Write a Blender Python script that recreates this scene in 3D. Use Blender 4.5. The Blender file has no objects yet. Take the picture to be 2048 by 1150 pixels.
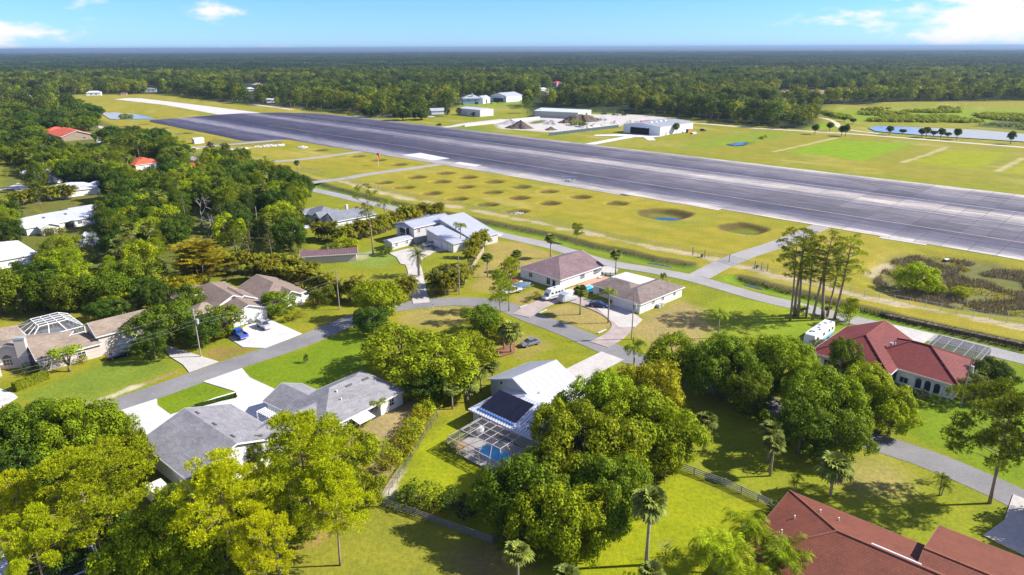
import bpy, bmesh, math, random
import numpy as np
from mathutils import Matrix, Vector
random.seed(7); RNG = np.random.default_rng(7)
R = math.radians
SC = bpy.context.scene
COL = SC.collection
# ------------------------------------------------------------------ camera
FPX, CAMH = 1366.0, 61.0
PITCH, ROLL = math.atan(480/1366.0), R(0.22)
cam_d = bpy.data.cameras.new('camera'); cam = bpy.data.objects.new('camera', cam_d); COL.objects.link(cam)
cam_d.sensor_width = 36; cam_d.lens = FPX/2048*36; cam_d.clip_start = 1; cam_d.clip_end = 120000
cam.matrix_world = Matrix.Translation((0, 0, CAMH)) @ Matrix.Rotation(math.pi/2-PITCH, 4, 'X') @ Matrix.Rotation(-ROLL, 4, 'Z')
SC.camera = cam
# ------------------------------------------------------------------ light
SUN_EL, SUN_AZ = R(36), R(4)          # azimuth counted from +X towards +Y
wd = bpy.data.worlds.new('World'); SC.world = wd; wd.use_nodes = True
sun_d = bpy.data.lights.new('sun', 'SUN'); sun = bpy.data.objects.new('sun', sun_d); COL.objects.link(sun)
sun_d.energy = 4.3; sun_d.angle = R(0.53); sun_d.color = (1.0, 0.95, 0.86)
SDIR = Vector((math.cos(SUN_EL)*math.cos(SUN_AZ), math.cos(SUN_EL)*math.sin(SUN_AZ), math.sin(SUN_EL)))
sun.rotation_euler = SDIR.to_track_quat('Z', 'Y').to_euler(); sun.location = (60, 0, 120)
SC.view_settings.view_transform = 'Standard'; SC.view_settings.look = 'None'
SC.view_settings.exposure = 1.36; SC.view_settings.gamma = 1.0; SC.view_settings.use_curve_mapping = False
SC.cycles.use_denoising = True
SC.cycles.max_bounces = 6; SC.cycles.diffuse_bounces = 2; SC.cycles.glossy_bounces = 2
SC.cycles.transmission_bounces = 3; SC.cycles.transparent_max_bounces = 12; SC.cycles.volume_bounces = 0
SC.cycles.sample_clamp_indirect = 4
SC.render.use_persistent_data = False
def world_nodes():
    nt = wd.node_tree; N = nt.nodes; L = nt.links; N.clear()
    out = N.new('ShaderNodeOutputWorld'); bg = N.new('ShaderNodeBackground'); L.new(bg.outputs[0], out.inputs[0])
    sky = N.new('ShaderNodeTexSky'); sky.sky_type = 'NISHITA'; sky.sun_disc = False
    sky.sun_elevation = SUN_EL; sky.sun_rotation = math.pi/2-SUN_AZ; sky.altitude = 60
    sky.air_density = 1.0; sky.dust_density = 0.0; sky.ozone_density = 4.0
    bg.inputs[1].default_value = 0.075
    # low broken clouds: noise in direction space, kept to a band above the horizon
    tc = N.new('ShaderNodeTexCoord'); sep = N.new('ShaderNodeSeparateXYZ'); L.new(tc.outputs['Generated'], sep.inputs[0])
    mp = N.new('ShaderNodeMapping'); mp.inputs['Scale'].default_value = (7.0, 7.0, 22.0); mp.inputs['Location'].default_value = (6.73, 1.82, 1.80)
    L.new(tc.outputs['Generated'], mp.inputs[0])
    nz = N.new('ShaderNodeTexNoise'); nz.inputs['Scale'].default_value = 1.0; nz.inputs['Detail'].default_value = 9; nz.inputs['Roughness'].default_value = 0.56
    L.new(mp.outputs[0], nz.inputs['Vector'])
    # clouds are thicker to either side, as in a sky with clear air straight ahead
    ab = N.new('ShaderNodeMath'); ab.operation = 'ABSOLUTE'; L.new(sep.outputs[0], ab.inputs[0])
    side = N.new('ShaderNodeMapRange'); side.inputs[1].default_value = 0.28; side.inputs[2].default_value = 0.56; side.inputs[3].default_value = -0.09; side.inputs[4].default_value = 0.125
    L.new(ab.outputs[0], side.inputs[0])
    ad = N.new('ShaderNodeMath'); ad.operation = 'ADD'; L.new(nz.outputs[0], ad.inputs[0]); L.new(side.outputs[0], ad.inputs[1])
    rp = N.new('ShaderNodeMapRange'); rp.interpolation_type = 'SMOOTHSTEP'; rp.inputs[1].default_value = 0.53; rp.inputs[2].default_value = 0.66
    L.new(ad.outputs[0], rp.inputs[0])
    cc = N.new('ShaderNodeMix'); cc.data_type = 'RGBA'
    tint = N.new('ShaderNodeMix'); tint.data_type = 'RGBA'; tint.blend_type = 'MULTIPLY'; tint.inputs[0].default_value = 1.0; L.new(sky.outputs[0], tint.inputs[6]); tint.inputs[7].default_value = (0.37, 0.62, 1.14, 1)
    L.new(rp.outputs[0], cc.inputs[0]); L.new(tint.outputs[2], cc.inputs[6]); cc.inputs[7].default_value = (5.6, 5.5, 5.7, 1)
    L.new(cc.outputs[2], bg.inputs[0])
world_nodes()
# ------------------------------------------------------------------ pixel <-> place (survey of the photograph)
def _ray(px, py):
    x, y = px-1024.0, 575.0-py; c, s = math.cos(ROLL), math.sin(ROLL)
    x, y = x*c+y*s, -x*s+y*c; cp, sp = math.cos(PITCH), math.sin(PITCH)
    return x/FPX, cp+y/FPX*sp, -sp+y/FPX*cp
def G(px, py, z=0.0):
    d = _ray(px, py); t = (z-CAMH)/d[2]
    return (d[0]*t, d[1]*t)
def PIX(x, y, z):
    cp, sp = math.cos(PITCH), math.sin(PITCH); dz = z-CAMH
    f = y*cp-dz*sp; u = y*sp+dz*cp; a, b = x/f*FPX, u/f*FPX
    c, s = math.cos(ROLL), math.sin(ROLL); a, b = a*c-b*s, a*s+b*c
    return 1024+a, 575-b, f
def GP(l, z=0.0): return [G(p[0], p[1], z) for p in l]
def crop(x0, y0, w, l, z=0.0):
    k = w/2048.0; return [G(x0+a*k, y0+b*k, z) for a, b in l]
# ------------------------------------------------------------------ mesh helpers
def mesh(name, v, f, mats=None, uv=None, smooth=False, mi=None):
    me = bpy.data.meshes.new(name); me.from_pydata([tuple(map(float, p)) for p in v], [], f)
    if mats: 
        for m in (mats if isinstance(mats, (list, tuple)) else [mats]): me.materials.append(m)
    if uv:
        l = me.uv_layers.new(name='UVMap'); l.data.foreach_set('uv', np.array([c for fc in uv for p in fc for c in p], dtype=np.float32))
    if smooth: me.polygons.foreach_set('use_smooth', [True]*len(me.polygons))
    if mi: me.polygons.foreach_set('material_index', mi)
    me.update(); return me
def npmesh(name, v, quads, mats, mi=None):
    """big quad or triangle mesh straight from arrays"""
    me = bpy.data.meshes.new(name); v = np.asarray(v, np.float32); q = np.asarray(quads, np.int32); k = q.shape[1]
    me.vertices.add(len(v)); me.vertices.foreach_set('co', v.ravel())
    me.loops.add(q.size); me.loops.foreach_set('vertex_index', q.ravel())
    me.polygons.add(len(q)); me.polygons.foreach_set('loop_start', np.arange(0, q.size, k, dtype=np.int32)); me.polygons.foreach_set('loop_total', np.full(len(q), k, np.int32))
    for m in (mats if isinstance(mats, (list, tuple)) else [mats]): me.materials.append(m)
    if mi is not None: me.polygons.foreach_set('material_index', np.asarray(mi, np.int32))
    me.update(calc_edges=True); me.validate(); return me
def link(name, me, parent=None, loc=(0, 0, 0), rz=0.0, kind=None):
    o = bpy.data.objects.new(name, me); COL.objects.link(o)
    if parent is not None: o.parent = parent
    o.location = loc; o.rotation_euler = (0, 0, rz)
    if kind: o['kind'] = kind
    return o
LABELS = {}
def tag(o, label, cat, group=None):
    o['label'] = label; o['category'] = cat
    if group: o['group'] = group
    LABELS.setdefault(label, []).append(o)
    return o
def thing(name, label, cat, loc=(0, 0, 0), rz=0.0, group=None):
    o = bpy.data.objects.new(name, None); COL.objects.link(o); o.empty_display_size = 0.5
    o.location = loc; o.rotation_euler = (0, 0, rz)
    return tag(o, label, cat, group)
class MB:
    """collects boxes, bars and polygons into one mesh"""
    def __init__(s): s.v, s.f, s.mi = [], [], []
    def add(s, v, f, m=0):
        b = len(s.v); s.v += list(v); s.f += [tuple(i+b for i in q) for q in f]; s.mi += [m]*len(f); return s
    def box(s, c, d, rz=0.0, m=0):
        x, y, z = d[0]/2, d[1]/2, d[2]/2; ca, sa = math.cos(rz), math.sin(rz)
        P = [(a, b, e) for e in (-z, z) for b in (-y, y) for a in (-x, x)]
        return s.add([(c[0]+a*ca-b*sa, c[1]+a*sa+b*ca, c[2]+e) for a, b, e in P], [(0, 2, 3, 1), (4, 5, 7, 6), (0, 1, 5, 4), (2, 6, 7, 3), (0, 4, 6, 2), (1, 3, 7, 5)], m)
    def bar(s, a, b, w, h=None, m=0):
        a, b = Vector(a), Vector(b); d = (b-a).normalized(); h = h or w
        up = Vector((0, 0, 1)) if abs(d.z) < 0.95 else Vector((1, 0, 0)); r = d.cross(up).normalized(); u = r.cross(d)
        P = [p+r*(i*w/2)+u*(j*h/2) for p in (a, b) for j in (-1, 1) for i in (-1, 1)]
        return s.add([tuple(p) for p in P], [(0, 1, 3, 2), (4, 6, 7, 5), (0, 4, 5, 1), (2, 3, 7, 6), (0, 2, 6, 4), (1, 5, 7, 3)], m)
    def tube(s, pts, rad, n=6, m=0, cap=True):
        rings = []
        for i, p in enumerate(pts):
            p = Vector(p); q = Vector(pts[min(i+1, len(pts)-1)])-Vector(pts[max(i-1, 0)]); q = q.normalized() if q.length > 1e-6 else Vector((0, 0, 1))
            up = Vector((0, 0, 1)) if abs(q.z) < 0.9 else Vector((1, 0, 0)); r = q.cross(up).normalized(); u = r.cross(q)
            rr = rad[i] if isinstance(rad, (list, tuple)) else rad
            rings.append([tuple(p+(r*math.cos(2*math.pi*k/n)+u*math.sin(2*math.pi*k/n))*rr) for k in range(n)])
        v = [x for r_ in rings for x in r_]; f = []
        for i in range(len(rings)-1):
            for k in range(n): f.append((i*n+k, i*n+(k+1) % n, (i+1)*n+(k+1) % n, (i+1)*n+k))
        if cap: f.append(tuple(range(n-1, -1, -1))); f.append(tuple((len(rings)-1)*n+k for k in range(n)))
        return s.add(v, f, m)
    def cyl(s, c, r, h, n=12, axis='z', m=0):
        d = {'x': (h/2, 0, 0), 'y': (0, h/2, 0), 'z': (0, 0, h/2)}[axis]
        return s.tube([(c[0]-d[0], c[1]-d[1], c[2]-d[2]), (c[0]+d[0], c[1]+d[1], c[2]+d[2])], r, n, m)
    def build(s, name, mat, parent=None, smooth=False, kind=None, loc=(0, 0, 0), rz=0.0):
        me = mesh(name, s.v, s.f, mat, smooth=smooth, mi=s.mi if isinstance(mat, (list, tuple)) else None)
        return link(name, me, parent, loc, rz, kind)
# ------------------------------------------------------------------ materials
MAT = {}
def base_mat(name):
    m = bpy.data.materials.new(name); m.use_nodes = True; nt = m.node_tree
    return m, nt.nodes, nt.links, nt.nodes['Principled BSDF']
def coords(N, L, scale, world=True, loc=None):
    if world: g = N.new('ShaderNodeNewGeometry'); o = g.outputs['Position']
    else: g = N.new('ShaderNodeTexCoord'); o = g.outputs['Object']
    mp = N.new('ShaderNodeMapping'); mp.inputs['Scale'].default_value = scale if isinstance(scale, tuple) else (scale,)*3
    if loc: mp.inputs['Location'].default_value = loc
    L.new(o, mp.inputs[0]); return mp.outputs[0]
def noise(N, L, vec, scale=1.0, detail=4, rough=0.6):
    n = N.new('ShaderNodeTexNoise'); n.inputs['Scale'].default_value = scale; n.inputs['Detail'].default_value = detail; n.inputs['Roughness'].default_value = rough
    L.new(vec, n.inputs['Vector']); return n.outputs[0]
def ramp(N, L, fac, stops):
    r = N.new('ShaderNodeValToRGB'); e = r.color_ramp.elements
    while len(e) > 1: e.remove(e[-1])
    e[0].position = stops[0][0]; e[0].color = (*stops[0][1], 1)
    for p, c in stops[1:]: x = e.new(p); x.color = (*c, 1)
    L.new(fac, r.inputs[0]); return r.outputs[0]
def mixc(N, L, fac, a, b, typ='MIX'):
    m = N.new('ShaderNodeMix'); m.data_type = 'RGBA'; m.blend_type = typ
    for s, x in ((0, fac), (6, a), (7, b)):
        if hasattr(x, 'node'): L.new(x, m.inputs[s])
        elif isinstance(x, (tuple, list)): m.inputs[s].default_value = (*x[:3], 1)
        else: m.inputs[s].default_value = x
    return m.outputs[2]
def bump(N, L, P, h, dist=0.1, strength=0.5):
    b = N.new('ShaderNodeBump'); b.inputs['Distance'].default_value = dist; b.inputs['Strength'].default_value = strength
    L.new(h, b.inputs['Height']); L.new(b.outputs[0], P.inputs['Normal'])
def plain(name, col, rough=0.7, var=0.12, scale=0.6, spec=0.3, metal=0.0, fine=None):
    """solid colour with uneven weathering"""
    if name in MAT: return MAT[name]
    m, N, L, P = base_mat(name); v = coords(N, L, 1.0)
    a = noise(N, L, v, scale, 5, 0.65); lo = tuple(c*(1-var) for c in col); hi = tuple(min(1, c*(1+var)) for c in col)
    c = ramp(N, L, a, [(0.3, lo), (0.7, hi)])
    if fine:
        b = noise(N, L, v, fine, 3, 0.7); c = mixc(N, L, 0.35, c, ramp(N, L, b, [(0.3, tuple(x*0.6 for x in col)), (0.7, tuple(min(1, x*1.3) for x in col))]))
    L.new(c, P.inputs['Base Color']); P.inputs['Roughness'].default_value = rough; P.inputs['Specular IOR Level'].default_value = spec; P.inputs['Metallic'].default_value = metal
    MAT[name] = m; return m
def roofmat(name, col, rowh=0.32, brick=0.9, var=0.35, rough=0.85, spec=0.2, depth=0.03, dark=0.5):
    """courses that follow the slope (UV in metres), mottled tabs, bump at each course"""
    m, N, L, P = base_mat(name); tc = N.new('ShaderNodeTexCoord'); 
    b = N.new('ShaderNodeTexBrick'); b.inputs['Scale'].default_value = 1.0; b.inputs['Brick Width'].default_value = brick; b.inputs['Row Height'].default_value = rowh
    b.inputs['Mortar Size'].default_value = rowh*0.08; b.inputs['Mortar Smooth'].default_value = 0.3; b.inputs['Bias'].default_value = 0.0
    L.new(tc.outputs['UV'], b.inputs['Vector'])
    b.inputs['Color1'].default_value = (*[c*(1-var) for c in col], 1); b.inputs['Color2'].default_value = (*[min(1, c*(1+var)) for c in col], 1); b.inputs['Mortar'].default_value = (*[c*dark for c in col], 1)
    v = coords(N, L, 1.0); n1 = noise(N, L, v, 0.35, 5, 0.6); n2 = noise(N, L, v, 6.0, 3, 0.7)
    c = mixc(N, L, 0.55, b.outputs[0], ramp(N, L, n1, [(0.3, tuple(x*0.72 for x in col)), (0.7, tuple(min(1, x*1.25) for x in col))]))
    c = mixc(N, L, 0.5, c, ramp(N, L, n2, [(0.3, (0.55,)*3), (0.7, (1.25,)*3)]), 'MULTIPLY')
    L.new(c, P.inputs['Base Color']); P.inputs['Roughness'].default_value = rough; P.inputs['Specular IOR Level'].default_value = spec
    # saw-tooth course relief
    sp = N.new('ShaderNodeSeparateXYZ'); L.new(tc.outputs['UV'], sp.inputs[0])
    d = N.new('ShaderNodeMath'); d.operation = 'DIVIDE'; d.inputs[1].default_value = rowh; L.new(sp.outputs[1], d.inputs[0])
    fr = N.new('ShaderNodeMath'); fr.operation = 'FRACT'; L.new(d.outputs[0], fr.inputs[0])
    bump(N, L, P, fr.outputs[0], -depth, 0.8)
    MAT[name] = m; return m
def glass(name='glass', col=(0.03, 0.04, 0.055)):
    if name in MAT: return MAT[name]
    m, N, L, P = base_mat(name); P.inputs['Base Color'].default_value = (*col, 1); P.inputs['Roughness'].default_value = 0.06; P.inputs['Specular IOR Level'].default_value = 0.6
    MAT[name] = m; return m
def leafmat(name, col, hue=0.14, trans=0.30, rough=0.7, lum=0.38, tip=None, vr=(0.75, 1.22)):
    """foliage: colour differs by plant and by leaf; light passes through leaves"""
    m, N, L, P = base_mat(name); out = N['Material Output']
    oi = N.new('ShaderNodeObjectInfo'); ge = N.new('ShaderNodeNewGeometry')
    a = tuple(c*(1-lum) for c in col); b = tuple(c*(1+lum) for c in col)
    c1 = ramp(N, L, ge.outputs['Random Per Island'], [(0.0, a), (0.55, col), (0.85, b), (1.0, tip or (b[0]*1.25, b[1]*1.1, b[2]))])
    h = N.new('ShaderNodeHueSaturation'); mr = N.new('ShaderNodeMapRange'); mr.inputs[3].default_value = 0.5-hue*0.09; mr.inputs[4].default_value = 0.5+hue*0.09
    L.new(oi.outputs['Random'], mr.inputs[0]); L.new(mr.outputs[0], h.inputs['Hue'])
    mv = N.new('ShaderNodeMapRange'); mv.inputs[3].default_value = vr[0]; mv.inputs[4].default_value = vr[1]
    mm = N.new('ShaderNodeMath'); mm.operation = 'FRACT'; m7 = N.new('ShaderNodeMath'); m7.operation = 'MULTIPLY'; m7.inputs[1].default_value = 7.31
    L.new(oi.outputs['Random'], m7.inputs[0]); L.new(m7.outputs[0], mm.inputs[0]); L.new(mm.outputs[0], mv.inputs[0]); L.new(mv.outputs[0], h.inputs['Value'])
    L.new(c1, h.inputs['Color'])
    L.new(h.outputs[0], P.inputs['Base Color']); P.inputs['Roughness'].default_value = rough; P.inputs['Specular IOR Level'].default_value = 0.12
    tr = N.new('ShaderNodeBsdfTranslucent'); tcol = mixc(N, L, 1.0, h.outputs[0], (1.5, 1.35, 0.5), 'MULTIPLY'); L.new(tcol, tr.inputs[0])
    mx = N.new('ShaderNodeMixShader'); mx.inputs[0].default_value = trans; L.new(P.outputs[0], mx.inputs[1]); L.new(tr.outputs[0], mx.inputs[2]); L.new(mx.outputs[0], out.inputs[0])
    MAT[name] = m; return m
def paint(name, col, rough=0.25, metal=0.2):
    if name in MAT: return MAT[name]
    m, N, L, P = base_mat(name); v = coords(N, L, 1.0, False); a = noise(N, L, v, 3, 3)
    L.new(ramp(N, L, a, [(0.3, tuple(c*0.93 for c in col)), (0.7, col)]), P.inputs['Base Color'])
    P.inputs['Roughness'].default_value = rough; P.inputs['Metallic'].default_value = metal; P.inputs['Coat Weight'].default_value = 0.5; P.inputs['Coat Roughness'].default_value = 0.08
    MAT[name] = m; return m
def screenmat(name, col, alpha):
    m, N, L, P = base_mat(name); out = N['Material Output']; P.inputs['Base Color'].default_value = (*col, 1); P.inputs['Roughness'].default_value = 0.9
    t = N.new('ShaderNodeBsdfTransparent'); x = N.new('ShaderNodeMixShader'); x.inputs[0].default_value = alpha
    L.new(t.outputs[0], x.inputs[1]); L.new(P.outputs[0], x.inputs[2]); L.new(x.outputs[0], out.inputs[0]); MAT[name] = m; return m
def watermat(name, col, rough=0.05):
    m, N, L, P = base_mat(name); v = coords(N, L, 1.0); n = noise(N, L, v, 0.9, 4)
    L.new(ramp(N, L, n, [(0.3, tuple(c*0.8 for c in col)), (0.7, col)]), P.inputs['Base Color']); P.inputs['Roughness'].default_value = rough; P.inputs['Specular IOR Level'].default_value = 0.5
    bump(N, L, P, noise(N, L, v, 1.8, 3), 0.02, 0.25); MAT[name] = m; return m
M_white = plain('white_paint', (0.64, 0.64, 0.655), 0.55, 0.06)
M_cream = plain('cream_stucco', (0.66, 0.63, 0.57), 0.85, 0.06, fine=8)
M_stucco = plain('pale_stucco', (0.70, 0.69, 0.66), 0.85, 0.06, fine=8)
M_taupe = plain('taupe_stucco', (0.48, 0.42, 0.38), 0.85, 0.06, fine=8)
M_bluewall = plain('blue_siding', (0.33, 0.47, 0.58), 0.7, 0.05)
M_greywall = plain('grey_wall', (0.42, 0.44, 0.48), 0.8, 0.06)
M_trunk = plain('bark', (0.16, 0.12, 0.09), 0.9, 0.35, 1.5, fine=9)
M_pinebark = plain('pine_bark', (0.24, 0.175, 0.13), 0.9, 0.4, 1.2, fine=7)
M_palmbark = plain('palm_trunk', (0.27, 0.235, 0.19), 0.9, 0.3, 2.0, fine=9)
M_greywood = plain('grey_dead_wood', (0.42, 0.39, 0.36), 0.9, 0.25, 2.0)
M_pole = plain('pole_wood', (0.27, 0.235, 0.20), 0.9, 0.25, 1.0)
M_fencewood = plain('weathered_fence_boards', (0.17, 0.16, 0.155), 0.9, 0.3, 1.2, fine=6)
M_metal = plain('galvanised_metal', (0.42, 0.43, 0.44), 0.45, 0.15, 1.0, 0.4, 0.4)
M_dark = plain('dark_metal_and_shade', (0.05, 0.05, 0.055), 0.5, 0.2)  # also colours the flat panels that stand for shade in openings
M_black = plain('black_rubber', (0.02, 0.02, 0.02), 0.8, 0.2)
M_rim = plain('wheel_rim', (0.45, 0.45, 0.47), 0.3, 0.1, metal=0.7)
M_wire = plain('wire', (0.20, 0.20, 0.21), 0.5, 0.1)
M_glass = glass()
M_redlight = plain('red_lens', (0.45, 0.02, 0.02), 0.3, 0.1); M_lamp = plain('clear_lens', (0.75, 0.76, 0.78), 0.15, 0.05)
M_vent = plain('roof_vent', (0.07, 0.07, 0.075), 0.7, 0.2)
M_screen_dark = screenmat('insect_screen_dark', (0.06, 0.065, 0.08), 0.52)
M_screen_grey = screenmat('insect_screen_grey', (0.10, 0.10, 0.11), 0.22)
M_chain = screenmat('chain_link_mesh', (0.30, 0.30, 0.31), 0.13); M_wiremesh = screenmat('fine_wire_mesh', (0.10, 0.10, 0.10), 0.10)
M_pool = watermat('pool_water', (0.02, 0.48, 0.78)); M_pond = watermat('pond_water', (0.03, 0.06, 0.11)); M_lake = watermat('lake_water', (0.13, 0.17, 0.20), 0.12); M_ditchwater = watermat('ditch_water', (0.05, 0.07, 0.08))  # lake base lightened: pale sky reflection put into the colour
M_asphalt = plain('asphalt', (0.180, 0.175, 0.176), 0.95, 0.26, 0.12, 0.2, fine=2.5)
M_asphalt_old = plain('old_asphalt', (0.26, 0.25, 0.245), 0.95, 0.18, 0.10, 0.2, fine=2.0)
M_conc_white = plain('bright_concrete', (0.47, 0.46, 0.445), 0.9, 0.20, 0.22, 0.25, fine=1.6)
M_conc = plain('weathered_concrete', (0.40, 0.375, 0.35), 0.9, 0.16, 0.25, 0.25, fine=1.8)
M_paver = roofmat('pink_pavers', (0.43, 0.355, 0.33), 0.3, 0.6, 0.18, 0.9, 0.2, 0.004)
M_terracotta = plain('terracotta_patio', (0.45, 0.24, 0.17), 0.9, 0.14, 0.5, fine=4)
M_gravel = plain('gravel', (0.42, 0.38, 0.32), 0.95, 0.2, 0.15, 0.2, fine=1.2)
M_sand = plain('sand', (0.46, 0.40, 0.31), 0.95, 0.2, 0.2, 0.2, fine=1.5)
M_mulch = plain('mulch', (0.20, 0.09, 0.06), 0.95, 0.3, 0.8, 0.1, fine=3)
# ================================================================== GROUND
def vnoise(x, y, s, seed=0):
    """smooth value noise in numpy"""
    x = x/s+seed*17.31; y = y/s-seed*9.77; xi = np.floor(x); yi = np.floor(y); fx = x-xi; fy = y-yi
    fx = fx*fx*(3-2*fx); fy = fy*fy*(3-2*fy)
    def h(a, b): q = np.sin(a*127.1+b*311.7+seed*74.7)*43758.5453; return q-np.floor(q)
    return (h(xi, yi)*(1-fx)+h(xi+1, yi)*fx)*(1-fy)+(h(xi, yi+1)*(1-fx)+h(xi+1, yi+1)*fx)*fy
def sdist(poly, X, Y):
    """signed distance to polygon, negative inside"""
    P = np.asarray(poly, float); d = np.full(X.shape, 1e9); ins = np.zeros(X.shape, bool)
    for i in range(len(P)):
        a, b = P[i], P[(i+1) % len(P)]; e = b-a; t = np.clip(((X-a[0])*e[0]+(Y-a[1])*e[1])/(e@e+1e-9), 0, 1)
        d = np.minimum(d, np.hypot(X-a[0]-t*e[0], Y-a[1]-t*e[1]))
        c = (a[1] > Y) != (b[1] > Y)
        if abs(e[1]) > 1e-9: ins ^= c & (X < a[0]+(Y-a[1])*e[0]/e[1])
    return np.where(ins, -d, d)
def ldist(line, X, Y):
    P = np.asarray(line, float); d = np.full(X.shape, 1e9)
    for a, b in zip(P[:-1], P[1:]):
        e = b-a; t = np.clip(((X-a[0])*e[0]+(Y-a[1])*e[1])/(e@e+1e-9), 0, 1); d = np.minimum(d, np.hypot(X-a[0]-t*e[0], Y-a[1]-t*e[1]))
    return d
def smooth(a, b, x): t = np.clip((x-a)/(b-a), 0, 1); return t*t*(3-2*t)
def Zr(r, pts):
    x0, y0 = dict(R1=(0, 80), R2=(500, 80), R3=(1000, 80), R4=(1528, 80), R5=(0, 350), R6=(500, 350), R7=(1000, 350), R8=(1528, 350), S1=(0, 600), S2=(500, 600), S3=(1000, 600), S4=(1528, 600), T1=(0, 858), T2=(500, 858), T3=(1000, 858), T4=(1528, 858))[r]
    return crop(x0, y0, 520, pts)
# --- small square pits of the airfield (centre, half size, depth)
PITS = [(p, 4.8, 1.15) for p in Zr('R2', [(840, 915), (1000, 945), (1170, 980), (1310, 1080), (1540, 1047), (1715, 1080), (1500, 1115), (1920, 1115), (550, 868)])]
PITS += [(p, 4.5, 1.1) for p in Zr('R6', [(1050, 58), (1215, 97), (1430, 143), (1630, 187), (1690, 92), (1870, 232), (1910, 135)])]
PITS += [(p, 4.6, 1.1) for p in Zr('R7', [(165, 92), (375, 128), (635, 172), (920, 222), (150, 178), (390, 220), (135, 285)])]
PITS += [(p, 6.5, 1.3) for p in Zr('R1', [(950, 680), (1100, 665), (1260, 695), (1440, 735), (1080, 712), (1240, 745)])]
POND_PIT = (G(1329, 427), 10.5, 1.9); POND_PIT2 = (G(1488, 456), 8.6, 1.5)
DITCH_A = GP([(500, 322), (545, 336), (600, 356), (647, 373), (734, 396), (870, 425), (1000, 452), (1102, 472), (1178, 492), (1254, 507), (1305, 520), (1372, 531)])
DITCH_B = GP([(1468, 556), (1560, 580), (1700, 615), (1800, 640), (1900, 665), (2048, 697), (2200, 735)])
DITCH_C = GP([(185, 268), (300, 295), (400, 318), (470, 330)])
LAKE = Zr('R4', [(820, 690), (900, 672), (1100, 680), (1400, 692), (1700, 705), (2048, 735), (2300, 760), (2300, 830), (2048, 797), (1700, 775), (1300, 750), (1050, 730), (880, 715)])
POND_L = crop(0, 150, 300, [(1370, 515), (1560, 505), (1700, 520), (1860, 530), (2080, 580), (2110, 596), (1840, 596), (1600, 602), (1500, 595)])
POND_M = Zr('R3', [(1780, 818), (1880, 803), (1960, 802), (1945, 820), (1850, 830)])
MARSH = GP([(1742, 560), (1785, 512), (1850, 505), (1960, 522), (2090, 545), (2200, 560), (2250, 650), (2048, 632), (1900, 612), (1790, 590)])
LEVEE = GP([(1632, 213), (1780, 209), (2048, 205), (2400, 200)])
TAXI = GP([(1398, 553), (1440, 531), (1490, 510), (1560, 487), (1642, 453)])
def sq(p, half, X, Y, pw=3.0):
    u = ((X-p[0])+(Y-p[1]))/1.4142/half; v = (-(X-p[0])+(Y-p[1]))/1.4142/(half*1.0); return (np.abs(u)**pw+np.abs(v)**pw)**(1/pw)
def height(X, Y):
    X = np.asarray(X, float); Y = np.asarray(Y, float)
    Z = 0.06*(vnoise(X, Y, 14, 3)-0.5)*smooth(30, 80, Y)
    def carve(D, w, dep):
        nonlocal Z
        Z = Z-dep*(1-smooth(0.25, 1.0, D/w))
    for p, h, d in PITS: 
        m = (np.abs(X-p[0]) < 18) & (np.abs(Y-p[1]) < 18)
        if m.any(): Z[m] -= d*(1-smooth(0.70, 1.0, sq(p, h, X[m], Y[m])))
    for p, h, d in (POND_PIT, POND_PIT2):
        m = (np.abs(X-p[0]) < 30) & (np.abs(Y-p[1]) < 30)
        if m.any(): Z[m] -= d*(1-smooth(0.5, 1.02, sq(p, h, X[m], Y[m])))
    for l, w, d in ((DITCH_A, 4.6, 1.35), (DITCH_B, 4.4, 1.2), (DITCH_C, 4.5, 1.3)):
        D = ldist(l, X, Y); taper = smooth(0, 9, ldist(TAXI, X, Y)-2.5); Z = Z-d*taper*(1-smooth(0.15, 1.0, D/w))
    for poly, d, s in ((LAKE, 1.2, 9), (POND_L, 1.1, 6), (POND_M, 1.0, 5), (MARSH, 0.9, 5)):
        D = sdist(poly, X, Y); Z = Z-d*(1-smooth(-s*0.5, s, D))
    D = ldist(LEVEE, X, Y); Z = Z+2.4*(1-smooth(4, 14, D))
    far = smooth(2500, 9000, Y); Z = Z+far*0
    return Z
def ground_z(x, y): return float(height(np.array([x]), np.array([y]))[0])
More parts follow.
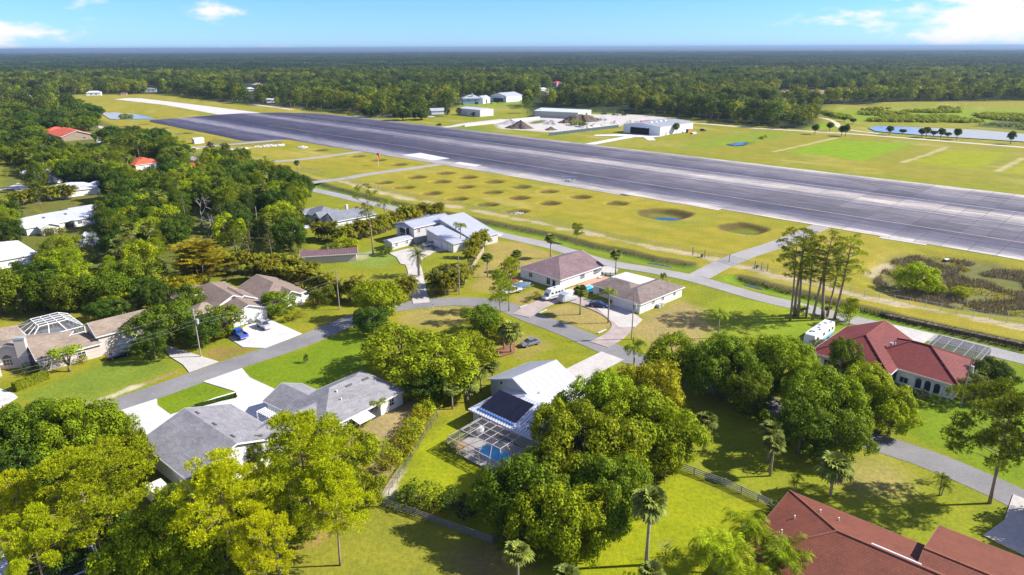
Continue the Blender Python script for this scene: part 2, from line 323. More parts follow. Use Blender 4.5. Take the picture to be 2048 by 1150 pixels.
def make_ground():
    nc = 620; th = np.linspace(R(-52), R(52), nc)
    rr = np.concatenate([np.geomspace(82, 760, 700, endpoint=False), np.geomspace(760, 60000, 120)])
    TH, RR = np.meshgrid(th, rr); X = (RR*np.tan(TH)*1.0); Y = RR-62.0
    X = np.where(np.abs(TH) < 9, X, X)
    Z = height(X.ravel(), Y.ravel()).reshape(X.shape)
    x, y = X.ravel(), Y.ravel()
    n1, n2, n3 = vnoise(x, y, 23, 1), vnoise(x, y, 7, 2), vnoise(x, y, 70, 5)
    warp = (vnoise(x, y, 5, 9)-0.5)*3.0+(vnoise(x, y, 1.7, 11)-0.5)*1.0
    C = np.zeros((len(x), 3)); C[:] = (0.168, 0.180, 0.010)
    def put(col, w): 
        w = np.clip(w, 0, 1)[:, None]; C[:] = C*(1-w)+np.asarray(col)*w
    put((0.218, 0.192, 0.018), 0.70*smooth(0.45, 0.75, 0.5*n1+0.5*n2)); put((0.105, 0.155, 0.012), 0.6*smooth(0.55, 0.8, n3))
    def poly(pts, col, s=1.5, a=1.0, k=1.0):
        pts = np.asarray(pts); lo, hi = pts.min(0)-20, pts.max(0)+20; m = (x > lo[0]) & (x < hi[0]) & (y > lo[1]) & (y < hi[1])
        if not m.any(): return
        D = sdist(pts, x[m], y[m])+warp[m]*k; w = a*(1-smooth(-s, s, D))[:, None]; C[m] = C[m]*(1-w)+np.asarray(col)*w
    def line(pts, wd, col, a=1.0, k=0.5, s=0.6):
        D = ldist(pts, x, y)+warp*k; put(col, a*(1-smooth(wd*(1-s), wd*(1+s), D)))
    FOREST = (0.030, 0.042, 0.012)
    # airfield side grass, dry and mown
    poly(GP([(150, 186), (330, 190), (480, 210), (640, 214), (700, 228), (480, 262), (600, 272), (900, 328), (1640, 450), (2200, 535), (2200, 735), (1700, 612), (1560, 578), (1380, 532), (1000, 447), (700, 372), (560, 335), (330, 285), (190, 240)]), (0.232, 0.198, 0.018), 3)
    poly(GP([(640, 212), (1040, 262), (1520, 325), (2200, 392), (2300, 200), (1640, 211), (1400, 240), (1060, 250), (860, 232)]), (0.198, 0.182, 0.016), 4)
    w = smooth(0.42, 0.68, 0.6*n1+0.4*vnoise(x, y, 11, 21)); fld = (1-smooth(-2, 6, sdist(GP([(150, 186), (700, 212), (2300, 190), (2300, 740), (1560, 578), (1000, 447), (330, 285)]), x, y)))
    put((0.165, 0.178, 0.012), 0.6*w*fld); put((0.29, 0.235, 0.045), 0.5*fld*smooth(0.62, 0.85, vnoise(x, y, 31, 33)*0.65+n2*0.35))
    sa, na = (y-x)*0.7071, (x+y)*0.7071; mow = vnoise(sa/9.0, na, 3.2, 91); mow2 = vnoise(sa/5.0, na, 9.0, 92)
    put((0.31, 0.255, 0.075), 0.55*fld*smooth(0.60, 0.86, mow2*0.6+n1*0.4)); put((0.135, 0.165, 0.010), 0.30*fld*smooth(0.55, 0.8, mow))
    # lush fields beyond the runway
    LIME = (0.150, 0.232, 0.002)
    poly(Zr('R4', [(180, 880), (560, 790), (1180, 815), (780, 950)]), LIME, 3); poly(Zr('R4', [(1150, 960), (1500, 865), (1950, 890), (1680, 1020)]), (0.205, 0.220, 0.004), 3); poly(Zr('R4', [(1880, 1045), (2100, 950), (2400, 1000), (2300, 1060)]), (0.225, 0.225, 0.010), 3)
    poly(Zr('R4', [(300, 680), (420, 655), (560, 660), (590, 700), (330, 700)]), LIME, 3)
    poly(Zr('R4', [(420, 560), (1400, 528), (2300, 560), (2300, 690), (1600, 662), (1200, 655), (850, 655), (600, 640)]), (0.160, 0.205, 0.008), 5)
    poly(Zr('R4', [(1640, 680), (1900, 620), (2300, 640), (2300, 740), (2048, 715)]), (0.07, 0.085, 0.02), 4)
    for l in ([(80, 880), (330, 825), (560, 772)], [(1090, 965), (1280, 905), (1440, 845)], [(1840, 1035), (2040, 930)]): line(Zr('R4', l), 1.5, (0.36, 0.30, 0.15), 0.75)
    poly(Zr('R3', [(1400, 860), (1700, 760), (2048, 715), (2300, 740), (2048, 800), (1700, 850)]), (0.145, 0.200, 0.012), 4, 0.8)
    poly(Zr('R3', [(600, 800), (1000, 760), (1250, 790), (1500, 790), (1400, 850), (900, 840)]), (0.215, 0.205, 0.03), 4, 0.6)
    # works yard: pale crushed concrete
    poly(Zr('R3', [(-60, 640), (100, 618), (280, 612), (640, 585), (1150, 590), (1500, 640), (1440, 655), (1060, 640), (940, 680), (560, 735), (330, 720), (0, 700)]), (0.40, 0.375, 0.35), 4)
    poly(Zr('R3', [(230, 645), (350, 628), (360, 650), (250, 662)]), (0.10, 0.12, 0.03), 3)
    # lawns
    LUSH = (0.122, 0.178, 0.006); BRIGHT = (0.208, 0.232, 0.006)
    poly(GP([(486, 738), (620, 690), (740, 640), (790, 690), (740, 740), (620, 790), (548, 780)]), LUSH, 1.5)
    poly(GP([(314, 798), (406, 764), (475, 785), (472, 797), (386, 816), (341, 830), (315, 811)]), LUSH, 0.6, 1, 0.2)
    poly(GP([(30, 792), (120, 760), (200, 728), (330, 700), (372, 735), (260, 790), (150, 815)]), (0.150, 0.185, 0.018), 1.2); poly(GP([(60, 790), (180, 740), (300, 715), (330, 735), (180, 790)]), (0.110, 0.165, 0.018), 2, 0.6)
    poly(GP([(150, 818), (260, 772), (290, 765), (290, 770), (180, 815)]), (0.42, 0.36, 0.25), 0.5, 0.9, 0.3); poly(GP([(275, 770), (350, 740), (365, 742), (300, 768)]), (0.27, 0.18, 0.09), 0.7, 0.9, 0.4)
    poly(GP([(400, 712), (430, 700), (490, 690), (500, 698), (440, 722)]), (0.22, 0.14, 0.05), 1.0, 0.7)
    poly(GP([(1780, 860), (1830, 790), (1950, 810), (2060, 730), (2200, 760), (2200, 1000), (2048, 985), (1900, 905)]), LUSH, 2)
    poly(GP([(780, 1000), (830, 900), (900, 830), (960, 860), (1060, 880), (1250, 960), (1360, 950), (1560, 1030), (1640, 1200), (1000, 1250), (1010, 1085), (900, 1010)]), BRIGHT, 2)
    poly(GP([(1360, 930), (1440, 800), (1560, 820), (1700, 880), (1860, 960), (2030, 1000), (1980, 1090), (1800, 1080), (1640, 1010), (1560, 1010)]), (0.175, 0.195, 0.012), 2); poly(GP([(1680, 930), (1780, 920), (1840, 960), (1800, 990), (1720, 985)]), (0.27, 0.22, 0.07), 4, 0.8)
    poly(GP([(1260, 690), (1330, 660), (1440, 600), (1580, 600), (1640, 640), (1600, 690), (1420, 700)]), (0.18, 0.215, 0.010), 2); poly(GP([(1262, 668), (1290, 635), (1370, 600), (1400, 615), (1420, 660), (1380, 705), (1310, 700)]), (0.27, 0.20, 0.085), 3, 0.85)
    poly(GP([(1500, 640), (1580, 632), (1680, 652), (1760, 665), (1700, 720), (1560, 720)]), (0.16, 0.215, 0.010), 2)
    poly(GP([(935, 575), (985, 485), (1040, 482), (1140, 520), (1050, 555), (1010, 590)]), (0.255, 0.20, 0.055), 2, 0.9); poly(GP([(800, 625), (860, 612), (960, 615), (940, 640), (870, 655), (790, 650)]), (0.26, 0.21, 0.06), 2, 0.9)
    poly(GP([(1085, 620), (1130, 608), (1200, 622), (1232, 645), (1200, 668), (1130, 645)]), (0.27, 0.205, 0.07), 0.8, 0.9, 0.4); poly(GP([(1030, 590), (1070, 575), (1095, 590), (1065, 608), (1020, 615)]), (0.25, 0.19, 0.06), 0.8, 0.8, 0.4)
    poly(GP([(995, 690), (1030, 655), (1100, 690), (1060, 720)]), (0.24, 0.185, 0.06), 2, 0.6)
    poly(GP([(690, 870), (770, 820), (860, 800), (885, 822), (850, 850), (810, 900), (775, 975), (745, 960), (730, 900)]), (0.29, 0.215, 0.10), 1.5, 0.9); poly(GP([(770, 985), (800, 930), (815, 935), (800, 965), (785, 1000)]), (0.50, 0.44, 0.36), 1.0, 0.9)
    poly(GP([(560, 1090), (700, 1020), (760, 1010), (1010, 1085), (1010, 1200), (540, 1200)]), (0.178, 0.180, 0.020), 3, 0.8); poly(GP([(590, 1090), (640, 1050), (720, 1030), (720, 1050), (640, 1100)]), (0.27, 0.15, 0.07), 1.5, 0.9); poly(GP([(900, 1110), (990, 1085), (1060, 1130), (1000, 1170), (920, 1150)]), (0.20, 0.13, 0.06), 3, 0.7)
    poly(GP([(660, 520), (730, 500), (790, 490), (800, 520), (760, 535), (690, 530)]), (0.15, 0.20, 0.03), 2); poly(GP([(700, 510), (740, 505), (730, 520)]), (0.33, 0.29, 0.2), 1.5, 0.7)
    # sand along the airfield fence, banks of the ditches, wet bottoms
    line(GP([(680, 362), (800, 394), (1000, 430), (1100, 451), (1275, 488), (1400, 512), (1540, 548), (1620, 566), (1700, 590), (1850, 618), (2048, 655), (2200, 690)]), 1.6, (0.42, 0.345, 0.24), 0.75, 1.2)
    for l, wd in ((DITCH_A, 4.0), (DITCH_B, 4.0), (DITCH_C, 4.0)):
        D = ldist(l, x, y); off = np.asarray(l)+np.array([2.3, 2.3]); Dn = ldist(off, x, y)
        put((0.115, 0.190, 0.010), (1-smooth(2.2, 4.6, D+warp*0.4))); put((0.105, 0.095, 0.035), 0.9*(1-smooth(0.9, 2.2, Dn+warp*0.4)))
    for p, h, d in PITS+[POND_PIT, POND_PIT2]:
        m = (np.abs(x-p[0]) < 26) & (np.abs(y-p[1]) < 26); q = sq(p, h, x[m], y[m]); w = (1-smooth(0.80, 1.02, q+warp[m]*0.05))[:, None]; inner = (1-smooth(0.40, 0.62, q+warp[m]*0.08))[:, None]
        k = vnoise(np.array([p[0]]), np.array([p[1]]), 3.0, 40)[0]; far_bank = (smooth(-0.1, 0.5, ((x[m]-p[0])+(y[m]-p[1]))/1.414/h+0.35))[:, None]
        bank = np.array((0.088, 0.060, 0.022)); bed = np.array((0.13, 0.15, 0.010)) if k < 0.55 else np.array((0.115, 0.075, 0.035))
        if h > 8: bed = np.array((0.125, 0.135, 0.012)); bank = np.array((0.085, 0.065, 0.022))
        C[m] = C[m]*(1-w*0.95)+bank*w*0.95; C[m] = C[m]*(1-inner*0.9)+bed*inner*0.9
    poly(MARSH, (0.140, 0.138, 0.045), 3); put((0.09, 0.10, 0.02), 0.6*(1-smooth(-2, 3, sdist(MARSH, x, y)))*smooth(0.5, 0.8, n2))
    line(GP([(1740, 548), (1770, 530), (1800, 522)]), 1.5, (0.35, 0.28, 0.18), 0.7)
    poly(crop(300, 150, 260, [(820, 1075), (1000, 1000), (1500, 1060), (2048, 1020), (2048, 1090), (1400, 1120), (900, 1130)]), (0.13, 0.125, 0.035), 3, 0.7)
    # woodland floor and the far country
    EDGE = GP([(-300, 193), (0, 193), (180, 189), (340, 189), (480, 207), (560, 212), (700, 226), (780, 236), (870, 233), (905, 212), (1050, 205), (1065, 232), (1180, 224), (1300, 229), (1400, 238), (1500, 251), (1600, 258), (1628, 250), (1635, 214)])+GP([(1780, 206), (2048, 201), (2500, 196)])
    farpoly = EDGE+[(60000, 60000), (-60000, 60000)]
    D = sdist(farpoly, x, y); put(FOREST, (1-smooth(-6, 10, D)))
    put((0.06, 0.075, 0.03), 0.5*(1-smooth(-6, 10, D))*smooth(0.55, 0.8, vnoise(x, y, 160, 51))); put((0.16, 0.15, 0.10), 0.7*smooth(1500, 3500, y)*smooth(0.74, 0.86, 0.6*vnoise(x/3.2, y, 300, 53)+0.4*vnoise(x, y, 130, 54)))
    poly(GP([(1545, 195), (1560, 180), (1780, 180), (1830, 192), (1700, 200)]), (0.24, 0.19, 0.09), 12); poly(GP([(920, 212), (925, 200), (1040, 195), (1060, 212), (1000, 216)]), (0.16, 0.20, 0.02), 5)
    # darker floor under the dense groves
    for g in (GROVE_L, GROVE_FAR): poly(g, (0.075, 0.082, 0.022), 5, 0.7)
    me = bpy.data.meshes.new('ground'); V = np.stack([x, y, Z.ravel()], 1).astype(np.float32)
    nr = len(rr); i = np.arange(nr-1)[:, None]*nc+np.arange(nc-1)[None, :]; Q = np.stack([i, i+1, i+nc+1, i+nc], -1).reshape(-1, 4)
    m, N, L, P = base_mat('grass_and_soil')
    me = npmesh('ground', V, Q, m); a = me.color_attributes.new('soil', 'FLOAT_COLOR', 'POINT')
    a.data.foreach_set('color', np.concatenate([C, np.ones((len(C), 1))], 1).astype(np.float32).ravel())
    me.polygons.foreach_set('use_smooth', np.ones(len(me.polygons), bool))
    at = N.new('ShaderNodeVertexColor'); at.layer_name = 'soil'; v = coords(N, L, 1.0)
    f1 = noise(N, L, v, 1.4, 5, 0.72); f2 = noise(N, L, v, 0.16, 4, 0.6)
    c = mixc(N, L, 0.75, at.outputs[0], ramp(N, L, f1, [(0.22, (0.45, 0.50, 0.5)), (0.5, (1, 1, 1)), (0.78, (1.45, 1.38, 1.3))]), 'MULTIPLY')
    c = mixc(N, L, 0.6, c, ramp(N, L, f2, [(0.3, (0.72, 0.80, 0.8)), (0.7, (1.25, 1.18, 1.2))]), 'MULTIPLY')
    L.new(c, P.inputs['Base Color']); P.inputs['Roughness'].default_value = 0.95; P.inputs['Specular IOR Level'].default_value = 0.1
    bump(N, L, P, f1, 0.25, 0.5)
    link('ground', me, kind='structure')
    return EDGE
GROVE_L = GP([(0, 560), (0, 640), (60, 630), (190, 625), (330, 575), (420, 560), (560, 550), (610, 500), (600, 400), (560, 365), (480, 330), (300, 300), (0, 330)])
GROVE_FAR = GP([(-200, 330), (330, 300), (330, 285), (200, 240), (180, 225), (90, 205), (-200, 215)])
EDGE = make_ground()
# ================================================================== ROADS, DRIVES, WATER
LAYER = [0.05]
def sheet(name, pts, mat, z=None, uv=False, kind='structure', thick=0.12):
    """flat paved sheet with a real edge; every sheet a few mm above the last"""
    if z is None: LAYER[0] += 0.005; z = LAYER[0]
    bm = bmesh.new(); vs = [bm.verts.new((p[0], p[1], z)) for p in pts]; f = bm.faces.new(vs)
    if f.normal.z < 0 or f.calc_area() and (f.normal_update() or f.normal.z < 0): f.normal_flip()
    r = bmesh.ops.extrude_face_region(bm, geom=[f]); 
    for e in r['geom']:
        if isinstance(e, bmesh.types.BMVert): pass
    low = [v for v in vs]
    for v in low: v.co.z = z-thick
    bmesh.ops.recalc_face_normals(bm, faces=bm.faces[:]); bmesh.ops.triangulate(bm, faces=[q for q in bm.faces if len(q.verts) > 4])
    me = bpy.data.meshes.new(name); 
    if uv:
        l = bm.loops.layers.uv.new('UVMap')
        for q in bm.faces:
            for lp in q.loops: c, s = 0.7071, 0.7071; lp[l].uv = (lp.vert.co.x*c+lp.vert.co.y*s, -lp.vert.co.x*s+lp.vert.co.y*c)
    bm.to_mesh(me); bm.free(); me.materials.append(mat); return link(name, me, kind=kind)
def smoothline(pts, n=6):
    P = [np.array(p) for p in pts]; P = [2*P[0]-P[1]]+P+[2*P[-1]-P[-2]]; out = []
    for i in range(1, len(P)-2):
        for k in range(n):
            t = k/n; a, b, c, d = P[i-1:i+3]
            out.append(tuple(0.5*((2*b)+(-a+c)*t+(2*a-5*b+4*c-d)*t*t+(-a+3*b-3*c+d)*t**3)))
    out.append(tuple(P[-2])); return out
STRIPS = []
def strip(name, line, w, mat, curve=True, wob=0.0):
    l = smoothline(line) if curve else line; STRIPS.append((l, w)); A, B = [], []
    for i, p in enumerate(l):
        d = np.array(l[min(i+1, len(l)-1)])-np.array(l[max(i-1, 0)]); d = d/np.hypot(*d); nn = np.array([-d[1], d[0]])
        k = w/2+wob*(random.random()-0.5); A.append(tuple(np.array(p)+nn*k)); B.append(tuple(np.array(p)-nn*(w/2+wob*(random.random()-0.5))))
    return sheet(name, A+B[::-1], mat)
STREET = GP([(-120, 925), (60, 868), (184, 828), (320, 781), (460, 731), (600, 684), (700, 642), (770, 619), (850, 607), (925, 603), (1000, 611), (1060, 634), (1130, 660), (1200, 690), (1262, 716), (1340, 743), (1480, 789), (1600, 830), (1720, 873), (1850, 917), (1960, 962), (2060, 1010), (2250, 1110)])
strip('street', STREET, 6.0, M_asphalt, wob=0.12)
FRONT = GP([(230, 285), (340, 304), (430, 330), (520, 352), (600, 374), (660, 387), (736, 405), (860, 434), (1000, 469), (1101, 492), (1203, 523), (1305, 541), (1381, 556), (1457, 577), (1520, 595), (1610, 616), (1706, 640), (1807, 663), (1900, 683), (2048, 719), (2250, 770)])
strip('perimeter_road', FRONT, 5.6, M_asphalt_old, wob=0.15)
strip('taxiway', TAXI+[G(1655, 449)], 6.2, M_asphalt_old); strip('taxiway', GP([(585, 376), (620, 366), (690, 357), (740, 348), (885, 328)]), 6.0, M_asphalt_old)
strip('taxiway', GP([(400, 330), (470, 328), (540, 324), (620, 317), (730, 302)]), 6.0, M_asphalt_old); strip('taxiway', GP([(350, 301), (400, 294), (520, 284), (580, 276)]), 7.0, M_asphalt_old)
strip('gravel_track', crop(0, 150, 300, [(1150, 665), (1260, 690), (1500, 740), (1800, 820), (2048, 885), (2300, 950), (2700, 1010)]), 6.5, M_gravel, wob=1.0)
strip('gravel_road', Zr('R3', [(1300, 640), (1600, 660), (2000, 695)])+Zr('R4', [(0, 700), (400, 722), (800, 748), (1300, 788), (2048, 847), (2600, 890)]), 6.0, M_gravel, wob=0.4)
strip('gravel_track', Zr('R4', [(440, 610), (520, 630), (570, 655), (600, 690), (700, 712), (900, 738)]), 4.0, M_sand, wob=0.6)
strip('levee_track', GP([(1632, 212.3), (1780, 208.3), (2048, 204.3)]), 1.0, M_sand)
strip('access_road', Zr('R2', [(0, 505), (200, 530), (330, 548)]), 7, M_conc); strip('access_road', Zr('R2', [(820, 603), (950, 603), (1150, 592), (1450, 604)]), 8, M_conc); strip('access_road', Zr('R2', [(1440, 695), (1600, 680), (1700, 660), (2000, 625)]), 8, M_conc)
# drives
sheet('driveway', GP([(203, 834), (314, 798), (315, 811), (341, 830), (400, 850), (330, 900), (240, 880)]), M_conc_white)
sheet('driveway', GP([(406, 764), (484, 737), (500, 756), (548, 778), (560, 800), (590, 830), (520, 860), (430, 850), (362, 842), (341, 830), (386, 816), (472, 797), (475, 785)]), M_conc_white)
sheet('driveway', GP([(456, 676), (492, 652), (536, 638), (604, 668), (530, 697), (486, 695)]), M_conc_white)
sheet('driveway', GP([(325, 690), (355, 698), (437, 724), (378, 745), (366, 730), (340, 714)]), M_conc)
sheet('driveway', GP([(-60, 770), (0, 778), (28, 788), (36, 795), (0, 817), (-60, 840)]), M_conc_white)
sheet('driveway', GP([(1203, 704), (1247, 720), (1187, 752), (1178, 775), (1172, 800), (1130, 800), (1130, 740)]), M_conc)
strip('driveway', GP([(1042, 632), (1075, 612), (1110, 600), (1150, 600), (1190, 613), (1225, 630), (1243, 650), (1232, 670), (1198, 690)]), 4.6, M_paver)
sheet('driveway', GP([(1190, 614), (1235, 605), (1285, 640), (1270, 655), (1238, 655)]), M_conc)
strip('driveway', GP([(843, 607), (838, 585), (833, 560), (828, 535), (815, 515)]), 4.2, M_conc); sheet('driveway', crop(740, 410, 260, [(300, 765), (560, 700), (800, 640), (920, 570), (1310, 705), (1000, 750), (940, 790), (620, 960), (480, 930), (420, 830)]), M_conc)
sheet('driveway', Zr('R6', [(340, 415), (480, 385), (640, 380), (620, 420), (520, 405), (350, 445)]), M_conc_white); sheet('driveway', crop(740, 410, 260, [(1700, 420), (1840, 385), (2100, 460), (2048, 500), (1880, 515), (1760, 450)]), M_conc)
sheet('driveway', Zr('R7', [(780, 720), (870, 725), (930, 745), (905, 790), (820, 790)]), M_conc)
sheet('driveway', GP([(1966, 1072), (2008, 1042), (2026, 990), (2050, 1000), (2140, 1060), (2140, 1150), (2048, 1112)]), M_conc)
sheet('driveway', crop(0, 340, 300, [(0, 250), (110, 240), (250, 180), (420, 260), (500, 330), (480, 400), (390, 400), (270, 330), (180, 260), (0, 275)]), M_conc)
sheet('driveway', crop(0, 340, 300, [(130, 330), (240, 350), (380, 405), (250, 450)]), M_sand)
sheet('driveway', S_ := crop(0, 150, 300, [(1310, 880), (1480, 860), (1540, 880), (1440, 925), (1320, 925)]), M_conc_white); sheet('driveway', Zr('R1', [(1560, 960), (1690, 985), (1760, 1010), (1600, 1020)]), M_conc)
sheet('hangar_apron', crop(1160, 200, 260, [(640, 540), (860, 545), (1160, 560), (1300, 575), (1150, 590), (1190, 640), (1070, 640), (1000, 590), (850, 590), (220, 705), (70, 695), (700, 575), (210, 570), (240, 550)]), M_conc_white)
strip('garden_path', crop(740, 410, 260, [(820, 660), (880, 690)]), 2, M_conc, False)
strip('kerb', crop(980, 540, 260, [(470, 600), (585, 555)]), 0.35, M_conc_white, False); strip('kerb', crop(980, 540, 260, [(760, 690), (860, 650), (890, 630)]), 0.35, M_conc_white, False); strip('kerb', crop(980, 540, 260, [(1700, 1005), (1830, 945)]), 0.35, M_conc_white, False)
sheet('driveway', Zr('S4', [(1005, 198), (1180, 235), (1345, 275), (1260, 345), (1240, 370), (1120, 290)]), M_conc)
sheet('patio', crop(980, 540, 260, [(1190, 330), (1740, 95), (1880, 130), (1560, 310), (1330, 350)]), M_terracotta)
sheet('mulch_bed', GP([(975, 708), (1012, 692), (1030, 690), (1030, 706), (1000, 715)]), M_mulch)
# water
def lens(name, line, w):
    """narrow pool lying in the bottom of a ditch, tapering at both ends"""
    l = smoothline(line); n = len(l); A, B = [], []
    for i, p in enumerate(l):
        d = np.array(l[min(i+1, n-1)])-np.array(l[max(i-1, 0)]); d = d/np.hypot(*d); nn = np.array([-d[1], d[0]]); k = w/2*(math.sin(math.pi*(i+0.15)/(n-0.7)))**0.6*(1+0.25*math.sin(i*2.1))
        A.append(tuple(np.array(p)+nn*k)); B.append(tuple(np.array(p)-nn*k))
    zs = [ground_z(*p) for p in l]; return sheet(name, A+B[::-1], M_ditchwater, z=float(np.median(zs))+0.10, thick=0.04)
def water(name, pts, z, mat): return sheet(name, pts, mat, z=z, thick=0.05)
water('lake', LAKE, -0.25, M_lake); water('pond', POND_L, -0.25, M_lake); water('pond', POND_M, -0.25, M_pond)
def oval(p, a, b, n=20, wob=0.08): return [(p[0]+a*math.cos(2*math.pi*k/n)*(1+wob*math.sin(k*1.7)), p[1]+b*math.sin(2*math.pi*k/n)*(1+wob*math.cos(k*2.3))) for k in range(n)]
water('pond', oval(G(1331, 434), 6.2, 4.4), -1.25, M_pond); water('pond', oval(G(1489, 463), 2.0, 1.5), -1.22, M_pond)
lens('ditch_water', DITCH_A[0:3], 2.0)
lens('ditch_water', GP([(656, 375.5), (680, 382), (700, 387)]), 1.5); lens('ditch_water', GP([(715, 391), (734, 396), (748, 399)]), 1.3)
lens('ditch_water', GP([(1296, 518), (1320, 522.5), (1345, 527)]), 2.0)
lens('ditch_water', GP([(1488, 561.5), (1505, 566), (1525, 571)]), 1.4)
# ================================================================== RUNWAY
S45 = 0.70710678
def SN(s, n): return (-S45*s+S45*n, S45*s+S45*n)
def runway():
    m, N, L, P = base_mat('runway_concrete'); g = N.new('ShaderNodeNewGeometry')
    mp = N.new('ShaderNodeMapping'); mp.vector_type = 'POINT'; mp.inputs['Rotation'].default_value = (0, 0, R(-45)); L.new(g.outputs['Position'], mp.inputs[0])   # x' = across (n), y' = along (s)
    sp = N.new('ShaderNodeSeparateXYZ'); L.new(mp.outputs[0], sp.inputs[0])
    st = N.new('ShaderNodeMapping'); st.inputs['Scale'].default_value = (0.22, 0.010, 1); L.new(mp.outputs[0], st.inputs[0])
    s1 = noise(N, L, st.outputs[0], 1.0, 6, 0.68)
    st2 = N.new('ShaderNodeMapping'); st2.inputs['Scale'].default_value = (1.1, 0.06, 1); L.new(mp.outputs[0], st2.inputs[0]); s2 = noise(N, L, st2.outputs[0], 1.0, 5, 0.7)
    v = coords(N, L, 1.0); s3 = noise(N, L, v, 0.05, 4, 0.6); s4 = noise(N, L, v, 0.9, 4, 0.7)
    mr = N.new('ShaderNodeMapRange'); mr.inputs[1].default_value = 205; mr.inputs[2].default_value = 380
    wob = N.new('ShaderNodeMath'); wob.operation = 'MULTIPLY_ADD'; wob.inputs[1].default_value = 16.0; L.new(s1, wob.inputs[0]); L.new(sp.outputs[0], wob.inputs[2])
    wo2 = N.new('ShaderNodeMath'); wo2.operation = 'SUBTRACT'; wo2.inputs[1].default_value = 8.0; L.new(wob.outputs[0], wo2.inputs[0]); L.new(wo2.outputs[0], mr.inputs[0])
    def q(n): return (n-205)/175
    D, MID, LI = (0.040, 0.041, 0.068), (0.074, 0.074, 0.104), (0.26, 0.255, 0.255)
    band = ramp(N, L, mr.outputs[0], [(0.0, LI), (q(209), MID), (q(213), D), (q(228), (0.11, 0.105, 0.125)), (q(236), MID), (q(240), LI), (q(248), LI), (q(256), MID), (q(268), D), (q(292), (0.085, 0.082, 0.102)), (q(299), MID), (q(306), (0.23, 0.22, 0.22)), (q(311), (0.23, 0.22, 0.22)), (q(318), MID), (q(326), D), (q(340), (0.10, 0.097, 0.118)), (q(346), MID), (q(354), (0.10, 0.097, 0.115)), (q(361), LI), (1.0, LI)])
    c = mixc(N, L, 0.85, band, ramp(N, L, s2, [(0.25, (0.40, 0.40, 0.45)), (0.48, (0.9,)*3), (0.72, (2.0, 1.9, 1.8))]), 'MULTIPLY')
    c = mixc(N, L, 0.6, c, ramp(N, L, s3, [(0.3, (0.72, 0.74, 0.82)), (0.7, (1.35, 1.28, 1.2))]), 'MULTIPLY'); c = mixc(N, L, 0.35, c, ramp(N, L, s4, [(0.3, (0.6,)*3), (0.7, (1.4,)*3)]), 'MULTIPLY')
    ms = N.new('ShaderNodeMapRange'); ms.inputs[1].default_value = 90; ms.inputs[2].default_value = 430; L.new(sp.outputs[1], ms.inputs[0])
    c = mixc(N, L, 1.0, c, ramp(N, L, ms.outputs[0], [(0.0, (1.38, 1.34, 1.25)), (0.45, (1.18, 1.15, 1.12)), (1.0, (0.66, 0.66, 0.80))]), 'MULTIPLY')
    oi = N.new('ShaderNodeObjectInfo'); c = mixc(N, L, 1.0, c, ramp(N, L, oi.outputs['Random'], [(0.0, (0.84,)*3), (0.5, (1.0,)*3), (1.0, (1.18, 1.17, 1.14))]), 'MULTIPLY')
    L.new(c, P.inputs['Base Color']); P.inputs['Roughness'].default_value = 0.85; P.inputs['Specular IOR Level'].default_value = 0.2; bump(N, L, P, s4, 0.02, 0.4)
    MAT['runway'] = m
    ts = plain('joint_sealant', (0.045, 0.043, 0.05), 0.9, 0.25)
    far = crop(300, 150, 260, [(0, 710), (600, 668), (1100, 625), (1480, 602), (2048, 592)])+GP([(640, 227)])+[SN(560, 362), SN(440, 362), SN(254, 362)]
    near = [SN(254, 241), SN(304, 240.5), SN(366, 238.5), SN(411, 237)]+GP([(576, 279), (490, 283), (427, 269), (370, 258), (300, 244)])
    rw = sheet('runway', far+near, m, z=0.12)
    # nearest stretch: single slabs with open joints over a dark bed
    A, B = -40.0, 254.0
    bed = sheet('joint_bed', [SN(B, 242.2), SN(B, 361.4), SN(A, 361.4), SN(A, 248), SN(119, 248), SN(171, 245), SN(172, 242.2)], ts, z=0.085); bed.parent = rw; del bed['kind']
    lanes = [241.5, 251, 262, 271, 284.5, 298, 310, 322, 335, 348.5, 362]; step = 7.7; cnt = 0
    shared = {}
    s = A
    while s < B-1:
        long = s > 120; ds = step*(3 if long else 2 if s > 62 else 1); ds = min(ds, B-s)
        ll = [241.5, 262, 284.5, 310, 335, 362] if s > 62 else lanes
        for a, b in zip(ll[:-1], ll[1:]):
            a0 = a
            if a == 241.5 and s < 171: a0 = 247.2 if s < 119 else 244.4
            cx, cy = SN(s+ds/2, (a0+b)/2); px, py, f = PIX(cx, cy, 0)
            if not (-150 < px < 2300): continue
            key = (round(ds, 2), round(b-a0, 2))
            if key not in shared:
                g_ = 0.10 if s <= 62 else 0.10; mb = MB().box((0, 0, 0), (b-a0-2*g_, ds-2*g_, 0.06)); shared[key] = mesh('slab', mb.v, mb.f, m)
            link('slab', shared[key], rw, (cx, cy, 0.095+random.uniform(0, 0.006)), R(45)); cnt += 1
        s += ds
    wl = plain('faded_white_line', (0.50, 0.49, 0.47), 0.9, 0.25, 0.3); yl = plain('faded_yellow_line', (0.46, 0.40, 0.24), 0.9, 0.25, 0.3)
    for n0, mt, s0, s1_ in ((322, wl, -40, 640), (298, wl, -40, 420), (271, yl, -40, 560), (345, yl, -40, 420)):
        sheet('painted_line', [SN(s0, n0-0.17), SN(s1_, n0-0.17), SN(s1_, n0+0.17), SN(s0, n0+0.17)], mt, z=0.146, thick=0.004).parent = rw
    sheet('concrete_patch', Zr('R2', [(1200, 908), (1340, 890), (1575, 935), (1440, 950)]), M_conc_white, z=0.15, thick=0.01).parent = rw
    sheet('concrete_patch', Zr('R2', [(1605, 975), (1650, 962), (1825, 988), (1770, 998)]), M_conc_white, z=0.15, thick=0.01).parent = rw
    sheet('concrete_edge', [SN(70, 244.6), SN(70, 247.4), SN(56, 247.4), SN(56, 245.6)], M_conc, z=0.105).parent = rw
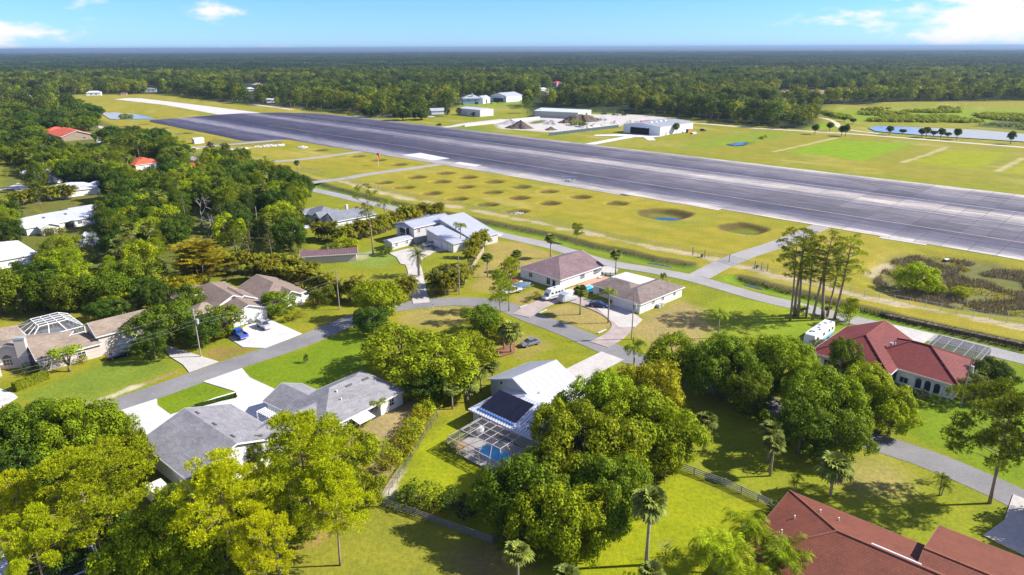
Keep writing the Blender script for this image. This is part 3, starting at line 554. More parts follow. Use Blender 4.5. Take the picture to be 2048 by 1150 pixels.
    for o in rw.children:
        if 'kind' in o: del o['kind']
    sheet('concrete_strip', Zr('R1', [(900, 467), (1000, 458), (1110, 460), (1500, 505), (2080, 577), (1720, 587), (1300, 512)]), plain('pale_strip_concrete', (0.46, 0.43, 0.41), 0.9, 0.2, 0.08, fine=0.5), z=0.10)
runway()
# ================================================================== BUILDINGS
M_shA = roofmat('grey_shingles', (0.215, 0.21, 0.225), 0.32, 0.9, 0.30)
M_shPurple = roofmat('mauve_shingles', (0.185, 0.125, 0.132), 0.32, 0.8, 0.35)
M_shBrown = roofmat('brown_shingles', (0.180, 0.142, 0.128), 0.32, 0.8, 0.35)
M_shTan = roofmat('tan_shingles', (0.255, 0.200, 0.155), 0.32, 0.8, 0.30)
M_shTaupe = roofmat('taupe_shingles', (0.215, 0.160, 0.130), 0.32, 0.8, 0.25)
M_shSlate = roofmat('slate_shingles', (0.17, 0.18, 0.21), 0.32, 0.8, 0.25)
M_tileDark = roofmat('dark_red_tiles', (0.150, 0.024, 0.020), 0.62, 0.45, 0.30, 0.7, 0.3, 0.14, 0.25)
M_tileNear = roofmat('terracotta_tiles', (0.150, 0.042, 0.022), 0.40, 0.36, 0.25, 0.75, 0.3, 0.06, 0.5)
M_orange = roofmat('orange_tiles', (0.56, 0.105, 0.05), 0.4, 0.4, 0.12, 0.75, 0.25, 0.05, 0.7)
M_mtlW = plain('white_metal_roof', (0.50, 0.50, 0.525), 0.4, 0.05, 0.4, 0.45, 0.0); M_mtlG = plain('silver_metal_roof', (0.46, 0.475, 0.53), 0.4, 0.07, 0.3, 0.45, 0.0); M_mtlD = plain('dull_metal_roof', (0.25, 0.26, 0.275), 0.5, 0.1, 0.3, 0.4, 0.0)
M_mtlBrown = plain('brown_metal_roof', (0.17, 0.10, 0.10), 0.5, 0.15, 0.4)
M_capDark = plain('red_ridge_tiles', (0.150, 0.028, 0.026), 0.7, 0.2, 1.5); M_capNear = plain('terracotta_ridge_tiles', (0.235, 0.085, 0.045), 0.75, 0.2, 1.5)
class House:
    def __init__(s, name, label, cat, org, wall, roof, trim=None, seams=0.0, group=None):
        s.t = thing(name, label, cat, (org[0], org[1], 0), 0, group); s.o = org; s.wall, s.roof, s.trim, s.seams = wall, roof, trim or M_white, seams; s.B = []
    def block(s, c, L, W, a, e, r, runs=(None, None), ov=0.5, wall=None, roof=None, base=0.0, th=0.16):
        """one wing: ridge along angle a; runs = hip run at the -x and +x end (0 = gable, None = equal pitch)"""
        ca, sa = math.cos(R(a)), math.sin(R(a)); ox, oy = c[0]-s.o[0], c[1]-s.o[1]
        T = lambda x, y, z: (ox+x*ca-y*sa, oy+x*sa+y*ca, z)
        h = W/2; l = L/2; p = r/h; ra, rb = [h if q is None else q for q in runs]
        c4 = [(-l, -h, e), (l, -h, e), (l, h, e), (-l, h, e)]; rd = [(-l+ra, 0, e+r), (l-rb, 0, e+r)]
        top = c4+rd; low = [(x, y, z-th) for x, y, z in top]
        F = [((0, 1, 5, 4)), ((2, 3, 4, 5))]; F += [(1, 2, 5)] if rb > 0 else []; F += [(3, 0, 4)] if ra > 0 else []
        V = [T(*q) for q in top]+[T(*q) for q in low]
        faces = list(F)+[tuple(i+6 for i in q[::-1]) for q in F]; uv = []
        for q in F:
            a0, b0 = Vector(top[q[0]]), Vector(top[q[1]]); ux = (b0-a0).normalized(); nn = ux.cross(Vector(top[q[2]])-a0).normalized(); vy = nn.cross(ux)
            uv.append([((Vector(top[i])-a0).dot(ux), (Vector(top[i])-a0).dot(vy)) for i in q])
        uv += [u[::-1] for u in uv]
        rf = link('roof', mesh('roof', V, faces, roof or s.roof, uv), s.t)
        # fascia round the eaves and up the rakes
        per = [(0, 1), (1, 2) if rb > 0 else None, (2, 3), (3, 0) if ra > 0 else None]; per = [q for q in per if q]
        if rb == 0: per += [(1, 5), (5, 2)]
        if ra == 0: per += [(3, 4), (4, 0)]
        mb = MB()
        for i, j in per:
            A, B_ = Vector(top[i]), Vector(top[j]); d = Vector((B_.x-A.x, B_.y-A.y, 0)).normalized(); n_ = Vector((d.y, -d.x, 0))*0.03
            if rb == 0 and {i, j} & {5} and not {i, j} == {4, 5}: n_ = Vector((0.03, 0, 0))
            if ra == 0 and {i, j} & {4} and not {i, j} == {4, 5}: n_ = Vector((-0.03, 0, 0))
            P = [A+n_+Vector((0, 0, 0.01)), B_+n_+Vector((0, 0, 0.01)), B_+n_-Vector((0, 0, th+0.09)), A+n_-Vector((0, 0, th+0.09))]
            Q = [x-n_*1.3 for x in P]
            mb.add([T(*x) for x in P+Q], [(0, 1, 2, 3), (7, 6, 5, 4), (0, 4, 5, 1), (2, 6, 7, 3), (0, 3, 7, 4), (1, 5, 6, 2)])
        mb.build('fascia', s.trim, rf)
        if s.seams and (roof or s.roof) in (M_mtlW, M_mtlG, M_mtlD, M_mtlBrown):
            sm = MB()
            for q, u in zip(F, uv):
                umin, umax = min(x[0] for x in u), max(x[0] for x in u); k = umin+s.seams/2
                a0, b0 = Vector(top[q[0]]), Vector(top[q[1]]); ux = (b0-a0).normalized(); nn = ux.cross(Vector(top[q[2]])-a0).normalized(); vy = nn.cross(ux)
                while k < umax:
                    vs = []
                    for i in range(len(u)):
                        (x1, y1), (x2, y2) = u[i], u[(i+1) % len(u)]
                        if (x1-k)*(x2-k) <= 0 and abs(x2-x1) > 1e-6: vs.append(y1+(y2-y1)*(k-x1)/(x2-x1))
                    if len(vs) >= 2 and max(vs)-min(vs) > 0.3:
                        p1, p2 = a0+ux*k+vy*min(vs)+nn*0.03, a0+ux*k+vy*max(vs)+nn*0.03; sm.bar(T(*p1), T(*p2), *((0.06, 0.05) if (roof or s.roof) is M_mtlW else (0.10, 0.13)))
                    k += s.seams
            if sm.v: sm.build('seam', roof or s.roof, rf, kind='stuff')
        # walls with gable tops
        wl, wh = l-ov, h-ov; zt = e+ov*p-th+0.02; V = [(-wl, -wh), (wl, -wh), (wl, wh), (-wl, wh)]
        wv = [T(x, y, base-0.15) for x, y in V]+[T(x, y, zt) for x, y in V]; wf = [(0, 1, 5, 4), (2, 3, 7, 6), (1, 2, 6, 5), (3, 0, 4, 7)]
        if rb == 0: wv.append(T(wl, 0, e+r-th)); wf[2] = (1, 2, 6, len(wv)-1, 5)
        if ra == 0: wv.append(T(-wl, 0, e+r-th)); wf[3] = (3, 0, 4, len(wv)-1, 7)
        link('wall', mesh('wall', wv, wf, wall or s.wall), s.t)
        b = dict(T=T, l=l, h=h, wl=wl, wh=wh, e=e, r=r, p=p, a=R(a), ra=ra, rb=rb, rf=rf, top=top); s.B.append(b); return b
    def side(s, b, sd):
        return {'x+': (b['wl'], 0, b['a']), 'x-': (-b['wl'], 0, b['a']+math.pi), 'y+': (0, b['wh'], b['a']+math.pi/2), 'y-': (0, -b['wh'], b['a']-math.pi/2)}[sd]
    def at(s, b, sd, t, z, out=0.0):
        x, y, _ = s.side(b, sd)
        if sd[0] == 'x': sg = 1 if sd == 'x+' else -1; return b['T'](x+sg*out, t, z)
        sg = 1 if sd == 'y+' else -1; return b['T'](t, y+sg*out, z)
    def window(s, b, sd, t, z0=0.95, w=1.5, h=1.2, nx=2, ny=2, frame=None, arch=False):
        an = s.side(b, sd)[2]; c = s.at(b, sd, t, z0+h/2, 0.0); mb = MB(); fw = 0.09
        def pl(u, v, du, dv, dep, m=0): mb.box((dep/2, u, v), (dep, du, dv), 0, m)
        for u in (-w/2, w/2): pl(u, 0, fw, h+fw, 0.09)
        for v in (-h/2, h/2): pl(0, v, w-fw, fw, 0.088)
        for i in range(1, nx): pl(-w/2+w*i/nx, 0, 0.05, h-fw, 0.075)
        for i in range(1, ny): pl(0, -h/2+h*i/ny, w-fw, 0.05, 0.072)
        f = mb.build('window', frame or M_white, s.t, loc=c, rz=an)
        if arch:
            n = 10; v = [(0.045, w/2*math.cos(math.pi*k/n), h/2+w/2*math.sin(math.pi*k/n)) for k in range(n+1)]; v2 = [(0, q[1], q[2]) for q in v]
            link('pane', mesh('pane', v+v2, [tuple(range(n+1))]+[(k, k+n+1, k+n+2, k+1) for k in range(n)], M_glass), f)
        MB().box((0.02, 0, 0), (0.04, w-0.02, h-0.02)).build('pane', M_glass, f); return f
    def door(s, b, sd, t, w=0.95, h=2.1, mat=None):
        an = s.side(b, sd)[2]; d = MB().box((0.035, 0, h/2), (0.07, w, h)).build('door', mat or M_white, s.t, loc=s.at(b, sd, t, 0.02), rz=an)
        MB().box((0.1, w*0.38, h*0.47), (0.06, 0.06, 0.14)).build('handle', M_dark, d); return d
    def garage(s, b, sd, t, w=4.8, h=2.2, mat=None, n=4):
        an = s.side(b, sd)[2]; d = MB().box((0.02, 0, h/2), (0.04, w+0.16, h+0.1)).build('garage_door', s.trim, s.t, loc=s.at(b, sd, t, 0.02), rz=an)
        for k in range(n): MB().box((0.055, 0, h/n*(k+0.5)), (0.05, w, h/n-0.05)).build('panel', mat or M_white, d)
        return d
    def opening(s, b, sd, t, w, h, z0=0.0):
        MB().box((0.02, 0, z0+h/2), (0.05, w, h)).build('opening_shade_panel', M_dark, s.t, loc=s.at(b, sd, t, 0.0), rz=s.side(b, sd)[2])  # dark panel on a closed wall, painted as the shade inside an opening
    def onroof(s, b, sd, x, up, w, d, hgt, mat, name):
        """box lying on a slope: x along the eave, up = distance in from the eave (plan)"""
        sg = 1 if sd == 'y+' else -1; y = sg*(b['h']-up); z = b['e']+up*b['p']; th = math.atan(b['p'])*sg
        P = []
        for dz in (-0.05, hgt):
            for dy in (-d/2, d/2):
                for dx in (-w/2, w/2): P.append(b['T'](x+dx, y+dy*math.cos(th)-dz*math.sin(-th), z-dy*math.sin(th)+dz*math.cos(th)))
        m = MB().add(P, [(0, 2, 3, 1), (4, 5, 7, 6), (0, 1, 5, 4), (2, 6, 7, 3), (0, 4, 6, 2), (1, 3, 7, 5)]); return m.build(name, mat, b['rf'])
    def pipe(s, b, sd, x, up, r=0.09, hgt=0.55, mat=None):
        sg = 1 if sd == 'y+' else -1; z = b['e']+up*b['p']; q = b['T'](x, sg*(b['h']-up), z)
        MB().cyl((q[0], q[1], z+hgt/2-0.1), r, hgt, 8).build('vent_pipe', mat or M_white, b['rf'])
    def ridgecaps(s, b, mat, rad=0.16):
        t = b['top']; mb = MB(); prs = [(4, 5)]+([(0, 4), (3, 4)] if b['ra'] > 0 else [])+([(1, 5), (2, 5)] if b['rb'] > 0 else [])
        for i, j in prs: mb.tube([b['T'](*t[i]), b['T'](*t[j])], rad, 6)
        mb.build('ridge_cap', mat, b['rf'])
def slab(H, pts, z, th, mat, name):
    """flat plate on world outline"""
    n = len(pts); v = [(p[0]-H.o[0], p[1]-H.o[1], z) for p in pts]+[(p[0]-H.o[0], p[1]-H.o[1], z-th) for p in pts]
    f = [tuple(range(n)), tuple(range(2*n-1, n-1, -1))]+[((i+1) % n, i, i+n, (i+1) % n+n) for i in range(n)]
    return link(name, mesh(name, v, f, mat), H.t)
def cage(name, label, o, a, L, W, he, ht, inset, nx, ny, screen, bar, bw=0.1, open_side=None, attach=True):
    """screened pool enclosure; o = corner, L along a, W along a+90; each beam and each screen a part"""
    t = thing(name, label, 'pool cage', (o[0], o[1], 0), R(a))
    B0 = [(0, 0), (L, 0), (L, W), (0, W)]; T0 = [(inset, inset), (L-inset, inset), (L-inset, W-inset), (inset, W-inset)]
    cache = {}
    def beam(p, q): MB().bar(p, q, bw).build('beam', bar, t)
    def pan(pts): link('screen', mesh('screen', pts, [tuple(range(len(pts)))], screen), t)
    def lerp(p, q, k): return tuple(p[i]+(q[i]-p[i])*k for i in range(len(p)))
    for i in range(4):
        a_, b_ = B0[i], B0[(i+1) % 4]; ta, tb = T0[i], T0[(i+1) % 4]; n = nx if i % 2 == 0 else ny
        beam((*a_, he), (*b_, he)); beam((*ta, ht), (*tb, ht))
        for k in range(n+1):
            p = lerp(a_, b_, k/n); q = lerp(ta, tb, k/n)
            if k < n: beam((*p, 0), (*p, he)); beam((*p, he), (*q, ht))
            if k < n:
                p2, q2 = lerp(a_, b_, (k+1)/n), lerp(ta, tb, (k+1)/n)
                pan([(*p, 0.02), (*p2, 0.02), (*p2, he), (*p, he)]); pan([(*p, he), (*p2, he), (*q2, ht), (*q, ht)])
        beam((*lerp(a_, a_, 0), he*0.5), (*b_, he*0.5))
    for k in range(1, nx): beam((*lerp(T0[0], T0[1], k/nx), ht), (*lerp(T0[3], T0[2], k/nx), ht))
    for k in range(1, ny): beam((*lerp(T0[0], T0[3], k/ny), ht), (*lerp(T0[1], T0[2], k/ny), ht))
    for i in range(nx):
        for j in range(ny):
            c = lambda u, v: (*lerp(lerp(T0[0], T0[1], u), lerp(T0[3], T0[2], u), v), ht)
            pan([c(i/nx, j/ny), c((i+1)/nx, j/ny), c((i+1)/nx, (j+1)/ny), c(i/nx, (j+1)/ny)])
    return t
def poolpad(nm, c, a, L, W, px, py, pr, mat):
    ca, sa = math.cos(R(a)), math.sin(R(a)); T = lambda x, y: (c[0]+x*ca-y*sa, c[1]+x*sa+y*ca)
    sheet('pool_deck', [T(0, 0), T(L, 0), T(L, W), T(0, W)], mat)
    k = [(px+pr[0]*math.cos(2*math.pi*i/24)*(1+0.18*math.cos(2*2*math.pi*i/24)), py+pr[1]*math.sin(2*math.pi*i/24)*(1+0.12*math.sin(3*2*math.pi*i/24))) for i in range(24)]
    sheet('pool_coping', [T(px+(x-px)*1.12, py+(y-py)*1.15) for x, y in k], M_conc_white); w = sheet('swimming_pool_water', [T(x, y) for x, y in k], M_pool); return w
# ---- A/B: grey shingle house with its big garage
H = House('house', 'white house with grey shingle roofs, tall garage wing and bright concrete drive', 'house', (-40, 98), M_stucco, M_shA)
b = H.block((-46.9, 92.7), 16.4, 15.4, -40, 3.6, 2.5, (0, 0)); 
for x in (-5.5, 0, 5.5): H.onroof(b, 'y+', x, 6.9, 1.1, 0.35, 0.12, M_vent, 'ridge_vent')
H.window(b, 'x+', -3, 1.2, 1.6, 1.3); H.window(b, 'x+', 3, 1.2, 1.6, 1.3); H.garage(b, 'x-', 0, 5, 3.0); H.door(b, 'y-', 3)
b = H.block((-29.7, 107.0), 18, 12.6, 51, 2.9, 3.2)
for x, u in ((0.5, 5.2), (4.0, 5.0)): H.onroof(b, 'y-', x, u, 1.3, 0.4, 0.12, M_vent, 'ridge_vent')
H.pipe(b, 'y-', -2.2, 5.0, 0.14, 0.5); H.pipe(b, 'y-', -2.6, 3.4); H.pipe(b, 'x', 0, 5) if False else None
H.opening(b, 'y-', 0.3, 6.0, 2.2); H.window(b, 'y-', 5.8, 0.9, 1.2, 1.4); H.window(b, 'x+', 0, 0.9, 1.8, 1.3)
aw = MB(); aw.add([b['T'](-3.2, -6.0, 2.45), b['T'](0.2, -6.0, 2.45), b['T'](0.2, -8.2, 2.15), b['T'](-3.2, -8.2, 2.15), b['T'](-3.2, -6.0, 2.40), b['T'](0.2, -6.0, 2.40), b['T'](0.2, -8.2, 2.10), b['T'](-3.2, -8.2, 2.10)], [(0, 3, 2, 1), (4, 5, 6, 7), (0, 1, 5, 4), (1, 2, 6, 5), (2, 3, 7, 6), (3, 0, 4, 7)]); aw.build('awning', M_white, H.t)
b2 = H.block((-36.8, 106.1), 11, 8.2, -37, 2.9, 1.8, (0, 0)); H.garage(b2, 'x-', 0, 4.6, 2.2)
b3 = H.block((-37.0, 97.6), 15, 8.2, 51, 2.9, 1.7, (0, 0))
for x in (-2.2, 3.2): H.onroof(b3, 'y-', x, 3.3, 1.2, 0.35, 0.12, M_vent, 'ridge_vent')
H.pipe(b3, 'y+', -0.5, 2.6)
pg = MB()
for k in range(9): pg.bar((-3.6+k*0.42, 4.9-k*0.32, 2.6), (-2.6+k*0.42, 6.3-k*0.32, 2.6), 0.1, 0.14)
for k in (0, 8): pg.bar((-3.6+k*0.42, 4.9-k*0.32, 0), (-3.6+k*0.42, 4.9-k*0.32, 2.6), 0.16); pg.bar((-2.6+k*0.42, 6.3-k*0.32, 0), (-2.6+k*0.42, 6.3-k*0.32, 2.6), 0.16)
pg.build('pergola', M_white, H.t)
# ---- C: white metal roof house with solar panels and pool cage
H = House('house', 'white metal roofed house with black solar panels beside the oaks', 'house', (3, 106), M_greywall, M_mtlW, seams=0.6)
b = H.block((4.1, 111.9), 11, 14.2, 42, 3.2, 2.9, (0, 0)); H.window(b, 'y-', 3.0, 1, 1.4, 1.2); H.door(b, 'x+', -4.5, mat=M_dark); H.pipe(b, 'y-', -3.5, 2.4, 0.12, 0.5, M_metal); H.window(b, 'x-', 3.5, 3.3, 0.8, 0.7, 1, 1)
w = H.block((4.0, 102.2), 18.5, 14, -42, 2.8, 1.9, ov=0.6, roof=M_mtlG); H.window(w, 'y-', -6.5, 1, 1.4, 1.2)
for k in range(4): H.onroof(w, 'y-', -6.6+k*1.98, 3.75, 1.9, 5.0, 0.16, plain('solar_black', (0.012, 0.011, 0.016), 0.25, 0.2, spec=0.5), 'solar_panel')
H.onroof(w, 'y-', -3.6, 0.85, 8.2, 0.25, 0.2, plain('blue_pipe', (0.05, 0.16, 0.45), 0.4), 'solar_pipe')
H.block((8.0, 95.5), 8, 8, -42, 2.7, 1.2, roof=M_mtlG); H.block((13.5, 104.5), 7, 6, 42, 2.6, 0.9, (0, 0))
P0 = (-10.6, 95.2)
cage('pool_cage', 'bronze framed screen enclosure over a blue pool beside solar panels', (-10.4, 94.9), -41, 11.5, 7.9, 2.5, 3.6, 1.6, 5, 3, M_screen_grey, plain('bronze_frame', (0.42, 0.37, 0.33), 0.5, 0.1), 0.075)
poolpad('pool', (-10.4, 94.9), -41, 11.5, 7.9, 6.6, 3.9, (2.5, 1.7), M_conc)
# ---- D and E: the two brown-roofed houses by the perimeter road
H = House('house', 'white house with mauve shingle roof beside the perimeter road', 'house', (13.9, 183.1), M_stucco, M_shPurple)
b = H.block((13.9, 183.1), 18.4, 16, 44, 2.9, 2.9, (None, 0)); H.window(b, 'y-', 0.3, 1, 1.9, 1.2, 3, 2); H.window(b, 'y-', 6.0, 1, 1.9, 1.2, 3, 2); H.window(b, 'x-', -3.2, 0.4, 1.3, 1.9, 2, 1); H.door(b, 'x-', -5.2, mat=M_dark); H.window(b, 'x-', 3.5, 1, 1.4, 1.2)
H = House('house', 'white house with brown hip roof and flat white patio roof', 'house', (33, 164), M_cream, M_shBrown)
b = H.block((34.5, 163.0), 18.8, 9.4, 43, 2.7, 2.0); H.garage(b, 'x-', 0, 4.8, 2.2)
for t_ in (-3.5, 0.5, 5.5): H.window(b, 'y-', t_, 1.2, 1.0, 0.9, 1, 2)
H.door(b, 'y-', -6.2); H.pipe(b, 'y-', 2, 2); H.pipe(b, 'y-', 6.5, 3)
for t_ in (0.3, 1.5): 
    q = H.at(b, 'y-', t_-2.2, 0.5, 0.6); MB().box((q[0], q[1], 0.45), (0.9, 0.9, 0.9), R(43)).build('air_conditioner', M_metal, H.t)
b = H.block((28.6, 166.6), 13.5, 9.5, -47, 2.7, 1.6); H.window(b, 'y-', -3.5, 1, 1.5, 1.2)
slab(H, [(30.9, 176.1), (37.6, 170.0), (32.2, 165.4), (26.2, 171.9)], 3.5, 0.15, M_mtlW, 'patio_roof')
pp = MB()
for p in ((30.9, 175.8), (37.2, 170.0), (34.1, 172.9)): pp.bar((p[0]-33, p[1]-164, 0), (p[0]-33, p[1]-164, 3.4), 0.12)
pp.build('patio_post', M_white, H.t)
sheet('pool_coping', crop(980, 540, 260, [(1470, 300), (1560, 235), (1650, 290), (1640, 350), (1540, 355)]), M_conc_white); sheet('swimming_pool_water', crop(980, 540, 260, [(1490, 300), (1560, 248), (1625, 290), (1615, 335), (1545, 340)]), M_pool)
# ---- F: dark red tile house with arches
H = House('house', 'white house with dark red tile roof and three arched windows', 'house', (75, 123), M_stucco, M_tileDark)
b = H.block((71.6, 126.1), 18.6, 15, 44, 3.2, 3.6, (None, 0), ov=0.7); H.ridgecaps(b, M_capDark); H.window(b, 'x-', 4, 1, 1.4, 1.3); H.window(b, 'x-', -4, 1, 1.4, 1.3); H.window(b, 'y+', 0, 1, 1.4, 1.3)
w = H.block((79.4, 121.2), 17.8, 14.5, -46, 3.2, 3.4, ov=0.7); H.ridgecaps(w, M_capDark)
H.onroof(w, 'y-', -4.6, 5.2, 0.5, 0.4, 0.4, M_mtlW, 'roof_vent'); H.pipe(w, 'y-', -4.0, 5.3); H.pipe(w, 'y-', -4.9, 4.8)
for k in range(3):
    q = H.at(w, 'y-', 2.3+k*1.55, 0, 0.0); an = H.side(w, 'y-')[2]; n = 10
    v = [(0.05, -0.5, 0.25), (0.05, 0.5, 0.25)]+[(0.05, 0.5*math.cos(math.pi*i/n), 1.75+0.5*math.sin(math.pi*i/n)) for i in range(n+1)]; o_ = link('arch_window', mesh('arch_window', v, [tuple(range(len(v)))], M_glass), H.t, q, an)
    fr = MB(); ar = [(0.06, 0.6*math.cos(math.pi*i/n), 1.75+0.6*math.sin(math.pi*i/n)) for i in range(n+1)]; fr.tube([(0.06, 0.6, 0)]+ar+[(0.06, -0.6, 0)], 0.1, 5); fr.build('arch_trim', M_white, o_)
for k in range(4): q = H.at(w, 'y-', 1.52+k*1.55, 0, 0.12); MB().box((q[0], q[1], 1.1), (0.32, 0.32, 2.4), R(-46)).build('column', M_white, H.t)
H.opening(w, 'y-', -2.9, 2.6, 2.3); H.window(w, 'y-', -0.2, 0.4, 1.5, 1.2, 2, 1); H.window(w, 'y-', 7.2, 1.2, 0.9, 1.0, 1, 1)
cage('pool_cage', 'flat topped dark screen enclosure behind the dark red tile house', (91.0, 120.9), 44, 10.0, 9.6, 2.5, 2.75, 0.8, 2, 4, M_screen_dark, plain('pale_bronze_frame', (0.27, 0.25, 0.245), 0.5, 0.1), 0.1)
# ---- G: near house with terracotta roof
H = House('house', 'large house with terracotta tile roof in the lower right corner', 'house', (48, 62), M_cream, M_tileNear, plain('brown_gutter', (0.20, 0.13, 0.10), 0.6))
b = H.block((46.6, 60.9), 37.7, 17.2, -42, 3.0, 3.0); H.ridgecaps(b, M_capNear, 0.13); g2 = H.block((56.4, 56.4), 24, 20.4, -42, 3.35, 2.9, (0, 0)); H.ridgecaps(g2, M_capNear, 0.13)
H.window(b, 'x-', 3, 1, 1.5, 1.3); H.window(b, 'y+', -8, 1, 1.5, 1.3); H.window(b, 'y-', -9, 1, 1.5, 1.3)
for x, u in ((-13.5, 4.2), (-11.2, 4.4)): H.pipe(b, 'y+', x, u)
for y, u in ((1.5, 3.2), (-2.2, 3.0)):
    q = b['T'](-18.85+u, y, 3.0+u*b['p']); MB().cyl((q[0], q[1], q[2]+0.2), 0.09, 0.55, 8).build('vent_pipe', M_white, b['rf'])
q = b['T'](-3.0, -3.4, 3.0+5.2*b['p']); MB().tube([(q[0], q[1], q[2]-0.1), (q[0], q[1], q[2]+0.35), (q[0], q[1], q[2]+0.5), (q[0], q[1], q[2]+0.62)], [0.16, 0.16, 0.26, 0.12], 10).build('turbine_vent', M_metal, b['rf'])
H.onroof(b, 'y+', -3.9, 8.25, 5.2, 0.4, 0.18, M_mtlW, 'ridge_vent'); H.onroof(g2, 'y+', 1.0, 9.8, 6.5, 0.4, 0.18, M_mtlW, 'ridge_vent')
# ---- H: modern two-storey house with metal roofs
M_lap = plain('grey_lap_siding', (0.44, 0.43, 0.42), 0.8, 0.06)
H = House('house', 'modern two storey house with silver metal shed roofs', 'house', (-24, 220), M_lap, M_mtlG, seams=0.5)
tw = H.block((-29.5, 226.5), 17.5, 10.2, 45, 5.5, 1.2, (0, 0), ov=0.45); H.window(tw, 'y-', -6.2, 3.6, 0.9, 1.2); H.window(tw, 'y-', -2.6, 1.2, 1.0, 3.4, 1, 3); H.window(tw, 'y-', -6.4, 1.2, 0.5, 0.6, 1, 1); H.opening(tw, 'x-', 0.5, 5.2, 2.2, 2.6); H.opening(tw, 'x-', 0, 5.5, 2.2, 0.1)
for t_ in (-2.2, 3.2): q = H.at(tw, 'x-', t_, 0, 1.5); MB().box((q[0], q[1], 2.6), (0.16, 0.16, 5.2)).build('balcony_post', M_white, H.t)
q0, q1 = H.at(tw, 'x-', -2.2, 5.1, 1.6), H.at(tw, 'x-', 3.2, 5.1, 1.6); q2, q3 = H.at(tw, 'x-', 3.2, 5.4, 0), H.at(tw, 'x-', -2.2, 5.4, 0); slab_ = MB().add([q0, q1, q2, q3]+[(p[0], p[1], p[2]-0.12) for p in (q0, q1, q2, q3)], [(3, 2, 1, 0), (4, 5, 6, 7), (0, 1, 5, 4), (1, 2, 6, 5), (2, 3, 7, 6), (3, 0, 4, 7)]); slab_.build('balcony_roof', M_mtlG, H.t)
def shed(H, c, L, W, a, zl, zh, ov=0.4, name='roof'):
    """mono-pitch wing: high edge on the +y side, low on the -y side"""
    ca, sa = math.cos(R(a)), math.sin(R(a)); ox, oy = c[0]-H.o[0], c[1]-H.o[1]; T = lambda x, y, z: (ox+x*ca-y*sa, oy+x*sa+y*ca, z); l, h = L/2, W/2
    V = [T(-l, -h, zl), T(l, -h, zl), T(l, h, zh), T(-l, h, zh)]; V += [(p[0], p[1], p[2]-0.18) for p in V]
    rf = link('roof', mesh('roof', V, [(0, 1, 2, 3), (7, 6, 5, 4), (0, 4, 5, 1), (1, 5, 6, 2), (2, 6, 7, 3), (3, 7, 4, 0)], H.roof), H.t); sm = MB(); k = -l+0.25
    while k < l: sm.bar(T(k, -h, zl+0.03), T(k, h, zh+0.03), 0.07, 0.09); k += 0.5
    sm.build('seam', H.roof, rf, kind='stuff'); wl, wh = l-ov, h-ov; s_ = (zh-zl)/W; z1, z2 = zl+ov*s_-0.16, zh-ov*s_-0.16
    wv = [T(-wl, -wh, -0.1), T(wl, -wh, -0.1), T(wl, wh, -0.1), T(-wl, wh, -0.1), T(-wl, -wh, z1), T(wl, -wh, z1), T(wl, wh, z2), T(-wl, wh, z2)]
    link('wall', mesh('wall', wv, [(0, 1, 5, 4), (1, 2, 6, 5), (2, 3, 7, 6), (3, 0, 4, 7)], H.wall), H.t)
    return dict(T=T, wl=wl, wh=wh, a=R(a), l=l, h=h, e=zl, p=s_, rf=rf)
lo = shed(H, (-20.8, 214.2), 7.2, 14.6, 43, 2.9, 5.3); H.garage(lo, 'x-', 1.5, 4.2, 2.2); H.garage(lo, 'x-', -2.6, 2.4, 2.2); H.garage(lo, 'x-', -5.4, 2.2, 2.0)
hi = shed(H, (-14.6, 221.9), 11.5, 18.5, 43, 3.0, 7.1); H.window(hi, 'y-', 2, 1.2, 1.4, 1.0)
H.block((-37.0, 214.8), 8.6, 4.6, 47, 2.35, 0.7, (0, 0), ov=0.25); H.window(H.B[-1], 'y-', -2.2, 0.9, 0.8, 1.2); H.window(H.B[-1], 'y-', 2.0, 0.9, 0.8, 1.2)
# ---- I: slate grey house behind the palms
H = House('house', 'pale blue house with slate grey roofs behind areca palms', 'house', (-67, 249), plain('pale_blue_stucco', (0.55, 0.60, 0.68), 0.85, 0.05), M_shSlate)
H.block((-71.0, 251.8), 13, 11, -45, 2.8, 2.4); p_ = H.block((-76.2, 253.0), 7, 4.6, 43, 2.8, 1.4, (0, 0)); H.window(p_, 'x-', 0, 0.9, 1.4, 1.3)
p_ = H.block((-68.2, 247.0), 9, 6.2, 43, 2.8, 1.8, (0, 0)); H.opening(p_, 'x-', 0, 3.6, 2.3); b = H.block((-59.5, 246.5), 18, 9.5, 43, 2.8, 2.5, (0, None)); p_ = H.block((-63.5, 242.0), 7, 5.6, 43, 2.8, 1.6, (0, 0)); H.garage(p_, 'x-', 0, 4, 2.1); H.window(b, 'y-', 0, 1, 1.4, 1.2)
q = (-62-H.o[0], 252.1-H.o[1]); MB().box((q[0], q[1], 4.6), (0.9, 0.9, 2.2), R(45)).build('chimney', M_taupe, H.t)
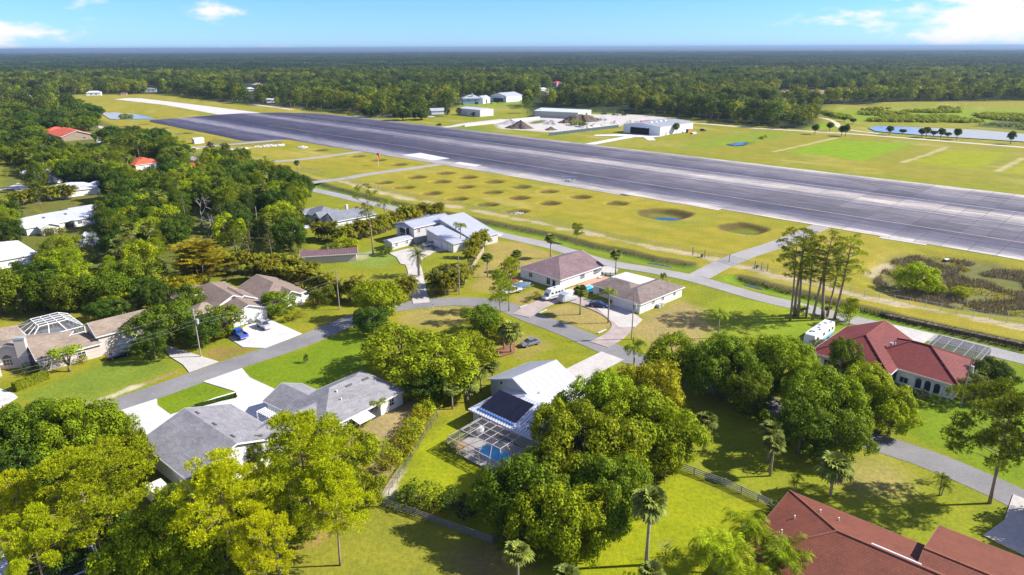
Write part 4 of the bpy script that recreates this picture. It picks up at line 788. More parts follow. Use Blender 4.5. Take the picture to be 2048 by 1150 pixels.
# ---- J: tan stucco house at the left edge, with pool cage and annexe
H = House('house', 'tan stucco house with chimney and arched window at the left edge', 'house', (-97, 129), M_taupe, M_shTan)
b = H.block((-102.4, 129.9), 10.6, 17.2, 105, 3.2, 2.2, (0, None), ov=0.6); H.window(b, 'x-', 0.6, 0.7, 1.7, 1.4, 3, 2, arch=True); H.window(b, 'x-', -6.4, 1.0, 1.7, 1.4, 3, 3); H.window(b, 'x-', 4.5, 1.0, 1.6, 1.5, 3, 3)
q = H.at(b, 'x-', -2.6, 0, 0.5); ch = MB().box((q[0], q[1], 3.2), (1.0, 1.9, 6.4), R(105)).build('chimney', M_taupe, H.t); MB().box((q[0], q[1], 6.6), (1.2, 2.1, 0.4), R(105)).build('chimney_cap', M_metal, ch)
b = H.block((-93.0, 129.9), 12, 8.6, 45, 3.0, 1.7, (0, None)); H.window(b, 'y-', 2, 0.9, 1.5, 1.2); b = H.block((-109, 131), 16, 12, -45, 3.1, 2.4); H.window(b, 'y-', 2, 0.9, 1.5, 1.2); g_ = H.block((-105.5, 121.5), 8, 7, 45, 2.8, 1.6); H.garage(g_, 'y-', 0, 4.8, 2.2)
cage('pool_cage', 'white framed dome screen enclosure behind the tan stucco house', (-102.6, 133.9), 48, 10.2, 11.2, 2.6, 4.2, 2.4, 3, 4, M_screen_dark, M_white, 0.15); poolpad('pool', (-102.6, 133.9), 48, 10.2, 11.2, 5, 5.2, (2.6, 3.2), M_conc)
H = House('garage_annexe', 'tan two storey annexe with outside stairs behind the street oaks', 'house', (-86, 137), M_taupe, M_shTan)
b = H.block((-86.0, 138.2), 11.5, 9.5, 45, 4.4, 1.9, (0, 0)); H.garage(b, 'y-', 1.0, 5, 2.3); H.window(b, 'x-', -0.8, 2.8, 0.8, 1.0); H.door(b, 'x-', 2.0, mat=M_dark)
p_ = H.block((-84.0, 146.0), 9, 6, -45, 2.8, 1.4); H.block((-73.5, 151.5), 6, 6, 45, 2.8, 1.5)
stp = MB()
for k in range(10): q = H.at(b, 'x-', 2.2-k*0.5, 0, 0.75); MB().box((q[0], q[1], 2.75-k*0.28), (1.2, 0.42, 0.07), R(45)).build('stair_tread', plain('stair_brown', (0.16, 0.10, 0.09), 0.8), H.t)
for o_ in (0.15, 1.35): stp.bar(H.at(b, 'x-', 2.6, 2.85, o_), H.at(b, 'x-', -2.6, 0.0, o_), 0.08, 0.3); stp.bar(H.at(b, 'x-', 2.6, 3.75, o_), H.at(b, 'x-', -2.6, 0.9, o_), 0.06)
stp.build('stair_rail', MAT['stair_brown'], H.t)
# ---- K: taupe roof house across the street
H = House('house', 'house with taupe gable roofs and white garage front on the street', 'house', (-67, 158), M_stucco, M_shTaupe)
b = H.block((-73.5, 160.5), 19, 11, -45, 2.9, 2.4, (None, 0)); b2 = H.block((-81.5, 162.5), 11, 9, -45, 2.8, 2.1, (None, 0))
b = H.block((-61.5, 164.5), 15, 11.5, -45, 2.9, 2.4, (0, None)); w_ = H.block((-57.6, 162.2), 9, 6.4, -45, 2.8, 1.7, (0, 0)); H.window(w_, 'x+', 0, 1.0, 1.6, 1.3)
g_ = H.block((-65.8, 153.6), 13, 9.2, -47, 2.9, 1.75, (0, 0), ov=0.4); H.garage(g_, 'x+', 0.4, 5.4, 2.3)
q = g_['T'](6.3, 0, 2.85); mb = MB(); A = [g_['T'](6.1, -4.0, 2.9), g_['T'](6.1, 4.0, 2.9), g_['T'](7.6, 4.0, 2.55), g_['T'](7.6, -4.0, 2.55)]; mb.add(A+[(p[0], p[1], p[2]-0.12) for p in A], [(0, 1, 2, 3), (7, 6, 5, 4), (0, 4, 5, 1), (1, 5, 6, 2), (2, 6, 7, 3), (3, 7, 4, 0)]); 
q = (-80.5-H.o[0], 157.5-H.o[1]); MB().box((q[0], q[1], 4.3), (1.1, 1.1, 1.8), R(45)).build('chimney', M_white, H.t); b4 = H.block((-68.0, 158.5), 9, 6.5, -45, 3.1, 1.6, (0, 0)); H.window(b4, 'x+', 0, 2.9, 1.6, 0.6, 2, 1)
# ---- L: metal roofed houses in the left grove
H = House('house', 'long white house with silver metal roof and front gable porch in the grove', 'house', (-166, 244), M_stucco, M_mtlG, seams=0.55)
b = H.block((-167.4, 243.2), 23, 17, 52, 2.8, 2.3, (None, 0)); H.window(b, 'y-', 6, 0.9, 1.5, 1.2); H.opening(b, 'y-', 2.5, 3, 2.1)
for x in (-3.5, 3.5): H.onroof(b, 'y-', x, 5.4, 0.8, 1.2, 0.12, M_vent, 'skylight')
p_ = H.block((-163.6, 234.5), 9, 6.6, -45, 2.8, 1.3, (0, 0)); H.opening(p_, 'x+', -0.6, 2.6, 2.1); b = H.block((-158.5, 261), 25, 15, 52, 2.8, 2.0, (0, None)); H.window(b, 'y-', 0, 0.9, 1.5, 1.2)
H = House('house', 'white house with silver metal hip roof above the palm hedge', 'house', (-198, 301), M_stucco, M_mtlG, seams=0.55)
b = H.block((-197.5, 302.5), 19, 18, 44, 2.8, 2.2); p_ = H.block((-196.5, 293.5), 8, 7, 44, 2.8, 1.4, (0, 0)); H.window(p_, 'x-', 0, 0.9, 1.4, 1.3); H.block((-187, 309), 12, 8, -44, 2.8, 1.2, (0, 0))
for x in (-3, 1): H.pipe(b, 'y+', x, 3, 0.25, 0.6, M_vent)
H = House('house', 'white metal hip roof house behind trees at the left edge', 'house', (-158, 201), M_stucco, M_mtlW, seams=0.55); b = H.block((-156.5, 200.5), 22, 15, -42, 2.8, 2.2); H.window(b, 'y+', 0, 0.9, 1.4, 1.2)
H = House('house', 'white house with brown roof end among trees, far left', 'house', (-222, 335), M_stucco, M_shTaupe); b = H.block((-232, 340), 26, 11, -30, 2.8, 2.4, (0, None), roof=M_mtlW); b = H.block((-221, 333.5), 9, 8, -30, 2.8, 2.0); H.window(b, 'y-', 0, 0.9, 1.4, 1.2); H.window(b, 'x+', 0, 0.9, 1.4, 1.2)
# ---- M, N: orange roofs
H = House('house', 'brick house with bright orange tile roof near the airfield track', 'house', (-322, 510), plain('brown_brick', (0.26, 0.20, 0.15), 0.9, 0.15), M_orange, M_white)
b = H.block((-322.5, 507.5), 44, 21, -45, 3.2, 3.6, (None, 0), ov=0.7); H.window(b, 'x+', 4, 0.8, 2.2, 1.5, 2, 2, frame=M_white); b2 = H.block((-342, 524), 18, 16, 45, 3.2, 3.0)
H = House('house', 'white house with orange tile roof half hidden by trees', 'house', (-196, 371), M_stucco, M_orange); b = H.block((-198, 371), 15, 9, 52, 2.9, 2.0); H.window(b, 'x-', 0, 0.9, 1.4, 1.2); b = H.block((-203, 378), 12, 9, -40, 2.9, 2.2); 
H = House('house', 'small orange roof peeking above trees beside the perimeter road', 'house', (-166, 364), M_stucco, M_orange); b = H.block((-166, 364), 11, 8, 45, 2.9, 1.9); H.window(b, 'y-', 0, 0.9, 1.4, 1.2); b = H.block((-156, 356), 10, 7, 45, 2.8, 1.2, roof=M_shSlate)
H = House('pavilion', 'low brown metal roofed pavilion behind the golden areca hedge', 'pavilion', (-55, 199), M_taupe, M_mtlBrown, seams=0.5); H.block((-55.5, 199.5), 17, 7, 12, 2.6, 0.7, (0, 0))
# ---- lower left corner house
H = House('house', 'white ribbed metal roof house cut by the lower left corner', 'house', (-62, 58), M_stucco, M_mtlW, seams=0.4); b = H.block((-62.5, 59.5), 16, 12, -48, 3.0, 1.6, (0, 0)); H.window(b, 'y-', 0, 1, 1.4, 1.2)
cage('pool_cage', 'white framed screen enclosure in the lower left corner under pines', (-56.5, 65.5), -48, 14, 6.0, 2.8, 3.2, 0.3, 6, 1, M_screen_dark, M_white, 0.14)
H = House('shed', 'blue grey flat roofed shed at the left edge under dark trees', 'shed', (-75.5, 79), M_greywall, M_mtlG); b = H.block((-76.5, 80.5), 9, 6, 10, 2.8, 0.3, (0, 0), ov=0.15, roof=plain('blue_grey_roof', (0.20, 0.23, 0.29), 0.6)); H.onroof(b, 'y-', 1, 1.5, 1.6, 0.7, 0.3, M_white, 'skylight')
# ---- airfield buildings
M_hangwall = plain('white_ribbed_cladding', (0.66, 0.69, 0.72), 0.6, 0.05)
H = House('hangar', 'white hangar with open folding door beside the runway', 'hangar', (110, 525), M_hangwall, M_mtlD, M_white)
b = H.block((112, 531.5), 44, 33.5, 44, 6.3, 1.9, (0, 0), ov=0.25)
q = H.at(b, 'x-', 0, 0, 0.0); an = H.side(b, 'x-')[2]
MB().box((0.03, -1.5, 2.4), (0.1, 17, 4.8)).build('door_shade_panel', plain('hangar_interior_shade', (0.012, 0.012, 0.02), 0.9), H.t, loc=q, rz=an); dd = MB(); dd.add([(0.1, -10.2, 4.9), (0.1, 7.2, 4.9), (3.4, 7.2, 5.5), (3.4, -10.2, 5.5), (0.1, -10.2, 4.7), (0.1, 7.2, 4.7), (3.4, 7.2, 5.1), (3.4, -10.2, 5.1)], [(0, 1, 2, 3), (7, 6, 5, 4), (0, 4, 5, 1), (1, 5, 6, 2), (2, 6, 7, 3), (3, 7, 4, 0)]); dd.build('folding_door', M_white, H.t, loc=q, rz=an)  # interior shade painted as a near-black panel on the closed end wall
for x in (-13, -7, -1, 5): H.onroof(b, 'y-', x, 14.5, 2.4, 1.6, 0.5, M_white, 'skylight')
H.door(b, 'y-', -14, 1.2, 2.3, M_dark); H.door(b, 'y-', 8, 1.2, 2.3); H.window(b, 'y-', -10, 1.2, 1.4, 1.0)
for l_ in (-20, -14, 13): 
    q = H.at(b, 'x-', 12 if l_ == 13 else -12, 0, 1.4); 
H = House('blue_house', 'two storey blue house with grey roof on the far lawn', 'house', (-42, 812), M_bluewall, plain('pale_grey_roof', (0.30, 0.31, 0.34), 0.7)); b = H.block((-46, 812), 22, 17, 10, 6.6, 3.6); H.window(b, 'y-', -4, 3.6, 2, 1.5); H.window(b, 'y-', 4, 3.6, 2, 1.5); H.opening(b, 'y-', 5, 4, 2.6); p_ = H.block((-33, 822), 16, 11, 60, 6.0, 2.6, (0, 0), wall=M_white); H.opening(p_, 'y-', 0, 3, 4.5); MB().box((-2.5, -4, 10.4), (1.6, 1.6, 3.0)).build('chimney', M_white, H.t)
H = House('barn', 'blue fronted white barn with open bay on the far lawn', 'barn', (-8, 850), M_white, MAT['pale_grey_roof']); b = H.block((-6, 852), 30, 26, 50, 7.0, 3.4, (0, 0), ov=0.4); q = H.at(b, 'x-', 0, 0); MB().box((0.05, 0, 3.0), (0.1, 24, 6.0)).build('blue_front', M_bluewall, H.t, loc=q, rz=H.side(b, 'x-')[2]); MB().box((0.16, 0, 2.2), (0.1, 15, 4.4)).build('bay_shade_panel', M_dark, H.t, loc=q, rz=H.side(b, 'x-')[2]); MB().box((1.8, 0, 5.0), (3.4, 19, 0.3)).build('bay_canopy', M_white, H.t, loc=q, rz=H.side(b, 'x-')[2])  # bay is a dark panel, the shade inside it put into the colour
H = House('warehouse', 'pale grey metal warehouse beside the far tree line', 'warehouse', (-33, 672), plain('pale_cladding', (0.50, 0.49, 0.48), 0.7, 0.05), plain('lavender_roof', (0.42, 0.43, 0.50), 0.5, 0.05)); b = H.block((-33.5, 672), 31, 17, -47, 6.2, 1.0, (0, 0), ov=0.15); H.garage(b, 'y-', -6, 4, 4, M_metal); H.door(b, 'y-', 6, 1.2, 2.3, M_dark)
H = House('warehouse', 'cream metal warehouse at the works yard', 'warehouse', (48, 652), plain('cream_cladding', (0.40, 0.40, 0.34), 0.7, 0.05), plain('pale_green_roof', (0.47, 0.50, 0.50), 0.5, 0.05)); b = H.block((48, 655), 45, 30, -30, 5.6, 1.6, (0, 0), ov=0.2); H.garage(b, 'x+', 4, 4, 4.2, M_dark); H.opening(b, 'x+', -5, 3, 3.5)
H = House('equipment_shed', 'tiny white shed with metal roof beside the runway end', 'shed', (-214.5, 474), M_white, M_mtlG); b = H.block((-214.5, 474.5), 7, 5, 45, 3.0, 0.8, (0, 0), ov=0.25); H.door(b, 'y-', 1, 1, 2)
# ---- far houses peeking out of the forest
for px, py, L_, W_, e_, wl_, rf_, lb in ((517, 172, 26, 18, 6, plain('sand_wall', (0.50, 0.40, 0.26), 0.8), plain('sand_roof', (0.42, 0.34, 0.24), 0.8), 'sand coloured house rising out of the far woods'),
        (500, 178, 18, 12, 4, M_white, M_mtlW, 'white metal roof below the sand coloured house'), (189, 187, 26, 12, 5, M_stucco, M_mtlW, 'pale house under pines beyond the grass strip'), (60, 194, 14, 9, 5, M_greywall, M_mtlW, 'small grey building with white posts at the far left'),
        (6, 196, 22, 12, 5, M_taupe, M_mtlW, 'tan building at the far left edge'), (303, 180, 22, 12, 5, M_greywall, M_shSlate, 'dark house with white trim beyond the grass strip'), (248, 186, 12, 8, 3, M_taupe, M_tileDark, 'low red roofed shelter beyond the grass strip'),
        (1114, 168, 20, 16, 6, M_white, plain('crimson_roof', (0.48, 0.05, 0.06), 0.7), 'white house with crimson pyramid roof in the woods'), (1101, 185, 24, 14, 4, M_white, M_mtlW, 'white roofed building in the woods above the works yard'), (1085, 177, 18, 10, 3, M_white, M_mtlW, 'small white roof left of the crimson roof'), (1140, 175, 18, 12, 3, M_stucco, M_shTan, 'pale tan roof right of the crimson roof'), (1043, 193, 12, 8, 4, M_white, M_white, 'tiny white hut right of the blue barn'), (582, 184, 16, 10, 4, M_white, M_mtlG, 'pale roof glimpsed among the far oaks'), (420, 182, 20, 12, 5, M_stucco, M_shTan, 'tan roof behind the treeline near the concrete strip')):
    g = G(px, py+4); H = House('house', lb, 'house', g, wl_, rf_); b = H.block(g, L_*0.72, W_*0.72, random.choice((20, -30, 45)), e_*0.85, W_*0.17, (None, None)); H.window(b, 'y-', -3, 1.2, 2, 1.5, 2, 1); H.window(b, 'y-', 3, 1.2, 2, 1.5, 2, 1)
g = G(874, 228); H = House('garage', 'white gabled garage between the runway side oaks', 'garage', g, M_white, MAT['pale_grey_roof']); b = H.block(g, 14, 10, 20, 3.5, 2.2, (0, 0)); H.garage(b, 'x-', 0, 4.5, 2.6)
g = G(608, 216); H = House('hut', 'small white hut under palms beside the access road', 'hut', G(543, 205), M_white, M_mtlG); b = H.block(G(543, 205), 12, 9, 20, 3.2, 1.8, (0, 0)); H.door(b, 'y-', 0)
# ================================================================== VEHICLES
def loft(secs, name, mat, parent, smooth=True):
    """body skin: each section (x, half width, z0, z1) with rounded shoulders"""
    v, f = [], []
    for x, w, z0, z1 in secs:
        m = z0+(z1-z0)*0.62; v += [(x, -w*0.9, z0), (x, -w, z0+(z1-z0)*0.25), (x, -w, m), (x, -w*0.9, z1), (x, w*0.9, z1), (x, w, m), (x, w, z0+(z1-z0)*0.25), (x, w*0.9, z0)]
    n = len(secs)
    for i in range(n-1):
        for k in range(8): f.append((i*8+k, i*8+(k+1) % 8, (i+1)*8+(k+1) % 8, (i+1)*8+k))
    f += [tuple(range(7, -1, -1)), tuple((n-1)*8+k for k in range(8))]
    return link(name, mesh(name, v, f, mat, smooth=False), parent)
def wheels(t, xs, w, r=0.34, tw=0.24):
    for x in xs:
        for sd in (-1, 1):
            wh = MB().cyl((0, 0, 0), r, tw, 14, 'y').build('wheel', M_black, t, loc=(x, sd*(w-tw*0.35), r)); MB().cyl((0, sd*tw*0.5, 0), r*0.62, 0.04, 10, 'y').build('rim', M_rim, wh)
def pane(t, pts, name='window', mat=None):
    v = [Vector(p) for p in pts]; n = (v[1]-v[0]).cross(v[2]-v[0]).normalized()*0.012; c = sum(v, Vector())/len(v)
    v = [c+(p-c)*0.92+n for p in v]; link(name, mesh(name, [tuple(p) for p in v], [tuple(range(len(v)))], mat or M_glass), t)
def cabin(t, x0, x1, x2, x3, w, zb, zt, mat, side_split=1):
    """glasshouse: base from x0 to x3 at zb, roof from x1 to x2 at zt"""
    wt = w*0.80; B = [(x0, -w, zb), (x3, -w, zb), (x3, w, zb), (x0, w, zb)]; T = [(x1, -wt, zt), (x2, -wt, zt), (x2, wt, zt), (x1, wt, zt)]
    link('cabin', mesh('cabin', B+T, [(0, 1, 5, 4), (1, 2, 6, 5), (2, 3, 7, 6), (3, 0, 4, 7), (4, 5, 6, 7)], mat), t)
    pane(t, [B[1], B[2], T[2], T[1]], 'windshield'); pane(t, [B[3], B[0], T[0], T[3]], 'rear_window')
    L_ = lambda p, q, k: tuple(p[i]+(q[i]-p[i])*k for i in range(3))
    for k in range(side_split):
        a, b = k/side_split, (k+1)/side_split
        pane(t, [L_(B[0], B[1], a), L_(B[0], B[1], b), L_(T[0], T[1], b), L_(T[0], T[1], a)], 'side_window'); pane(t, [L_(B[2], B[3], a), L_(B[2], B[3], b), L_(T[2], T[3], b), L_(T[2], T[3], a)], 'side_window')
def lights(t, xf, xr, w, zf, zr):
    for sd in (-1, 1):
        MB().box((xf, sd*w*0.74, zf), (0.08, 0.42, 0.16)).build('headlight', M_lamp, t); MB().box((xr, sd*w*0.78, zr), (0.06, 0.3, 0.16)).build('tail_light', M_redlight, t)
def mirrors(t, x, w, z, mat):
    for sd in (-1, 1): MB().box((x, sd*(w+0.1), z), (0.14, 0.2, 0.13)).build('mirror', mat, t)
def car(kind, name, label, cat, p, ang, col, z=None, group=None):
    mt = paint('paint_%s_%d' % (name, len(MAT)), col); t = thing(name, label, cat, (p[0], p[1], 0.09 if z is None else z), R(ang), group)
    if kind == 'sedan':
        loft([(-2.35, 0.72, 0.35, 0.80), (-2.2, 0.84, 0.28, 0.98), (-1.3, 0.90, 0.22, 1.02), (0.9, 0.90, 0.22, 0.98), (2.0, 0.84, 0.25, 0.86), (2.35, 0.68, 0.34, 0.68)], 'body', mt, t)
        cabin(t, -1.75, -0.85, 0.35, 1.15, 0.80, 0.98, 1.45, mt, 2); wheels(t, (-1.42, 1.45), 0.88, 0.33); lights(t, 2.22, -2.30, 0.84, 0.68, 0.84); mirrors(t, 0.85, 0.88, 1.0, mt)
    elif kind == 'suv':
        loft([(-2.3, 0.80, 0.40, 1.0), (-2.2, 0.90, 0.32, 1.08), (-1.0, 0.94, 0.28, 1.08), (1.0, 0.94, 0.28, 1.06), (2.0, 0.88, 0.30, 0.98), (2.32, 0.74, 0.38, 0.78)], 'body', mt, t)
        cabin(t, -2.2, -1.8, 0.35, 1.15, 0.86, 1.06, 1.70, mt, 3); wheels(t, (-1.38, 1.42), 0.93, 0.37); lights(t, 2.2, -2.28, 0.88, 0.80, 0.95); mirrors(t, 0.9, 0.92, 1.1, mt)
        for sd in (-1, 1): MB().bar((-1.7, sd*0.58, 1.74), (0.3, sd*0.58, 1.74), 0.05).build('roof_rail', M_dark, t)
    elif kind == 'pickup':
        loft([(-2.85, 0.88, 0.48, 0.78), (-2.8, 0.96, 0.42, 0.80), (0.0, 0.97, 0.38, 0.82), (1.5, 0.97, 0.38, 1.12), (2.5, 0.93, 0.42, 1.08), (2.9, 0.82, 0.48, 0.90)], 'body', mt, t)
        MB().box((-2.78, 0, 0.98), (0.1, 1.86, 0.5)).build('tailgate', mt, t); bd = MB()
        for sd in (-1, 1): bd.box((-1.75, sd*0.91, 0.98), (2.05, 0.12, 0.5))
        bd.build('bed_side', mt, t); MB().box((-1.75, 0, 0.86), (1.95, 1.66, 0.08)).build('bed_floor', plain('bed_liner', (0.10, 0.085, 0.075), 0.8), t)
        cabin(t, -0.75, -0.55, 0.85, 1.5, 0.92, 0.95, 1.80, mt, 2); MB().box((0.0, 0, 0.95), (1.5, 1.86, 0.36)).build('cab_lower', mt, t); wheels(t, (-1.75, 1.75), 0.95, 0.40); lights(t, 2.8, -2.86, 0.92, 0.88, 0.98); mirrors(t, 1.05, 0.95, 1.15, mt); MB().box((-2.92, 0, 0.55), (0.14, 1.8, 0.18)).build('bumper', M_rim, t)
    return t
def mid(a, b): return ((a[0]+b[0])/2, (a[1]+b[1])/2)
car('suv', 'suv', 'silver suv parked nose out in front of the white garage', 'car', (-57.3, 146.0), -45, (0.45, 0.45, 0.47))
car('pickup', 'pickup_truck', 'bright blue pickup truck half under the street tree', 'pickup', (-61.2, 141.0), 135, (0.01, 0.10, 0.62))
car('sedan', 'sedan', 'grey sedan parked on the lawn beside the sabal palm', 'car', G(1060, 690), 212, (0.20, 0.20, 0.23), 0.03)
car('sedan', 'sedan', 'dark blue sedan on the curved paver drive', 'car', G(1197, 614), -17, (0.02, 0.035, 0.08))
car('pickup', 'pickup_truck', 'white pickup truck at the garage of the modern house', 'pickup', (-26.4, 214.8), 45, (0.62, 0.63, 0.65))
car('sedan', 'sedan', 'dark car in shade by the tan annexe', 'car', G(238, 714), 45, (0.03, 0.03, 0.04), 0.03)
car('suv', 'suv', 'black suv parked right of the hangar', 'car', crop(1160, 200, 260, [(1935, 490)])[0], -10, (0.015, 0.015, 0.02), 0.03)
YARD = 'vehicles in the works yard'
for k, (px, py, kd, co, lb) in enumerate(((1174, 227, 'suv', (0.5, 0.5, 0.52), 'silver suv at the corner of the cream warehouse'), (1167, 228, 'sedan', (0.04, 0.05, 0.09), 'dark sedan at the corner of the cream warehouse'), (1208, 229, 'pickup', (0.03, 0.03, 0.04), 'black pickup at the back of the works yard'), (1228, 230.5, 'sedan', (0.04, 0.04, 0.05), 'dark sedan in the yard back row, left one'), (1237, 231, 'sedan', (0.45, 0.45, 0.47), 'pale sedan in the yard back row, middle one'), (1248, 231, 'suv', (0.05, 0.05, 0.06), 'dark suv in the yard back row, right one'), (1193, 240, 'pickup', (0.04, 0.045, 0.06), 'dark pickup beside the white crane truck'), (734, 228.5, 'suv', (0.6, 0.6, 0.62), 'white vehicle beside the runway side trees'), (605, 218, 'suv', (0.6, 0.6, 0.6), 'white vehicle on the access road'), (878, 251, 'suv', (0.05, 0.05, 0.06), 'dark vehicle at the end of the white picket wall'))):
    car(kd, 'parked_vehicle', lb, 'car', G(px, py), random.choice((-10, 20, 45, 160)), co, 0.03, YARD if 1150 < px < 1300 else None)
def motorhome(name, label, p, ang, L=9.6, w=1.22, h=3.2, stripe=(0.10, 0.33, 0.62), col=(0.66, 0.67, 0.69), z=0.02):
    t = thing(name, label, 'motorhome', (p[0], p[1], z), R(ang)); mt = plain('rv_%s' % name+str(len(MAT)), col, 0.35, 0.05); l = L/2
    loft([(-l, w*0.95, 0.45, h-0.12), (-l+0.15, w, 0.42, h), (l-0.9, w, 0.42, h), (l-0.25, w*0.97, 0.45, h-0.25), (l, w*0.9, 0.5, 1.35)], 'body', mt, t)
    for sd in (-1, 1):
        MB().box((-0.6, sd*(w+0.012), 0.85), (L*0.8, 0.02, 0.55)).build('stripe', plain('rv_stripe_%d' % int(stripe[2]*100), stripe, 0.4), t)
        for k, x in enumerate((-l+1.4, -l+3.2, 0.6, l-1.5)): MB().box((x, sd*(w+0.015), h*0.66), (0.95, 0.03, 0.7)).build('window', M_glass, t)
        MB().box((l-0.15, sd*w*0.66, 0.8), (0.1, 0.4, 0.2)).build('headlight', M_lamp, t); MB().box((-l-0.01, sd*w*0.8, 0.9), (0.04, 0.25, 0.5)).build('tail_light', M_redlight, t)
    pane(t, [(l-0.02, -w*0.88, 1.4), (l-0.02, w*0.88, 1.4), (l-0.27, w*0.9, h-0.4), (l-0.27, -w*0.9, h-0.4)], 'windshield')
    for x, s_ in ((-l+2.0, 0.75), (0.3, 0.5), (l-2.4, 0.75)): MB().box((x, 0, h+0.1), (s_*1.3, s_, 0.22)).build('roof_unit', M_mtlG, t)
    for x, y in ((-l+1, 0.5), (-1, -0.6), (1.4, 0.5), (l-1.5, -0.5)): MB().box((x, y, h+0.05), (0.45, 0.45, 0.12)).build('roof_hatch', M_vent, t)
    MB().box((0.4, -w*0.4, h+0.02), (L*0.55, 0.9, 0.03)).build('roof_panel', M_mtlG, t)
    wheels(t, (-l+2.4, l-1.6), w-0.05, 0.48, 0.3); return t
motorhome('motorhome', 'white motorhome with blue stripe beside the pine grove', (67.2, 137.6), 225, 11.0)
tr = thing('travel_trailer', 'white travel trailer parked beside the tall grey garage', 'trailer', (G(325, 985, 2.5)[0], G(325, 985, 2.5)[1], 0), R(-42)); mt = plain('trailer_white', (0.66, 0.64, 0.60), 0.5, 0.05)
loft([(-3.4, 1.1, 0.55, 2.4), (-3.1, 1.2, 0.5, 2.85), (2.6, 1.2, 0.5, 2.85), (3.2, 1.18, 0.6, 2.3), (3.4, 1.1, 0.7, 1.6)], 'body', mt, tr); MB().box((0.2, -0.1, 2.98), (1.1, 0.8, 0.28)).build('roof_unit', M_white, tr); MB().box((0.95, -0.1, 3.0), (0.4, 0.6, 0.3)).build('roof_vent', M_vent, tr); wheels(tr, (-0.5, 0.5), 1.15, 0.34); MB().bar((3.3, 0, 0.55), (4.4, 0, 0.5), 0.12).build('tow_bar', M_dark, tr)
for sd in (-1, 1): MB().box((0.4, sd*1.21, 1.7), (1.2, 0.03, 0.7)).build('window', M_glass, tr)
# camper van and covered trailer on the paver drive
cv = thing('camper_van', 'white camper van beside a covered trailer on the paver drive', 'camper van', (*G(1106, 597), 0.09), R(218)); mt = paint('camper_white', (0.66, 0.66, 0.67), 0.35, 0.0)
loft([(-3.0, 1.0, 0.42, 2.45), (-2.85, 1.06, 0.38, 2.75), (1.3, 1.06, 0.38, 2.7), (2.0, 1.04, 0.4, 1.9), (2.35, 1.0, 0.4, 1.15), (3.1, 0.9, 0.45, 0.95)], 'body', mt, cv); pane(cv, [(2.4, -0.85, 1.2), (2.4, 0.85, 1.2), (1.95, 0.82, 1.95), (1.95, -0.82, 1.95)], 'windshield'); wheels(cv, (-1.7, 2.1), 1.0, 0.38); lights(cv, 3.02, -3.0, 0.95, 0.8, 1.1)
for sd in (-1, 1):
    for x in (-2.2, -1.2, -0.2, 1.1): MB().box((x, sd*1.055, 1.85), (0.7, 0.04, 0.55)).build('window', M_glass, cv)
    MB().box((-0.5, sd*1.065, 1.0), (4.2, 0.03, 0.12)).build('stripe', M_dark, cv)
MB().box((-1.0, 0, 2.84), (0.9, 0.7, 0.22)).build('roof_unit', M_mtlG, cv)
ct = thing('covered_trailer', 'trailer under a pale grey fabric cover beside the camper van', 'trailer', (*G(1135, 602), 0.09), R(218)); mt = plain('grey_cover', (0.43, 0.45, 0.47), 0.85, 0.12, 1.5)
loft([(-2.5, 1.05, 0.35, 1.6), (-2.2, 1.15, 0.3, 2.3), (-0.6, 1.18, 0.3, 2.62), (0.8, 1.18, 0.3, 2.55), (1.9, 1.12, 0.3, 2.1), (2.5, 0.95, 0.35, 1.4)], 'cover', mt, ct); wheels(ct, (-0.3,), 1.05, 0.32)
for x in (-1.6, 0.0, 1.4): MB().tube([(x, -1.2, 0.35), (x+0.1, -1.2, 1.7), (x+0.15, -1.05, 2.3)], 0.04, 5).build('strap', M_metal, ct)
# pickup and boat by the mauve house
car('pickup', 'pickup_truck', 'white pickup on the drive in front of the covered boat', 'pickup', G(1024, 586), 35, (0.6, 0.6, 0.62), 0.03)
bt = thing('boat', 'boat under a dark blue cover on the trailer by the mauve house', 'boat', (*G(1043, 579), 0.0), R(35)); mt = plain('blue_boat_cover', (0.10, 0.15, 0.22), 0.7, 0.2, 1.5)
loft([(-2.8, 0.95, 0.7, 1.3), (-1.0, 1.1, 0.6, 1.75), (0.5, 1.1, 0.6, 1.85), (2.0, 0.8, 0.75, 1.6), (3.1, 0.12, 1.1, 1.4)], 'cover', mt, bt); loft([(-2.8, 0.9, 0.5, 0.72), (0.5, 1.0, 0.45, 0.66), (3.0, 0.1, 0.95, 1.1)], 'hull', M_white, bt); wheels(bt, (-0.6,), 0.95, 0.3); MB().box((-3.0, 0, 1.0), (0.4, 0.4, 1.1)).build('outboard_motor', M_white, bt); MB().bar((2.2, 0, 0.45), (4.2, 0, 0.45), 0.1).build('trailer_beam', M_metal, bt)
b2_ = thing('boat', 'small red and white boat behind the blue covered boat', 'boat', (*G(1030, 571), 0), R(20)); loft([(-2.2, 0.9, 0.4, 1.0), (0.5, 0.95, 0.4, 1.05), (2.2, 0.15, 0.8, 1.1)], 'hull', M_white, b2_); loft([(-1.0, 0.7, 1.0, 1.5), (0.4, 0.75, 1.0, 1.6), (1.4, 0.3, 1.02, 1.25)], 'red_cowl', paint('boat_red', (0.5, 0.02, 0.02)), b2_); wheels(b2_, (-0.5,), 0.8, 0.28)
# motorhome and caravan in the left grove
motorhome('motorhome', 'cream motorhome beside the silver metal hip roof', (*G(84, 396),), 40, 8.0, 1.2, 3.0, (0.25, 0.2, 0.15), (0.6, 0.58, 0.55))
